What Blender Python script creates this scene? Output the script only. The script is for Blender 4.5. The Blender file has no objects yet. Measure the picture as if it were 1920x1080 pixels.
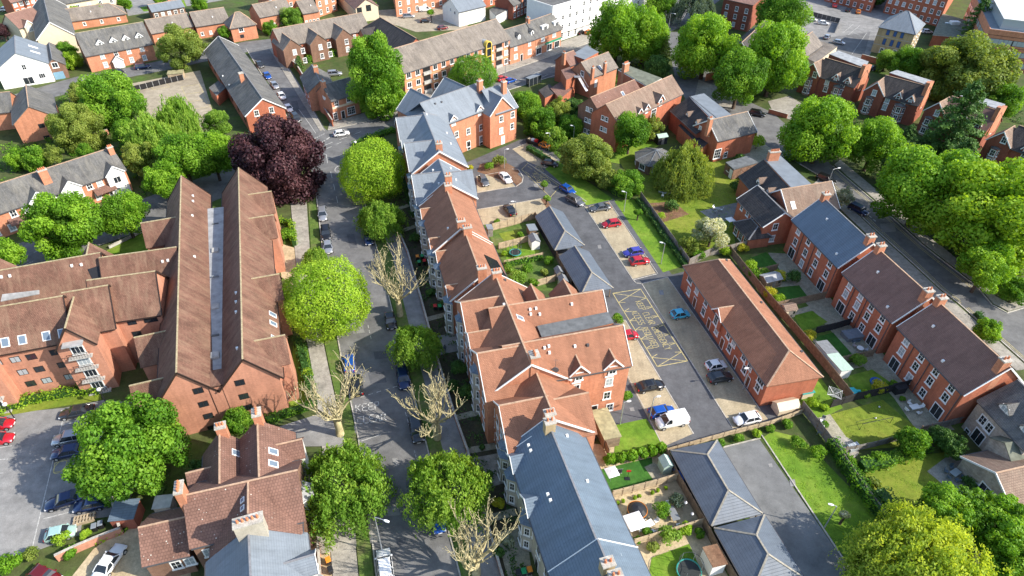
import bpy, math, random
import numpy as np
from math import radians as R, sin, cos, pi, hypot, atan2, tan, sqrt
from mathutils import Vector, Matrix
random.seed(7); rng = np.random.default_rng(7)
S = bpy.context.scene; COL = S.collection
# ---------------------------------------------------------------- camera
F = 1224.0; PIT = R(39.4); ROLL = R(1.15); H = 76.0
f_ = np.array([0, cos(PIT), -sin(PIT)])
r_ = cos(ROLL)*np.array([1., 0, 0]) + sin(ROLL)*np.array([0, sin(PIT), cos(PIT)])
u_ = -sin(ROLL)*np.array([1., 0, 0]) + cos(ROLL)*np.array([0, sin(PIT), cos(PIT)])
cam = bpy.data.cameras.new('camera'); co = bpy.data.objects.new('camera', cam); COL.objects.link(co)
cam.sensor_width = 36; cam.lens = 36*F/1920; cam.clip_end = 3000; cam.clip_start = .5
co.matrix_world = Matrix(((r_[0], u_[0], -f_[0], 0), (r_[1], u_[1], -f_[1], 0), (r_[2], u_[2], -f_[2], H), (0, 0, 0, 1)))
S.camera = co
# ---------------------------------------------------------------- sky, sun, exposure
SUN_AZ = -14.0; SUN_EL = 35.0            # direction towards the sun, degrees from +X
w = bpy.data.worlds.new('World'); S.world = w; w.use_nodes = True
nt = w.node_tree; bg = nt.nodes['Background']; sky = nt.nodes.new('ShaderNodeTexSky'); sky.sky_type = 'NISHITA'
sky.sun_disc = False; sky.sun_elevation = R(SUN_EL); sky.sun_rotation = R(90-SUN_AZ); sky.dust_density = 1.0
nt.links.new(sky.outputs[0], bg.inputs[0]); bg.inputs[1].default_value = 0.15
sl = bpy.data.lights.new('sun', 'SUN'); sl.energy = 3.8; sl.angle = R(0.5); sl.color = (1, .93, .82)
so = bpy.data.objects.new('sun', sl); COL.objects.link(so); so.location = (200, -50, 150)
sd = Vector((cos(R(SUN_AZ))*cos(R(SUN_EL)), sin(R(SUN_AZ))*cos(R(SUN_EL)), sin(R(SUN_EL))))
so.rotation_euler = sd.to_track_quat('Z', 'Y').to_euler()
S.view_settings.view_transform = 'Standard'; S.view_settings.look = 'None'
S.view_settings.exposure = 0.97; S.view_settings.gamma = 1
S.cycles.max_bounces = 5; S.cycles.diffuse_bounces = 3; S.cycles.transparent_max_bounces = 6
# ---------------------------------------------------------------- projection of plan positions onto real heights
def ray(x, y): return f_ + (x-960)/F*r_ - (y-540)/F*u_
def P(x, y, z=0.):
    d = ray(x, y); t = (z-H)/d[2]; return np.array([d[0]*t, d[1]*t, z])
def depth(p): return float((np.array(p)-np.array([0, 0, H])) @ f_)
# ---------------------------------------------------------------- materials
MT = {}
def mnew(name, rough=.8, spec=.3):
    m = bpy.data.materials.new(name); m.use_nodes = True; n = m.node_tree; b = n.nodes['Principled BSDF']
    b.inputs['Roughness'].default_value = rough; b.inputs['Specular IOR Level'].default_value = spec
    MT[name] = m; return m, n, b
def N(n, t, **k):
    x = n.nodes.new(t)
    for a, v in k.items(): setattr(x, a, v)
    return x
def noise(n, vec, scale, detail=4, rough=.6):
    x = N(n, 'ShaderNodeTexNoise'); x.inputs['Scale'].default_value = scale; x.inputs['Detail'].default_value = detail
    x.inputs['Roughness'].default_value = rough; n.links.new(vec, x.inputs['Vector']); return x.outputs['Fac']
def ramp(n, fac, stops):
    x = N(n, 'ShaderNodeValToRGB'); e = x.color_ramp.elements
    while len(e) < len(stops): e.new(.5)
    for i, (p, c) in enumerate(stops): e[i].position = p; e[i].color = (*c, 1) if not np.isscalar(c) else (c, c, c, 1)
    n.links.new(fac, x.inputs[0]); return x.outputs[0]
def mix(n, a, b, fac, mode='MIX'):
    x = N(n, 'ShaderNodeMix', data_type='RGBA', blend_type=mode)
    for s, v in ((0, fac), (6, a), (7, b)):
        if hasattr(v, 'links'): n.links.new(v, x.inputs[s])
        elif np.isscalar(v): x.inputs[s].default_value = v
        else: x.inputs[s].default_value = (*v, 1)
    return x.outputs[2]
def pos(n): return N(n, 'ShaderNodeNewGeometry').outputs['Position']
def uvs(n): return N(n, 'ShaderNodeUVMap', uv_map='uv').outputs['UV']
def bump(n, b, h, st=.3, dist=.05):
    x = N(n, 'ShaderNodeBump'); x.inputs['Strength'].default_value = st; x.inputs['Distance'].default_value = dist
    n.links.new(h, x.inputs['Height']); n.links.new(x.outputs[0], b.inputs['Normal'])
def plain(name, c, rough=.6, spec=.4, var=.12, scale=3., metal=0.):
    m, n, b = mnew(name, rough, spec); b.inputs['Metallic'].default_value = metal
    if var:
        f = noise(n, pos(n), scale); lo = tuple(x*(1-var) for x in c); hi = tuple(min(1, x*(1+var)) for x in c)
        n.links.new(ramp(n, f, [(.3, lo), (.7, hi)]), b.inputs['Base Color'])
    else: b.inputs['Base Color'].default_value = (*c, 1)
    return m
def ground(name, cols, scales=(.15, 1.2, 8.), rough=.9, bst=.3, spec=.2):
    """cols: 3 colours; broad patches and fine grain"""
    m, n, b = mnew(name, rough, spec); p = pos(n)
    a = noise(n, p, scales[0], 5, .65); c = noise(n, p, scales[1], 5, .7); d = noise(n, p, scales[2], 3, .7)
    col = ramp(n, a, [(.33, cols[0]), (.5, cols[1]), (.68, cols[2])])
    col = mix(n, col, ramp(n, c, [(.3, .62), (.7, 1.25)]), .8, 'MULTIPLY')
    col = mix(n, col, ramp(n, d, [(.3, .75), (.7, 1.2)]), .8, 'MULTIPLY')
    n.links.new(col, b.inputs['Base Color']); bump(n, b, d, bst, .05); return m
def tiles(name, c1, c2, mort, w=.34, h=.30, rough=.8, streak=None, speck=None, spec=.25, patch=.25, bst=.5, msize=.035):
    m, n, b = mnew(name, rough, spec); u = uvs(n); p = pos(n)
    t = N(n, 'ShaderNodeTexBrick'); t.inputs['Scale'].default_value = 1; t.inputs['Brick Width'].default_value = w
    t.inputs['Row Height'].default_value = h; t.inputs['Mortar Size'].default_value = msize; t.inputs['Mortar Smooth'].default_value = .4
    t.inputs['Color1'].default_value = (*c1, 1); t.inputs['Color2'].default_value = (*c2, 1); t.inputs['Mortar'].default_value = (*mort, 1)
    t.inputs['Bias'].default_value = -.1
    n.links.new(u, t.inputs['Vector']); col = t.outputs['Color']
    col = mix(n, col, ramp(n, noise(n, p, .35, 5, .7), [(.3, 1-patch), (.7, 1+patch)]), 1., 'MULTIPLY')
    col = mix(n, col, ramp(n, noise(n, p, 3.5, 4, .7), [(.3, 1-patch*.7), (.7, 1+patch*.7)]), 1., 'MULTIPLY')
    mq = N(n, 'ShaderNodeMapping'); mq.inputs['Scale'].default_value = (.9, .12, 1); n.links.new(u, mq.inputs[0])
    col = mix(n, col, ramp(n, noise(n, mq.outputs[0], 1., 5, .75), [(.42, 1.), (.72, .72)]), 1., 'MULTIPLY')
    if streak:
        mp = N(n, 'ShaderNodeMapping'); mp.inputs['Scale'].default_value = (1.1, .22, 1); n.links.new(u, mp.inputs[0])
        col = mix(n, col, streak, ramp(n, noise(n, mp.outputs[0], 1., 5, .7), [(.46, 0.), (.8, .55)]))
    if speck:
        v = N(n, 'ShaderNodeTexVoronoi'); v.inputs['Scale'].default_value = 1.9; n.links.new(p, v.inputs['Vector'])
        lim = mix(n, v.outputs['Distance'], ramp(n, noise(n, p, .5, 3), [(.4, .2), (.6, 0.)]), 1., 'ADD')
        col = mix(n, speck, col, ramp(n, lim, [(.09, 0.), (.17, 1.)]))
    n.links.new(col, b.inputs['Base Color']); bump(n, b, t.outputs['Fac'], bst, .03)
    b.inputs['Normal'].links[0].from_node.invert = True
    return m
def brick(name, c1, c2, mort, patch=.14): return tiles(name, c1, c2, mort, .45, .15, .85, patch=patch, bst=.15, msize=.02)
# masonry
brick('brick orange', (.56, .225, .12), (.48, .18, .095), (.49, .28, .19))
brick('brick red', (.48, .145, .072), (.42, .115, .058), (.42, .2, .135))
brick('brick salmon', (.54, .245, .155), (.49, .215, .135), (.48, .27, .19))
brick('brick dark', (.33, .095, .056), (.27, .072, .045), (.28, .13, .09))
brick('brick brown', (.24, .13, .085), (.19, .095, .06), (.24, .17, .13))
brick('brick buff', (.47, .36, .20), (.42, .31, .17), (.4, .33, .22))
brick('stone cream', (.50, .45, .36), (.43, .39, .31), (.40, .37, .31), .15)
brick('stone rubble', (.50, .42, .34), (.36, .285, .23), (.46, .41, .35), .25)
plain('render white', (.80, .79, .75), .7, .3, .06, 1.)
plain('render cream', (.66, .55, .40), .7, .3, .06, 1.)
plain('concrete', (.42, .41, .38), .85, .2, .2, 1.5)
# roofs
tiles('tile terracotta', (.36, .172, .105), (.325, .152, .09), (.26, .118, .07), patch=.16, w=.25, h=.22)
tiles('tile brown', (.27, .158, .125), (.24, .138, .11), (.18, .103, .083), patch=.14, w=.25, h=.22)
tiles('tile rust', (.215, .115, .08), (.18, .094, .065), (.14, .072, .052), streak=(.33, .235, .155), patch=.3, w=.25, h=.22)
tiles('tile lichen', (.235, .130, .098), (.20, .11, .082), (.135, .075, .058), speck=(.62, .60, .52), patch=.2, h=.36)
tiles('slate grey', (.205, .235, .268), (.19, .22, .252), (.155, .18, .21), patch=.08, rough=.6, spec=.4, w=30., msize=.025)
tiles('slate blue', (.135, .182, .232), (.128, .172, .222), (.085, .12, .16), patch=.09, rough=.5, spec=.45, h=.36, w=30., msize=.03)
tiles('slate carport', (.125, .15, .185), (.118, .142, .175), (.08, .10, .125), patch=.09, rough=.5, spec=.45, h=.36, w=30., msize=.03)
tiles('slate old', (.16, .157, .152), (.135, .132, .128), (.09, .09, .087), streak=(.30, .275, .22), patch=.3, w=.25, h=.25)
tiles('tile concrete', (.245, .21, .18), (.20, .175, .15), (.12, .105, .09), streak=(.33, .28, .22), patch=.25, h=.38, w=.4)
tiles('tile tan', (.27, .19, .14), (.23, .155, .115), (.15, .1, .08), streak=(.30, .25, .19), patch=.2)
tiles('tile charcoal', (.070, .062, .060), (.055, .05, .05), (.028, .026, .026), streak=(.14, .12, .10), patch=.25, h=.42, w=.5)
plain('ridge tan', (.46, .31, .21), .8, .2, .25, 2.5); plain('ridge pale', (.34, .31, .25), .8, .2, .3, 3.); plain('ridge grey', (.22, .22, .23), .8, .2, .2, 2.5)
plain('ridge lichen', (.40, .33, .20), .8, .2, .35, 3.)
plain('lead', (.33, .335, .335), .5, .4, .3, .8); plain('flat grey', (.20, .225, .25), .7, .3, .15, .5)
plain('flat felt', (.14, .15, .155), .85, .2, .3, .8); plain('flat green', (.16, .17, .13), .85, .2, .3, .8)
plain('white paint', (.80, .80, .78), .5, .4, .05); plain('black paint', (.02, .02, .022), .4, .4, .1)
plain('brown frame', (.035, .022, .018), .5, .4, .1); plain('gutter grey', (.09, .09, .095), .5, .4, .1)
plain('band cream', (.56, .40, .20), .7, .2, .15); plain('yellow paint', (.72, .52, .10), .6, .3, .1); plain('yellow line', (.50, .42, .19), .8, .2, .4, 3.)
plain('white line', (.46, .455, .43), .8, .2, .4, 3.); plain('door wood', (.16, .06, .03), .5, .4, .1)
plain('blue paint', (.03, .10, .30), .5, .4, .1); plain('pale blue', (.18, .32, .42), .5, .4, .1); plain('teal', (.04, .30, .26), .5, .4, .1)
plain('green shop', (.03, .28, .16), .5, .4, .1); plain('orange paint', (.75, .24, .02), .5, .4, .1)
plain('terracotta pot', (.52, .20, .10), .8, .2, .2); plain('metal', (.55, .56, .57), .35, .5, .1, metal=.6)
plain('timber', (.24, .175, .12), .85, .2, .3, 2.); plain('timber pale', (.42, .33, .22), .85, .2, .25, 2.)
plain('timber dark', (.035, .033, .035), .8, .2, .3, 2.); plain('timber grey', (.22, .20, .18), .85, .2, .3, 2.)
plain('rubber', (.015, .015, .016), .7, .3, 0); plain('plastic black', (.02, .02, .022), .4, .4, 0)
plain('plastic green', (.02, .30, .10), .4, .4, 0); plain('plastic turquoise', (.02, .45, .50), .35, .5, 0)
plain('plastic blue', (.02, .12, .42), .35, .5, 0); plain('plastic red', (.6, .03, .03), .4, .4, 0)
plain('felt roof', (.20, .21, .22), .9, .2, .2, 2.); plain('mint', (.40, .52, .44), .6, .3, .1)
plain('bark', (.085, .062, .045), .9, .2, .4, 2.); plain('bark pale', (.42, .365, .205), .85, .2, .35, 2.); plain('glazing worn', (.33, .30, .17), .5, .4, .35, 1.2)
plain('bark birch', (.45, .43, .38), .8, .2, .4, 4.); plain('fabric white', (.78, .77, .78), .8, .2, .05)
plain('fabric grey', (.20, .21, .22), .9, .2, .1); plain('net', (.03, .035, .035), .7, .3, 0)
m, n, b = mnew('glass', .08, .8); b.inputs['Base Color'].default_value = (.022, .028, .035, 1)
m, n, b = mnew('glass pale', .15, .7); b.inputs['Base Color'].default_value = (.36, .40, .42, 1)
m, n, b = mnew('glass sky', .1, .8); b.inputs['Base Color'].default_value = (.15, .20, .26, 1)
m, n, b = mnew('solar', .15, .6); b.inputs['Base Color'].default_value = (.012, .013, .02, 1)
# ground surfaces
ground('base ground', [(.05, .09, .02), (.085, .10, .035), (.08, .15, .022)], (.12, .8, 5.))
ground('asphalt', [(.14, .138, .136), (.17, .168, .165), (.20, .196, .19)], (.10, .5, 14.), .85)
ground('asphalt dark', [(.10, .102, .108), (.115, .117, .123), (.13, .132, .137)], (.10, .5, 14.), .85)
ground('asphalt old', [(.21, .207, .20), (.26, .255, .245), (.31, .30, .285)], (.10, .5, 10.), .9)
ground('asphalt mid', [(.17, .172, .17), (.195, .197, .193), (.22, .22, .215)], (.06, .3, 14.), .9)
ground('tan lot', [(.32, .27, .20), (.38, .325, .24), (.42, .36, .27)], (.1, .6, 8.), .9)
ground('footway', [(.27, .25, .215), (.34, .315, .27), (.40, .37, .315)], (.2, 1.2, 6.), .9)
ground('kerb stone', [(.42, .39, .34), (.47, .44, .38), (.52, .48, .42)], (.5, 2., 8.), .9)
ground('gravel', [(.42, .33, .20), (.50, .40, .25), (.56, .46, .30)], (.3, 2., 14.), .95)
ground('patio', [(.29, .27, .19), (.35, .325, .235), (.40, .37, .28)], (.3, 1.5, 6.), .9)
ground('soil', [(.14, .075, .045), (.20, .11, .065), (.24, .15, .09)], (.4, 2., 8.), .95)
ground('soil painted shade', [(.05, .05, .03), (.08, .07, .045), (.06, .08, .03)], (.3, 2., 8.), .95)  # soil colour darkened to carry the shade of the front gardens
ground('turf', [(.085, .18, .014), (.14, .25, .022), (.22, .30, .04)], (.16, 1.1, 12.), .9, .5)
ground('verge', [(.07, .13, .025), (.11, .17, .035), (.17, .17, .07)], (.35, 1.6, 12.), .9, .5)
ground('turf dry', [(.13, .20, .02), (.19, .235, .028), (.24, .26, .04)], (.16, 1.1, 12.), .9, .5)
ground('astro', [(.04, .13, .02), (.05, .15, .022), (.065, .17, .028)], (.3, 1.1, 14.), .9, .4)
tiles('block paving', (.46, .385, .255), (.40, .33, .215), (.30, .25, .17), w=.5, h=.25, patch=.16, bst=.2, msize=.02)
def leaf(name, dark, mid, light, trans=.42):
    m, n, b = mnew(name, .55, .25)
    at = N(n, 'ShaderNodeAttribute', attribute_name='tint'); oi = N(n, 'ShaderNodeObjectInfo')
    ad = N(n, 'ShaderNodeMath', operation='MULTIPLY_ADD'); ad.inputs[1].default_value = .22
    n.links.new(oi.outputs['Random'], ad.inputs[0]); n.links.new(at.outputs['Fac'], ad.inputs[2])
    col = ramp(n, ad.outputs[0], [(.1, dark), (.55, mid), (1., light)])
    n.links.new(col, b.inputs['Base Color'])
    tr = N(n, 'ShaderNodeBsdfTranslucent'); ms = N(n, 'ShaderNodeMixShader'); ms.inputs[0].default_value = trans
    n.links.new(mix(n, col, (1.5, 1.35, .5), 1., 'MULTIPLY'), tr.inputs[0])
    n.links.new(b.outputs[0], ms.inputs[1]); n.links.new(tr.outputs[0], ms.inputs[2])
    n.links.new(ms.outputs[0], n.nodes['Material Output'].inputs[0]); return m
leaf('leaf green', (.055, .14, .012), (.12, .28, .02), (.25, .43, .04))
leaf('leaf bright', (.07, .165, .012), (.16, .34, .02), (.29, .48, .04))
leaf('leaf lime', (.16, .29, .015), (.28, .46, .03), (.42, .57, .055))
leaf('leaf birch', (.09, .19, .025), (.17, .32, .038), (.30, .45, .07))
leaf('leaf olive', (.11, .17, .03), (.20, .28, .048), (.32, .39, .08))
leaf('leaf willow', (.15, .26, .028), (.28, .40, .05), (.46, .56, .09))
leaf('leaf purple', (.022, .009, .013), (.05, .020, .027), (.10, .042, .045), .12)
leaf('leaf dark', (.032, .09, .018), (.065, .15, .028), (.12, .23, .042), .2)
leaf('leaf yellow', (.28, .32, .02), (.42, .44, .03), (.55, .52, .06))
leaf('leaf silver', (.20, .24, .16), (.34, .38, .26), (.6, .6, .5))
leaf('leaf white', (.16, .24, .08), (.46, .50, .32), (.75, .75, .62))
leaf('leaf blue', (.06, .10, .07), (.10, .15, .11), (.16, .22, .16))
def paint(name, c, metal=.3):
    m, n, b = mnew(name, .28, .6); b.inputs['Base Color'].default_value = (*c, 1); b.inputs['Metallic'].default_value = metal
    b.inputs['Coat Weight'].default_value = .6; b.inputs['Coat Roughness'].default_value = .06; return m
for k, c, mt in (('black', (.012, .012, .014), .2), ('dark grey', (.05, .053, .058), .5), ('grey', (.16, .165, .17), .5), ('silver', (.45, .46, .48), .6),
                 ('white', (.80, .80, .79), 0.), ('red', (.50, .012, .025), .2), ('dark red', (.16, .012, .015), .3), ('blue', (.01, .09, .42), .3),
                 ('dark blue', (.012, .03, .10), .4), ('purple blue', (.07, .07, .42), .3), ('light blue', (.05, .42, .60), 0.), ('orange', (.75, .22, .02), 0.),
                 ('pale green', (.45, .66, .60), .3)): paint('paint '+k, c, mt)
m, n, b = mnew('headlight', .15, .8); b.inputs['Base Color'].default_value = (.7, .72, .75, 1)
m, n, b = mnew('taillight', .2, .6); b.inputs['Base Color'].default_value = (.45, .01, .01, 1)
# ---------------------------------------------------------------- mesh builder
class MB:
    def __init__(s): s.v = []; s.f = []; s.m = []
    def add(s, vs, fs, mi=0):
        o = len(s.v); s.v += [tuple(map(float, v)) for v in vs]
        for f in fs: s.f.append([o+i for i in f]); s.m.append(mi)
        return s
    def poly(s, pts, mi=0): return s.add(pts, [list(range(len(pts)))], mi)
    def box(s, x0, x1, y0, y1, z0, z1, mi=0):
        return s.add([(x0, y0, z0), (x1, y0, z0), (x1, y1, z0), (x0, y1, z0), (x0, y0, z1), (x1, y0, z1), (x1, y1, z1), (x0, y1, z1)],
                     [(0, 3, 2, 1), (4, 5, 6, 7), (0, 1, 5, 4), (1, 2, 6, 5), (2, 3, 7, 6), (3, 0, 4, 7)], mi)
    def prism(s, pts, z0, z1, mi=0):
        n = len(pts); a = sum(pts[i][0]*pts[(i+1) % n][1]-pts[(i+1) % n][0]*pts[i][1] for i in range(n))
        if a < 0: pts = pts[::-1]
        vs = [(p[0], p[1], z0) for p in pts]+[(p[0], p[1], z1) for p in pts]
        fs = [tuple(range(n))[::-1], tuple(range(n, 2*n))]+[(i, (i+1) % n, n+(i+1) % n, n+i) for i in range(n)]
        return s.add(vs, fs, mi)
    def tube(s, pts, rad, n=6, mi=0, cap=True):
        pts = [Vector(p) for p in pts]; vs = []; fs = []
        if np.isscalar(rad): rad = [rad]*len(pts)
        for i, p in enumerate(pts):
            d = (pts[min(i+1, len(pts)-1)]-pts[max(i-1, 0)]).normalized()
            a = d.cross(Vector((0, 0, 1)) if abs(d.z) < .9 else Vector((1, 0, 0))).normalized(); b = d.cross(a)
            for k in range(n): t = 2*pi*k/n; vs.append(p+(a*cos(t)+b*sin(t))*rad[i])
        for i in range(len(pts)-1):
            for k in range(n): k2 = (k+1) % n; fs.append((i*n+k, i*n+k2, (i+1)*n+k2, (i+1)*n+k))
        if cap: fs.append(tuple(range(n))); e = (len(pts)-1)*n; fs.append(tuple(range(e, e+n))[::-1])
        return s.add(vs, fs, mi)
    def cyl(s, x, y, z0, z1, r0, r1=None, n=12, mi=0): return s.tube([(x, y, z0), (x, y, z1)], [r0, r0 if r1 is None else r1], n, mi)
    def bar(s, a, b, w, h, mi=0):
        a = Vector(a); b = Vector(b); d = (b-a).normalized(); c = d.cross(Vector((0, 0, 1)))
        c = (c.normalized() if c.length > 1e-4 else Vector((1, 0, 0)))*w/2; e = c.cross(d).normalized()*h/2
        vs = [a-c-e, a+c-e, a+c+e, a-c+e, b-c-e, b+c-e, b+c+e, b-c+e]
        return s.add(vs, [(0, 1, 2, 3), (7, 6, 5, 4), (4, 5, 1, 0), (5, 6, 2, 1), (6, 7, 3, 2), (7, 4, 0, 3)], mi)
    def mesh(s, name, mats, smooth=False):
        me = bpy.data.meshes.new(name); me.from_pydata(s.v, [], s.f)
        for k in (mats if isinstance(mats, (list, tuple)) else [mats]): me.materials.append(MT[k])
        me.polygons.foreach_set('material_index', s.m)
        if smooth: me.polygons.foreach_set('use_smooth', [True]*len(s.f))
        me.update(); uv = me.uv_layers.new(name='uv'); d = np.zeros(len(me.loops)*2, 'f')
        V = np.array(s.v)
        for pl in me.polygons:
            nn = np.array(pl.normal)
            if abs(nn[2]) > .999: a = np.array([1., 0, 0]); b = np.array([0, 1., 0])
            else: a = np.array([-nn[1], nn[0], 0]); a /= np.linalg.norm(a); b = np.cross(nn, a)
            for li, vi in zip(pl.loop_indices, pl.vertices): d[2*li] = V[vi] @ a; d[2*li+1] = V[vi] @ b
        uv.data.foreach_set('uv', d); return me
    def build(s, name, mats, parent=None, loc=(0, 0, 0), rz=0, smooth=False):
        return put(s.mesh(name, mats, smooth), name, parent, loc, rz)
def put(me, name, parent=None, loc=(0, 0, 0), rz=0, sc=None):
    o = bpy.data.objects.new(name, me); COL.objects.link(o); o.location = loc
    o.rotation_euler = rz if hasattr(rz, '__len__') else (0, 0, rz)
    if sc is not None: o.scale = sc
    if parent: o.parent = parent
    return o
def tag(o, label, cat, group=None):
    o['label'] = label; o['category'] = cat
    if group: o['group'] = group
    return o
def thing(name, label, cat, loc=(0, 0, 0), rz=0, group=None):
    o = put(None, name, None, tuple(loc), rz); o.empty_display_size = .2; return tag(o, label, cat, group)
def struct(name, mb, mat): o = mb.build(name, mat); o['kind'] = 'structure'; return o
# ---------------------------------------------------------------- building kit
WIN = {}
def win_mesh(style):
    """X along the wall, -Y outwards, origin at the window's centre"""
    if style in WIN: return WIN[style]
    a = MB(); g = MB(); fr = 'white paint'; gl = 'glass'
    sp = dict(sash=(.95, 1.35, 2, 2), small=(.7, .9, 1, 2), wide=(1.5, 1.25, 3, 1), french=(1.7, 2.1, 2, 1), brown=(1.15, 1.0, 2, 1), brownw=(1.8, 1.1, 3, 1),
              bay=(.8, 1.3, 2, 2), pair=(1.35, 1.35, 2, 1), blue=(.9, 1.9, 1, 1), shop=(2.4, 1.9, 2, 1), tall=(1.0, 1.9, 2, 3), pale=(1.1, 1.3, 2, 2), office=(2.9, 1.5, 2, 1),
              big=(1.9, 2.3, 3, 3), door=(.95, 2.05, 1, 1), doorw=(.95, 2.05, 1, 1), doorb=(.95, 2.05, 1, 1), garage=(2.3, 2.1, 1, 1), brownf=(1.7, 2.0, 2, 1))[style]
    W, Hh, nx, ny = sp; t = .07; ex = .13
    if style in ('brown', 'brownw', 'brownf', 'office'): fr = 'brown frame'; ex = .06
    if style == 'pale' or style == 'office': gl = 'glass pale'
    if style == 'blue': gl = 'blue paint'; fr = 'black paint'; ex = .05
    if style in ('door', 'doorw', 'doorb', 'garage'):
        gl = {'door': 'door wood', 'doorw': 'white paint', 'doorb': 'black paint', 'garage': 'render white'}[style]; ex = .1
    a.box(-W/2-ex, W/2+ex, -.05, .03, -Hh/2-ex*.5, Hh/2+ex)
    if fr == 'white paint' and style not in ('door', 'doorw', 'doorb', 'garage', 'french'): a.box(-W/2-ex-.08, W/2+ex+.08, -.13, .03, -Hh/2-ex-.12, -Hh/2-ex*.5)   # sill
    for i in range(nx):
        for j in range(ny):
            x0 = -W/2+i*W/nx+t/2; z0 = -Hh/2+j*Hh/ny+t/2
            g.box(x0, x0+W/nx-t, -.062, -.03, z0, z0+Hh/ny-t)
    if style in ('door', 'doorb', 'doorw'): g.box(.28, .36, -.10, -.06, -.05, .02)
    WIN[style] = (a.mesh('window_frame', fr), g.mesh('pane', gl)); 
    if style in ('sash', 'small', 'wide', 'brown', 'brownw', 'bay', 'pair', 'tall'): WIN[style+'*'] = (WIN[style][0], g.mesh('pane', 'glass pale'))
    return WIN[style]
def place_win(root, style, loc, rz, pale=.25):
    fm, gm = win_mesh(style)
    if style+'*' in WIN and random.random() < pale: gm = WIN[style+'*'][1]
    nm = 'door' if style in ('door', 'doorw', 'doorb') else 'garage_door' if style == 'garage' else 'window'
    o = put(fm, nm, root, loc, rz); put(gm, 'door_panel' if nm != 'window' else 'pane', o); return o
class Blk:
    """rectangular building block; A-B is an eaves line with the interior on its left; local u along A-B, v inwards"""
    def __init__(s, root, ze, W, rise, A=None, B=None, at=None, ang=None, L=None, wm='brick orange', rm='tile brown', ends='gg', oe=.35, og=.2,
                 ridge='ridge tan', barge=True, base=0., flat=False, gut='white paint', nowall=False, par=0., wn='wall', rf='roof', hip=None, ov=True):
        if A is not None:
            a = P(*A, ze); b = P(*B, ze); d = (b-a)[:2]; s.L = hypot(*d) if L is None else L
            s.ang = atan2(d[1], d[0]) if ang is None else ang; s.o = a[:2]
        else: s.o = np.array(at); s.ang = ang; s.L = L
        s.U = np.array([cos(s.ang), sin(s.ang)]); s.V = np.array([-s.U[1], s.U[0]]); s.root = root; s.ze = ze; s.W = W; s.rise = rise; s.wm = wm; s.rm = rm
        if root.get('org') is None: root.location = (s.o[0], s.o[1], 0); root['org'] = 1
        s.r0 = np.array(root.location)[:2]; s.rl = s.loc(0, 0, 0); L = s.L; s.flat = flat; s.slope = rise/(W/2) if not flat else 0
        if not nowall:
            m = MB(); e0, e1 = ends[0] == 'g' and not flat, ends[1] == 'g' and not flat
            vs = [(0, 0, base), (L, 0, base), (L, W, base), (0, W, base), (0, 0, ze), (L, 0, ze), (L, W, ze), (0, W, ze)]
            fs = [(0, 1, 5, 4), (2, 3, 7, 6), (0, 3, 2, 1)]
            k = 8
            if e0: vs.append((0, W/2, ze+rise)); fs.append((3, 0, 4, k, 7)); k += 1
            else: fs.append((3, 0, 4, 7))
            if e1: vs.append((L, W/2, ze+rise)); fs.append((1, 2, 6, k, 5))
            else: fs.append((1, 2, 6, 5))
            if flat: fs.append((4, 5, 6, 7))
            m.add(vs, fs).build(wn, wm, root, s.rl, s.ang)
        if flat:
            if par:
                m = MB(); t = .25
                for q in ((-.05, L+.05, -.05, t), (-.05, L+.05, W-t, W+.05), (-.05, t, t, W-t), (L-t, L+.05, t, W-t)): m.box(*q, ze-.1, ze+par)
                m.build('parapet', par_m(wm), root, s.rl, s.ang)
            MB().box(.02, L-.02, .02, W-.02, ze-.05, ze+.08).build(rf, rm, root, s.rl, s.ang)
            if not par: MB().box(-.15, L+.15, -.15, W+.15, ze-.12, ze+.06).build('roof_edge', gut, root, s.rl, s.ang)
            return
        t = .14; zo = ze+.12; sl = s.slope; hi = W/2*.9 if hip is None else hip
        u0 = -og if ends[0] != 'h' else -oe; u1 = L+og if ends[1] != 'h' else L+oe
        if ends[0] == 'n': u0 = 0
        if ends[1] == 'n': u1 = L
        R0 = (hi if ends[0] == 'h' else u0, W/2, zo+rise); R1 = (L-hi if ends[1] == 'h' else u1, W/2, zo+rise)
        E = [(u0, -oe, zo-oe*sl), (u1, -oe, zo-oe*sl), (u1, W+oe, zo-oe*sl), (u0, W+oe, zo-oe*sl)]
        top = E+[R0, R1]; vs = top+[(x, y, z-t) for x, y, z in top]
        fs = [(0, 1, 5, 4), (2, 3, 4, 5)]; fs += [(3, 0, 4)] if ends[0] == 'h' else []; fs += [(1, 2, 5)] if ends[1] == 'h' else []
        lo = [tuple(6+i for i in f[::-1]) for f in fs]; out = [(0, 1), (2, 3)]
        out += [(3, 0)] if ends[0] == 'h' else [(3, 4), (4, 0)]; out += [(1, 2)] if ends[1] == 'h' else [(1, 5), (5, 2)]
        fs += lo+[(a, a+6, b+6, b) for a, b in out]
        MB().add(vs, fs).build(rf, rm, root, s.rl, s.ang)
        m = MB(); m.bar(R0, R1, .2, .1)
        if ends[0] == 'h': m.bar(E[0], R0, .22, .12); m.bar(E[3], R0, .22, .12)
        if ends[1] == 'h': m.bar(E[1], R1, .22, .12); m.bar(E[2], R1, .22, .12)
        m.build('ridge_tiles', ridge, root, s.rl, s.ang)
        for v in (-oe-.09, W+oe+.03): MB().box(max(u0, 0), min(u1, L), v-.02, v+.09, zo-oe*sl-.2, zo-oe*sl-.03).build('gutter', 'gutter grey' if gut == 'white paint' else gut, root, s.rl, s.ang)
        if barge:
            for e, uu, sg in ((ends[0], u0, -1), (ends[1], u1, 1)):
                if e == 'g':
                    m = MB()
                    for v in (-oe, W+oe): m.bar((uu+sg*.05, v, zo-oe*sl-.05), (uu+sg*.05, W/2, zo+rise-.05), .09, .26)
                    m.build('bargeboard', gut, root, s.rl, s.ang)
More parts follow.
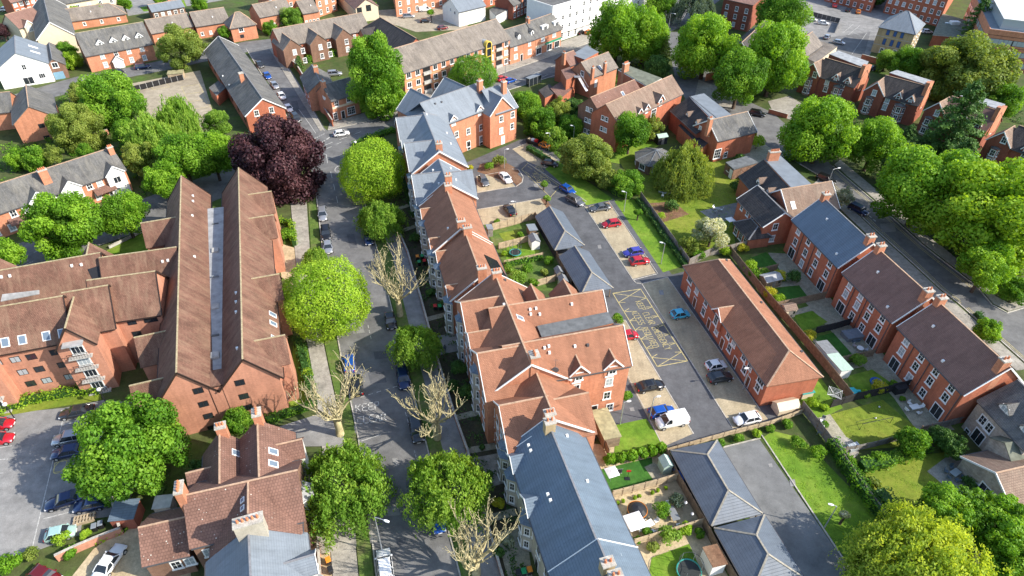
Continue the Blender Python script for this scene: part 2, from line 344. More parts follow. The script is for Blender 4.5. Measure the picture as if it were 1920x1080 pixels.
    def wxy(s, u, v): return s.o+u*s.U+v*s.V
    def loc(s, u, v, z): p = s.wxy(u, v)-s.r0; return (p[0], p[1], z)
    def uv(s, px, z): q = P(*px, z)[:2]-s.o; return float(q @ s.U), float(q @ s.V)
    def frame(s, side):
        """origin (u,v) fn, rotation, length"""
        return {'f': (lambda t, d=0: (t, -d), s.ang, s.L), 'b': (lambda t, d=0: (s.L-t, s.W+d), s.ang+pi, s.L),
                'r': (lambda t, d=0: (s.L+d, t), s.ang+pi/2, s.W), 'l': (lambda t, d=0: (-d, s.W-t), s.ang-pi/2, s.W)}[side]
    def hit(s, side, px, d=0):
        fn, rz, _ = s.frame(side); p0 = s.wxy(*fn(0, d)); dr = np.array([cos(rz), sin(rz)]); nn = np.array([-dr[1], dr[0]])
        k = ray(*px); t = (p0 @ nn)/(k[:2] @ nn); q = k*t; return float((q[:2]-p0) @ dr), float(q[2]+H)
    def win(s, side, style, *pts, d=0, z=None, pale=.25):
        fn, rz, _ = s.frame(side)
        for px in pts:
            t, zz = s.hit(side, px, d); zz = min(zz, s.ze-1.0) if side in 'fb' and d < .5 and not s.flat else zz; place_win(s.root, style, s.loc(*fn(t, d), zz if z is None else z), rz, pale)
    def grid(s, side, style, n, zs, t0=None, t1=None, d=0, pale=.25, skip=()):
        fn, rz, Lw = s.frame(side); t0 = 0 if t0 is None else t0; t1 = Lw if t1 is None else t1
        for j, z in enumerate(zs):
            for i in range(n):
                if (i, j) not in skip: place_win(s.root, style, s.loc(*fn(t0+(i+.5)*(t1-t0)/n, d), z), rz, pale)
    def at_(s, side, px, z):
        u, v = s.uv(px, z); return {'f': u, 'b': s.L-u, 'r': v, 'l': s.W-v}[side]
    def gable(s, side, t, w, z0, ze, rise, proj=.05, depth=5, wm=None, rm=None, win=None, wz=None, barge=True, ridge='ridge tan', face=None, gut='white paint', ov=.2):
        if hasattr(t, '__len__'): t = s.at_(side, t, ze+rise)
        fn, rz, _ = s.frame(side); lc = s.loc(*fn(t), 0); wm = wm or s.wm; rm = rm or s.rm; sl = rise/(w/2); zo = ze+.1
        MB().add([(-w/2, -proj, z0), (w/2, -proj, z0), (w/2, depth*.6, z0), (-w/2, depth*.6, z0), (-w/2, -proj, ze), (w/2, -proj, ze), (w/2, depth*.6, ze), (-w/2, depth*.6, ze), (0, -proj, ze+rise), (0, depth*.6, ze+rise)],
                 [(0, 1, 5, 8, 4), (2, 3, 7, 9, 6), (1, 2, 6, 5), (3, 0, 4, 7), (0, 3, 2, 1), (4, 8, 9, 7), (8, 5, 6, 9)]).build('gable_wall', wm, s.root, lc, rz)
        o = .2; y0 = -proj-ov; tp = [(-w/2-o, y0, zo-o*sl), (0, y0, zo+rise), (w/2+o, y0, zo-o*sl), (-w/2-o, depth, zo-o*sl), (0, depth, zo+rise), (w/2+o, depth, zo-o*sl)]
        vs = tp+[(x, y, z-.12) for x, y, z in tp]
        MB().add(vs, [(0, 1, 4, 3), (1, 2, 5, 4), (9, 10, 7, 6), (10, 11, 8, 7), (0, 6, 7, 1), (1, 7, 8, 2), (0, 3, 9, 6), (2, 8, 11, 5), (3, 4, 10, 9), (4, 5, 11, 10)]).build('gable_roof', rm, s.root, lc, rz)
        if ridge: MB().bar(tp[1], (0, depth*.98, zo+rise), .2, .12).build('ridge_tiles', ridge, s.root, lc, rz)
        if barge:
            m = MB()
            for a in (tp[0], tp[2]): m.bar((a[0], y0-.05, a[2]-.06), (0, y0-.05, zo+rise-.06), .08, .22)
            m.build('bargeboard', gut, s.root, lc, rz)
        if face: MB().add([(-w/2+.15, -proj-.03, ze-.1), (w/2-.15, -proj-.03, ze-.1), (0, -proj-.03, ze+rise-.15)], [(0, 1, 2)]).build('gable_panel', face, s.root, lc, rz)
        if win:
            for st, dx, z in win: q = fn(t+dx, proj); place_win(s.root, st, s.loc(*q, z), rz)
    def chimney(s, px, zt, du=.9, dv=.9, n=2, mat='brick orange', zb=None, cap='kerb stone'):
        u, v = s.uv(px, zt); zb = s.ze if zb is None else zb; m = MB().box(-du/2, du/2, -dv/2, dv/2, zb, zt-.2)
        o = m.build('chimney', mat, s.root, s.loc(u, v, 0), s.ang); MB().box(-du/2-.08, du/2+.08, -dv/2-.08, dv/2+.08, zt-.2, zt).build('chimney_cap', cap, o)
        for i in range(n):
            k = (i+.5)/n-.5; x, y = (k*du*.85, 0) if du > dv else (0, k*dv*.85)
            MB().cyl(x, y, zt-.01, zt+.45, .16, .12, 8).build('chimney_pot', 'terracotta pot', o)
    def slopept(s, side, px):
        """where the view line meets the roof slope"""
        k = ray(*px); n3 = np.array([*(s.V*(-s.slope if side == 'f' else s.slope)), 1.]); e = s.wxy(0, 0 if side == 'f' else s.W)
        p0 = np.array([e[0], e[1], s.ze+.12]); c = np.array([0, 0, H]); t = ((p0-c) @ n3)/(k @ n3); return c+k*t
    def skylight(s, side, *pts, w=.8, h=1.2, gl='glass sky'):
        for px in pts:
            q = s.slopept(side, px); rz = s.ang if side == 'f' else s.ang+pi; p = atan2(s.rise, s.W/2)
            o = MB().box(-w/2-.08, w/2+.08, -h/2-.08, h/2+.08, -.05, .09).build('skylight', 'white paint', s.root, (q[0]-s.r0[0], q[1]-s.r0[1], q[2]), (p, 0, rz))
            MB().box(-w/2+.04, w/2-.04, -h/2+.04, h/2-.04, .08, .11).build('pane', gl, o)
    def patch(s, side, name, mat, pts, h=.12):
        q = [s.slopept(side, p) for p in pts]; lo = [tuple(np.array(p)-[*s.r0, -.02]) for p in q]; n = len(q)
        up = [(x, y, z+h) for x, y, z in lo]; MB().add(lo+up, [tuple(range(n))[::-1], tuple(range(n, 2*n))]+[(i, (i+1) % n, n+(i+1) % n, n+i) for i in range(n)]).build(name, mat, s.root)
    def vent(s, side, *pts, mat='white paint'):
        for px in pts:
            q = s.slopept(side, px); MB().box(-.16, .16, -.16, .16, -.1, .28).build('roof_vent', mat, s.root, (q[0]-s.r0[0], q[1]-s.r0[1], q[2]), s.ang)
    def bay(s, side, t, w, proj, zt, floors, mat='stone cream', cap='slate blue', style='bay'):
        if hasattr(t, '__len__'): t = s.at_(side, t, zt)
        fn, rz, _ = s.frame(side); lc = s.loc(*fn(t), 0); c = proj*.75
        pl = [(-w/2, .0), (-w/2+c, -proj), (w/2-c, -proj), (w/2, .0)]
        o = MB().prism(pl, 0, zt).build('bay_window', mat, s.root, lc, rz)
        pc = [(-w/2-.18, 0), (-w/2+c-.1, -proj-.18), (w/2-c+.1, -proj-.18), (w/2+.18, 0)]
        MB().prism(pc, zt, zt+.16).build('bay_cornice', mat, o)
        m = MB(); ap = (0, .0, zt+.85); q = [(x, y, zt+.161) for x, y in pc]
        m.add(q+[ap], [(0, 1, 4), (1, 2, 4), (2, 3, 4), (3, 0, 4)]).build('bay_roof', cap, o)
        for z in floors:
            fm, gm = win_mesh(style); a = atan2(-proj, c)
            for (x, y, r) in ((0, -proj, 0), (-w/2+c/2, -proj/2, a), (w/2-c/2, -proj/2, -a)):
                f = put(fm, 'window', s.root, s.loc(*fn(t+x, -y), z), rz+r, (1 if r == 0 else .7, 1, 1)); put(gm, 'pane', f)
            MB().prism([(x*1.03, y*1.05) for x, y in pl], z-1.35, z-1.15).build('string_course', 'stone cream' if mat != 'stone cream' else 'concrete', o)
    def band(s, side, z, h=.22, mat='band cream', t0=0, t1=None):
        fn, rz, Lw = s.frame(side); MB().box(t0, t1 or Lw, -.05, .02, z, z+h).build('string_course', mat, s.root, s.loc(*fn(0), 0), rz)
def par_m(wm): return wm
def bld(label, cat='house', name='house', group=None): return thing(name, label, cat, group=group)
# ---------------------------------------------------------------- trees
def npmesh(name, V, Fq, mat, tint=None, smooth=False):
    me = bpy.data.meshes.new(name); nf = len(Fq)
    me.vertices.add(len(V)); me.vertices.foreach_set('co', V.astype('f').ravel())
    me.loops.add(nf*4); me.loops.foreach_set('vertex_index', Fq.astype('i').ravel())
    me.polygons.add(nf); me.polygons.foreach_set('loop_start', np.arange(0, nf*4, 4, dtype='i'))
    me.update(calc_edges=True)
    if tint is not None: a = me.attributes.new('tint', 'FLOAT', 'FACE'); a.data.foreach_set('value', tint.astype('f'))
    me.materials.append(MT[mat]) if mat else me.materials.append(None); return me
def unit(a): return a/np.maximum(np.linalg.norm(a, axis=-1, keepdims=True), 1e-6)
def leaves(pts, nrm, size, tint, g, droop=0.):
    n = len(pts); nr = unit(nrm+g.normal(0, .55, (n, 3))); a = unit(np.cross(nr, g.normal(0, 1, (n, 3))))
    if droop: a = unit(a*(1-droop)+np.array([0, 0, -1.])*droop); 
    b = unit(np.cross(nr, a)); s = size*g.uniform(.6, 1.35, (n, 1)); k = 1.9 if droop else 1.15
    V = np.stack([pts-a*s*k*.5, pts+b*s*.42, pts+a*s*k*.5, pts-b*s*.42], 1).reshape(-1, 3)
    return V, np.arange(4*n).reshape(-1, 4)
def crown(kind, seed, Rr, leaf, n):
    """crown mesh centred on the origin, radius Rr horizontally"""
    g = np.random.default_rng(seed); P0 = []; N0 = []; T0 = []; droop = 0.
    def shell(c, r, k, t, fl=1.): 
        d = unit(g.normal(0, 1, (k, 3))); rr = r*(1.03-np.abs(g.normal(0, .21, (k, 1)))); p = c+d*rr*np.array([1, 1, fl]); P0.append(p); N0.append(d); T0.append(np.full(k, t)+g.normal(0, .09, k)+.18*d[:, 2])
    if kind in ('broad', 'tall', 'loose', 'oak'):
        sz = {'broad': 1.05, 'tall': 1.55, 'loose': 1.1, 'oak': 1.02}[kind]; K = {'broad': 46, 'tall': 60, 'loose': 34, 'oak': 64}[kind]
        lr = {'broad': (.14, .40), 'tall': (.14, .36), 'loose': (.12, .33), 'oak': (.12, .33)}[kind]; C = []
        for i in range(K):
            d = unit(g.normal(0, 1, 3)); 
            if d[2] < -.8: d[2] *= -.5; d = unit(d)
            r = g.uniform(*lr); q = d*(1-r)*g.uniform(.70, 1.13); C.append((q*np.array([1, 1, sz])*Rr, r*Rr, g.uniform(.12, .82)))
        wts = np.array([c[1]**2 for c in C]); wts /= wts.sum()
        for (c, r, t), w_ in zip(C, wts): 
            kk = int(n*w_*.86); shell(c, r, kk, t)
            for _ in range(3): dd = unit(g.normal(0, 1, 3)); shell(c+dd*r*.85, r*.38, int(n*w_*.07), t+g.normal(0, .08))
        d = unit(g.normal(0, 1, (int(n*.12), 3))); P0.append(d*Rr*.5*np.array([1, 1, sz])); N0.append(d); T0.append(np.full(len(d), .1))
    elif kind == 'round':
        k = int(n*.9); d = unit(g.normal(0, 1, (k, 3))); d = d[d[:, 2] > -.72]
        B = unit(g.normal(0, 1, (150, 3))); m_ = (d @ B.T).max(1); bump_ = np.clip((m_-.965)/.035, 0, 1)
        lob = .05*np.sin(d[:, :1]*5+d[:, 1:2]*3+1)+.05*np.cos(d[:, 1:2]*6-d[:, 2:]*4)
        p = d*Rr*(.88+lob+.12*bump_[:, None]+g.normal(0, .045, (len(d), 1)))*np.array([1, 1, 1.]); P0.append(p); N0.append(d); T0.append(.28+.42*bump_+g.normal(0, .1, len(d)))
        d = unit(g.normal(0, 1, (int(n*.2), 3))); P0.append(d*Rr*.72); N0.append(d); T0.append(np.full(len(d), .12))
    elif kind in ('birch', 'willow'):
        droop = .6; K = 85 if kind == 'birch' else 90
        for i in range(K):
            d = unit(g.normal(0, 1, 3)); d[2] = abs(d[2])*1.0-.35; q = d*Rr*g.uniform(.62, .95); t = g.uniform(.2, .75); ns = 9
            for _ in range(ns):
                st = q+g.normal(0, .10, 3)*Rr; L = g.uniform(.25, .7)*Rr*(1. if kind == 'birch' else 1.2); k = max(3, int(n/K/ns)); u = g.uniform(0, 1, (k, 1))
                out = unit(np.array([d[0], d[1], 0])+g.normal(0, .3, 3))
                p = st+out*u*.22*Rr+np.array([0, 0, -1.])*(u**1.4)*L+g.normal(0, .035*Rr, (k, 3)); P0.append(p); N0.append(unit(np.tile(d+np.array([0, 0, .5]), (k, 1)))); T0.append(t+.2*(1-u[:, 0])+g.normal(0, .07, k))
    elif kind == 'cone':
        droop = .35; K = 75
        for i in range(K):
            h = (i+.5)/K; a = i*2.4+g.uniform(-.3, .3); rr = Rr*(1-h)**.75*g.uniform(.75, 1.08)+.1*Rr; k = int(n/K*(1.5-h)); u = g.uniform(0.05, 1, (k, 1))**.7
            dirv = np.array([cos(a), sin(a), -.12]); side = np.array([-sin(a), cos(a), 0])
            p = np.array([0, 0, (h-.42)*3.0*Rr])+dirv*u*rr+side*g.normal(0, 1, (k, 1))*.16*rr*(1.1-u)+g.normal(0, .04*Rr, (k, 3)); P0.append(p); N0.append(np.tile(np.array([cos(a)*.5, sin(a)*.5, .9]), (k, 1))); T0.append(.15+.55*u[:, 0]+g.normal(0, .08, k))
    elif kind == 'shrub':
        for i in range(14):
            d = unit(g.normal(0, 1, 3)); d[2] = abs(d[2])*.9-.15; shell(d*Rr*.55, Rr*g.uniform(.32, .5), n//14, g.uniform(.2, .7))
    elif kind == 'hedge':   # unit box 1 x 1 x 1 sized by the caller
        pass
    Pp = np.concatenate(P0); Nn = np.concatenate(N0); Tt = np.clip(np.concatenate(T0), 0, 1)
    V, Fq = leaves(Pp, Nn, leaf, Tt, g, droop); return npmesh('crown', V, Fq, None, Tt)
CR = {}
SPEC = {'broad': 25000, 'tall': 30000, 'loose': 15000, 'oak': 30000, 'round': 22000, 'birch': 26000, 'willow': 24000, 'cone': 10000, 'shrub': 1500}
def get_crown(kind, r):
    sizes = {'shrub': (.7, 1.8)}.get(kind, (2.6, 4.6, 7.5)); R0 = min(sizes, key=lambda q: abs(math.log(q/r))); v = len([k for k in CR if k[0] == kind and k[1] == R0 and k[2] >= 0])
    cnt = CR.get((kind, R0, -1), 0); CR[(kind, R0, -1)] = cnt+1; nv = 1 if kind in ('willow', 'cone', 'tall', 'oak') else 2; key = (kind, R0, cnt % nv)
    if key not in CR:
        lf = {'shrub': .16 if R0 < 1 else .24}.get(kind, {2.6: .22, 4.6: .27, 7.5: .35}[R0] if kind != 'shrub' else .2)
        if kind in ('birch', 'willow', 'round'): lf *= .8
        n = SPEC[kind]*({2.6: .38, 4.6: .85, 7.5: 1.35}.get(R0, 1.))
        CR[key] = crown(kind, 100+len(CR), R0, lf, int(n))
    return CR[key], R0
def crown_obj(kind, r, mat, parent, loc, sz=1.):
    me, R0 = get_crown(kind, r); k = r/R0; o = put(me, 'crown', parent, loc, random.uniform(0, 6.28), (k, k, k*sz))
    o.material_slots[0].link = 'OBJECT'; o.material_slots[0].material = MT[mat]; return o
def trunk_mb(h, r, spread, seed, limbs=6):
    g = random.Random(seed); m = MB(); m.tube([(0, 0, -.3), (0, 0, h*.35), (g.uniform(-.1, .1), g.uniform(-.1, .1), h*.75)], [r*1.25, r, r*.7], 8)
    for i in range(limbs):
        a = i*2*pi/limbs+g.uniform(-.4, .4); z0 = h*g.uniform(.4, .75); q = spread*g.uniform(.5, .85)
        m.tube([(0, 0, z0), (cos(a)*q*.4, sin(a)*q*.4, z0+h*.18), (cos(a)*q, sin(a)*q, z0+h*g.uniform(.3, .5))], [r*.5, r*.34, r*.1], 5)
    return m
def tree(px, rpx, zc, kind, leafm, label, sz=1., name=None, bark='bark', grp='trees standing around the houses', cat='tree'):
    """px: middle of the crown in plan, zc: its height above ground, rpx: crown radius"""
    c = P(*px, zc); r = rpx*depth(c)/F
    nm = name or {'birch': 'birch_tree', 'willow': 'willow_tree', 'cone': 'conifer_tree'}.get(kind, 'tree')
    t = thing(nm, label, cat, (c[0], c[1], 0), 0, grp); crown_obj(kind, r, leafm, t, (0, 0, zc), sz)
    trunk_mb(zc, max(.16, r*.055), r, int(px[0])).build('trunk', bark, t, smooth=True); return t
def shrub(px, rpx, leafm, label, sz=.9, grp='shrubs in the gardens', name='shrub', z=None):
    c = P(*px, 0); r = rpx*depth(c)/F; zc = r*sz*.75; c = P(*px, zc); t = thing(name, label, 'shrub', (c[0], c[1], 0), 0, grp); crown_obj('shrub', r, leafm, t, (0, 0, zc), sz)
    m = MB()
    for i in range(4): a = i*1.57+.4; m.tube([(0, 0, -.05), (cos(a)*r*.3, sin(a)*r*.3, zc*.9)], [.05, .02], 4)
    m.build('stem', 'bark', t); return t
def hedge(pts, wd, h, leafm, label, name='hedge', dens=16, leafs=.26):
    q = [P(*p)[:2] for p in pts]; o0 = q[0]; g = np.random.default_rng(abs(int(pts[0][0]*7+pts[0][1]))); PP = []; NN = []; core = MB()
    for a, b in zip(q[:-1], q[1:]):
        d = b-a; L = hypot(*d); u = d/L; v = np.array([-u[1], u[0]]); k = int(L*(2*h+wd)*dens)
        s = g.uniform(0, L, k); wh = g.uniform(0, 2*h+wd, k); off = np.where(wh < h, -wd/2, np.where(wh < h+wd, wh-h-wd/2, wd/2)); z = np.where(wh < h, wh, np.where(wh < h+wd, h, 2*h+wd-wh))
        wob = .22*np.sin(s*1.3+1)+.15*np.sin(s*3.1); off = off*(1+.25*np.sin(s*2.1))+g.normal(0, .09, k); z = z*(1+.1*wob)+g.normal(0, .1, k)
        xy = a-o0+np.outer(s, u)+np.outer(off, v); PP.append(np.c_[xy, np.maximum(z, .05)])
        n0 = np.where((wh > h) & (wh < h+wd), 0, np.sign(off)); NN.append(np.c_[np.outer(n0, v), np.where(n0 == 0, 1., .35)])
        c1 = a-o0; c2 = b-o0; core.bar((*c1, h*.42), (*c2, h*.42), wd*.72, h*.84)
    Pp = np.concatenate(PP); Tt = np.clip(g.uniform(.2, .6, len(Pp))+.15*np.sin(Pp[:, 0]*2)+.15*np.sin(Pp[:, 1]*1.7), 0, 1); V, Fq = leaves(Pp, np.concatenate(NN), leafs, Tt, g)
    t = thing(name, label, 'hedge', (o0[0], o0[1], 0)); put(npmesh('foliage', V, Fq, leafm, Tt), 'foliage', t); core.build('inner_branches', 'leaf dark', t); return t
def pollard(px, label, sc=1., seed=1, lean=(0, 0)):
    """px: foot of the trunk. A pollarded lime: bare crooked pale limbs with knuckled ends"""
    c = P(*px); g = random.Random(seed); t = thing('pollarded_tree', label, 'tree', (c[0], c[1], 0), 0, 'pollarded street trees without leaves'); m = MB(); tr = MB()
    tr.tube([(0, 0, -.3), (.05, 0, 1.3*sc), (lean[0]*.2, lean[1]*.2, 2.6*sc), (lean[0]*.4, lean[1]*.4, 3.4*sc)], [.5*sc, .42*sc, .42*sc, .3*sc], 9)
    top = Vector((lean[0]*.4, lean[1]*.4, 3.0*sc)); tip = []
    def limb(p, d, L, r, lev):
        pts = [p]; n = 4 if lev < 2 else 3
        for i in range(n):
            d = (d+Vector((g.uniform(-.26, .26), g.uniform(-.26, .26), g.uniform(-.05, .25)))).normalized(); p = p+d*L/n; pts.append(p)
        m.tube(pts, [r*(1-.5*i/n) for i in range(n+1)], 6 if lev < 1 else 5 if lev < 2 else 4)
        if lev == 3: m.tube([pts[-1], pts[-1]+d*.12], [r*.9, r*1.3], 4); return
        k = 3
        for i in range(k):
            j = n if i < 2 else g.randint(1, n-1)
            nd = (d+Vector((g.uniform(-.7, .7), g.uniform(-.7, .7), g.uniform(-.05, .6)))).normalized(); limb(pts[j], nd, L*g.uniform(.55, .8), max(.036, r*.60), lev+1)
    for i in range(10):
        a = i*2*pi/10+g.uniform(-.25, .25); e = g.uniform(.5, 1.2) if i % 3 else g.uniform(1.2, 2.4)
        limb(top+Vector((cos(a)*.15, sin(a)*.15, g.uniform(-.5, .3))), Vector((cos(a), sin(a), e)).normalized(), 2.9*sc*g.uniform(.85, 1.2), .17*sc, 0)
    tr.build('trunk', 'bark pale', t, smooth=True); m.build('branches', 'bark pale', t, smooth=True); return t
# ---------------------------------------------------------------- cars
CARM = {}
def loft(secs, cap=True):
    m = MB(); n = len(secs[0]); vs = [v for s_ in secs for v in s_]; fs = []
    for i in range(len(secs)-1):
        for k in range(n): fs.append((i*n+k, (i+1)*n+k, (i+1)*n+(k+1) % n, i*n+(k+1) % n))
    if cap: fs.append(tuple(range(n))); fs.append(tuple(range((len(secs)-1)*n, len(secs)*n))[::-1])
    return m.add(vs, fs)
def ringsec(x, w, z0, z1, r=.16, crown_=.03):
    """closed rounded section at x, half-width w"""
    return [(x, -w+r*.6, z0), (x, -w, z0+r), (x, -w, z1-r*1.6), (x, -w+r*.55, z1-r*.3), (x, -w*.5, z1+crown_*.6), (x, 0, z1+crown_), (x, w*.5, z1+crown_*.6), (x, w-r*.55, z1-r*.3), (x, w, z1-r*1.6), (x, w, z0+r), (x, w-r*.6, z0)]
CARK = { # body stations (x, halfw, z0, z1), cabin (x_base_front, x_top_front, x_top_rear, x_base_rear, top z), length
 'hatch': dict(b=[(2.02, .62, .36, .60), (1.92, .78, .26, .70), (1.2, .86, .22, .84), (.85, .88, .22, .92), (0, .89, .22, .95), (-1.3, .88, .22, .98), (-1.85, .84, .26, .95), (-2.0, .72, .36, .85)], c=(1.0, .30, -1.25, -1.88, 1.45)),
 'saloon': dict(b=[(2.3, .64, .36, .58), (2.18, .80, .25, .68), (1.3, .88, .22, .82), (.95, .90, .22, .89), (0, .91, .22, .92), (-1.4, .90, .22, .94), (-2.1, .86, .26, .94), (-2.28, .74, .38, .86)], c=(1.05, .35, -.85, -1.65, 1.40)),
 'estate': dict(b=[(2.25, .64, .38, .68), (2.12, .82, .27, .80), (1.35, .90, .24, .95), (1.0, .92, .24, 1.02), (0, .93, .24, 1.05), (-1.6, .92, .24, 1.07), (-2.1, .88, .28, 1.02), (-2.22, .78, .38, .92)], c=(1.15, .5, -1.75, -2.12, 1.66)),
 'mini': dict(b=[(1.72, .60, .36, .62), (1.6, .76, .26, .74), (1.1, .82, .24, .88), (.8, .83, .24, .93), (0, .84, .24, .95), (-1.0, .83, .24, .96), (-1.5, .80, .28, .92), (-1.68, .68, .38, .82)], c=(.95, .35, -.95, -1.5, 1.48)),
 'van': dict(b=[(2.35, .70, .40, .80), (2.22, .86, .30, .98), (1.7, .92, .28, 1.16), (1.4, .94, .28, 1.22), (0, .95, .28, 1.25), (-1.6, .95, .28, 1.25), (-2.3, .94, .30, 1.25), (-2.42, .90, .38, 1.2)], c=(1.55, .85, -2.25, -2.38, 1.95)),
}
def car_meshes(k):
    if k in CARM: return CARM[k]
    d = CARK[k]; out = {}; B = d['b']; xf, tf, tr, xr, zt = d['c']; wb = B[4][1]
    out['body'] = loft([ringsec(*b) for b in B]).mesh('car_body', 'paint white', True)
    def zb(x):
        for p, q in zip(B[:-1], B[1:]):
            if q[0] <= x <= p[0]: return p[3]+(q[3]-p[3])*(p[0]-x)/(p[0]-q[0])
        return B[-1][3]
    wt = wb*.72; m = MB(); secs = []
    for (x, w_, z) in ((xf+.02, wb*.90, zb(xf)-.06), ((xf+tf)/2, wb*.86, (zb(xf)+zt)/2), (tf, wt*1.03, zt-.05), (tr, wt*1.03, zt-.05), ((xr+tr)/2, wb*.86, (zb(xr)+zt)/2), (xr-.02, wb*.90, zb(xr)-.06)):
        zz = zb(x)-.1; secs.append([(x, -wb*.93, min(zz, z)), (x, -w_, z), (x, w_, z), (x, wb*.93, min(zz, z))])
    out['cabin'] = loft(secs).mesh('windows', 'glass', False)
    m = MB(); e = .16   # roof, pillars
    m.add([(tf+.05, -wt*1.04, zt-.055), (tf+.05, wt*1.04, zt-.055), (tr-.05, wt*1.04, zt-.055), (tr-.05, -wt*1.04, zt-.055), (tf-.15, -wt*.88, zt), (tf-.15, wt*.88, zt), (tr+.15, wt*.88, zt), (tr+.15, -wt*.88, zt)],
          [(4, 7, 6, 5), (0, 4, 5, 1), (1, 5, 6, 2), (2, 6, 7, 3), (3, 7, 4, 0)])
    for sy in (-1, 1):
        m.bar((tf, sy*wt*1.02, zt-.05), (xf, sy*wb*.93, zb(xf)-.03), .09, .07); m.bar((tr, sy*wt*1.02, zt-.05), (xr, sy*wb*.93, zb(xr)-.03), .16 if k != 'saloon' else .1, .08)
        xm = (tf+tr)/2-.1; m.bar((xm, sy*(wt*1.03), zt-.05), (xm, sy*(wb*.95), zb(xm)-.03), .07, .1)
        m.box(xf-.25, xf-.08, sy*wb*1.02-.1, sy*wb*1.02+.1, zb(xf)-.02, zb(xf)+.13)
    if k == 'van': 
        for sy in (-1, 1): m.box(-2.3, .45, min(sy*.955, sy*.72), max(sy*.955, sy*.72), 1.2, 1.90)
    out['roof'] = m.mesh('roof_panel', 'paint white', False)
    wr = .33 if k != 'van' else .35; m = MB(); m.tube([(0, -.11, 0), (0, .11, 0)], wr, 14); out['wheel'] = m.mesh('tyre', 'rubber'); out['wr'] = wr
    m = MB(); m.tube([(0, -.125, 0), (0, .125, 0)], wr*.6, 10); out['rim'] = m.mesh('rim', 'metal')
    x = B[1][0]-.02; m = MB().box(x-.12, x+.07, -.13, .13, -.075, .075); m.v = [(a, b, c) for a, b, c in m.v]; out['hl'] = m.mesh('headlight', 'headlight')
    m = MB().box(-.08, .07, -.11, .11, -.12, .12); out['tl'] = m.mesh('tail_light', 'taillight')
    out['pl'] = MB().box(-.03, .03, -.26, .26, -.06, .06).mesh('number_plate', 'white paint')
    for kk, c in (('pl2', 'yellow line'),): out[kk] = MB().box(-.03, .03, -.26, .26, -.06, .06).mesh('number_plate', c)
    out['B'] = B; CARM[k] = out; return out
def car(px, ang, kind, color, label, grp='parked cars', name='parked_car', cat='car', sc=1.):
    p = P(*px, .6); d = car_meshes(kind); B = d['B']; t = thing(name, label, cat, (p[0], p[1], 0), R(ang), grp); t.scale = (sc, sc, sc)
    for key, nm in (('body', 'car_body'), ('roof', 'roof_panel')):
        o = put(d[key], nm, t); o.material_slots[0].link = 'OBJECT'; o.material_slots[0].material = MT['paint '+color]
    put(d['cabin'], 'windows', t); L = B[0][0]; wb = B[4][1]; wx = B[0][0]-.78; 
    for x in (wx, -wx+.12):
        for sy in (-1, 1): q = put(d['wheel'], 'wheel', t, (x, sy*(wb-.09), d['wr'])); put(d['rim'], 'rim', q)
    for sy in (-1, 1):
        put(d['hl'], 'headlight', t, (0, sy*(B[1][1]-.14), B[1][3]-.12)); put(d['tl'], 'tail_light', t, (B[-1][0]+.06, sy*(B[-1][1]-.06), B[-1][3]-.12))
    put(d['pl'], 'number_plate', t, (B[0][0]+.01, 0, .45)); put(d['pl2'], 'number_plate', t, (B[-1][0]-.01, 0, .55)); return t
# ---------------------------------------------------------------- ground pieces
def sheet(name, pts, mat, z, kind='structure', thick=None):
    q = [P(*p)[:2] for p in pts]; m = MB(); 
    if thick is None: thick = z+.05
    m.prism([tuple(a) for a in q], z-thick, z); o = m.build(name, mat); o['kind'] = kind; return o
def strip(m, pts, wd, z, h=.0, mi=0, closed=False):
    q = [P(*p)[:2] for p in pts]; q = q+[q[0]] if closed else q
    for a, b in zip(q[:-1], q[1:]):
        d = b-a; L = hypot(*d); d = d/L; v = np.array([-d[1], d[0]])*wd/2; e = d*wd*.25
        m.add([(*(a-v-e), z), (*(b-v+e), z), (*(b+v+e), z), (*(a+v-e), z)]+[(*(a-v-e), z-h-.02), (*(b-v+e), z-h-.02), (*(b+v+e), z-h-.02), (*(a+v-e), z-h-.02)],
              [(0, 1, 2, 3), (0, 4, 5, 1), (1, 5, 6, 2), (2, 6, 7, 3), (3, 7, 4, 0)], mi)
    return m
def fence(pts, h, label, mat='timber', name='fence', post='timber', gap=1.8, zero=True, cat='fence', rails=True, th=.05):
    q = [P(*p)[:2] for p in pts]; o0 = q[0]; t = thing(name, label, cat, (o0[0], o0[1], 0)); pan = MB(); npost = 0
    pm = MB().box(-.06, .06, -.06, .06, 0, h+.08).mesh('post', post)
    for a, b in zip(q[:-1], q[1:]):
        d = b-a; L = hypot(*d); a = a-o0; b = b-o0; pan.bar((*a, h/2+.05), (*b, h/2+.05), th, h-.08)
        if rails:
            for z in (.35, h-.25): pan.bar((*a, z), (*b, z), th+.09, .09)
        k = max(1, round(L/gap))
        for i in range(k+1):
            if npost < 95: p = a+(b-a)*i/k; put(pm, 'post', t, (p[0], p[1], 0), atan2(d[1], d[0])); npost += 1
    pan.build('fence_panel', mat, t); return t
def wall(pts, h, label, mat='brick red', th=.24, cap='kerb stone'):
    q = [P(*p)[:2] for p in pts]; o0 = q[0]; t = thing('garden_wall', label, 'wall', (o0[0], o0[1], 0)); a_ = MB(); c_ = MB()
    for a, b in zip(q[:-1], q[1:]):
        a = a-o0; b = b-o0; a_.bar((*a, h/2-.1), (*b, h/2-.1), th, h+.2); c_.bar((*a, h+.03), (*b, h+.03), th+.08, .07)
    a_.build('wall_body', mat, t); c_.build('coping', cap, t); return t
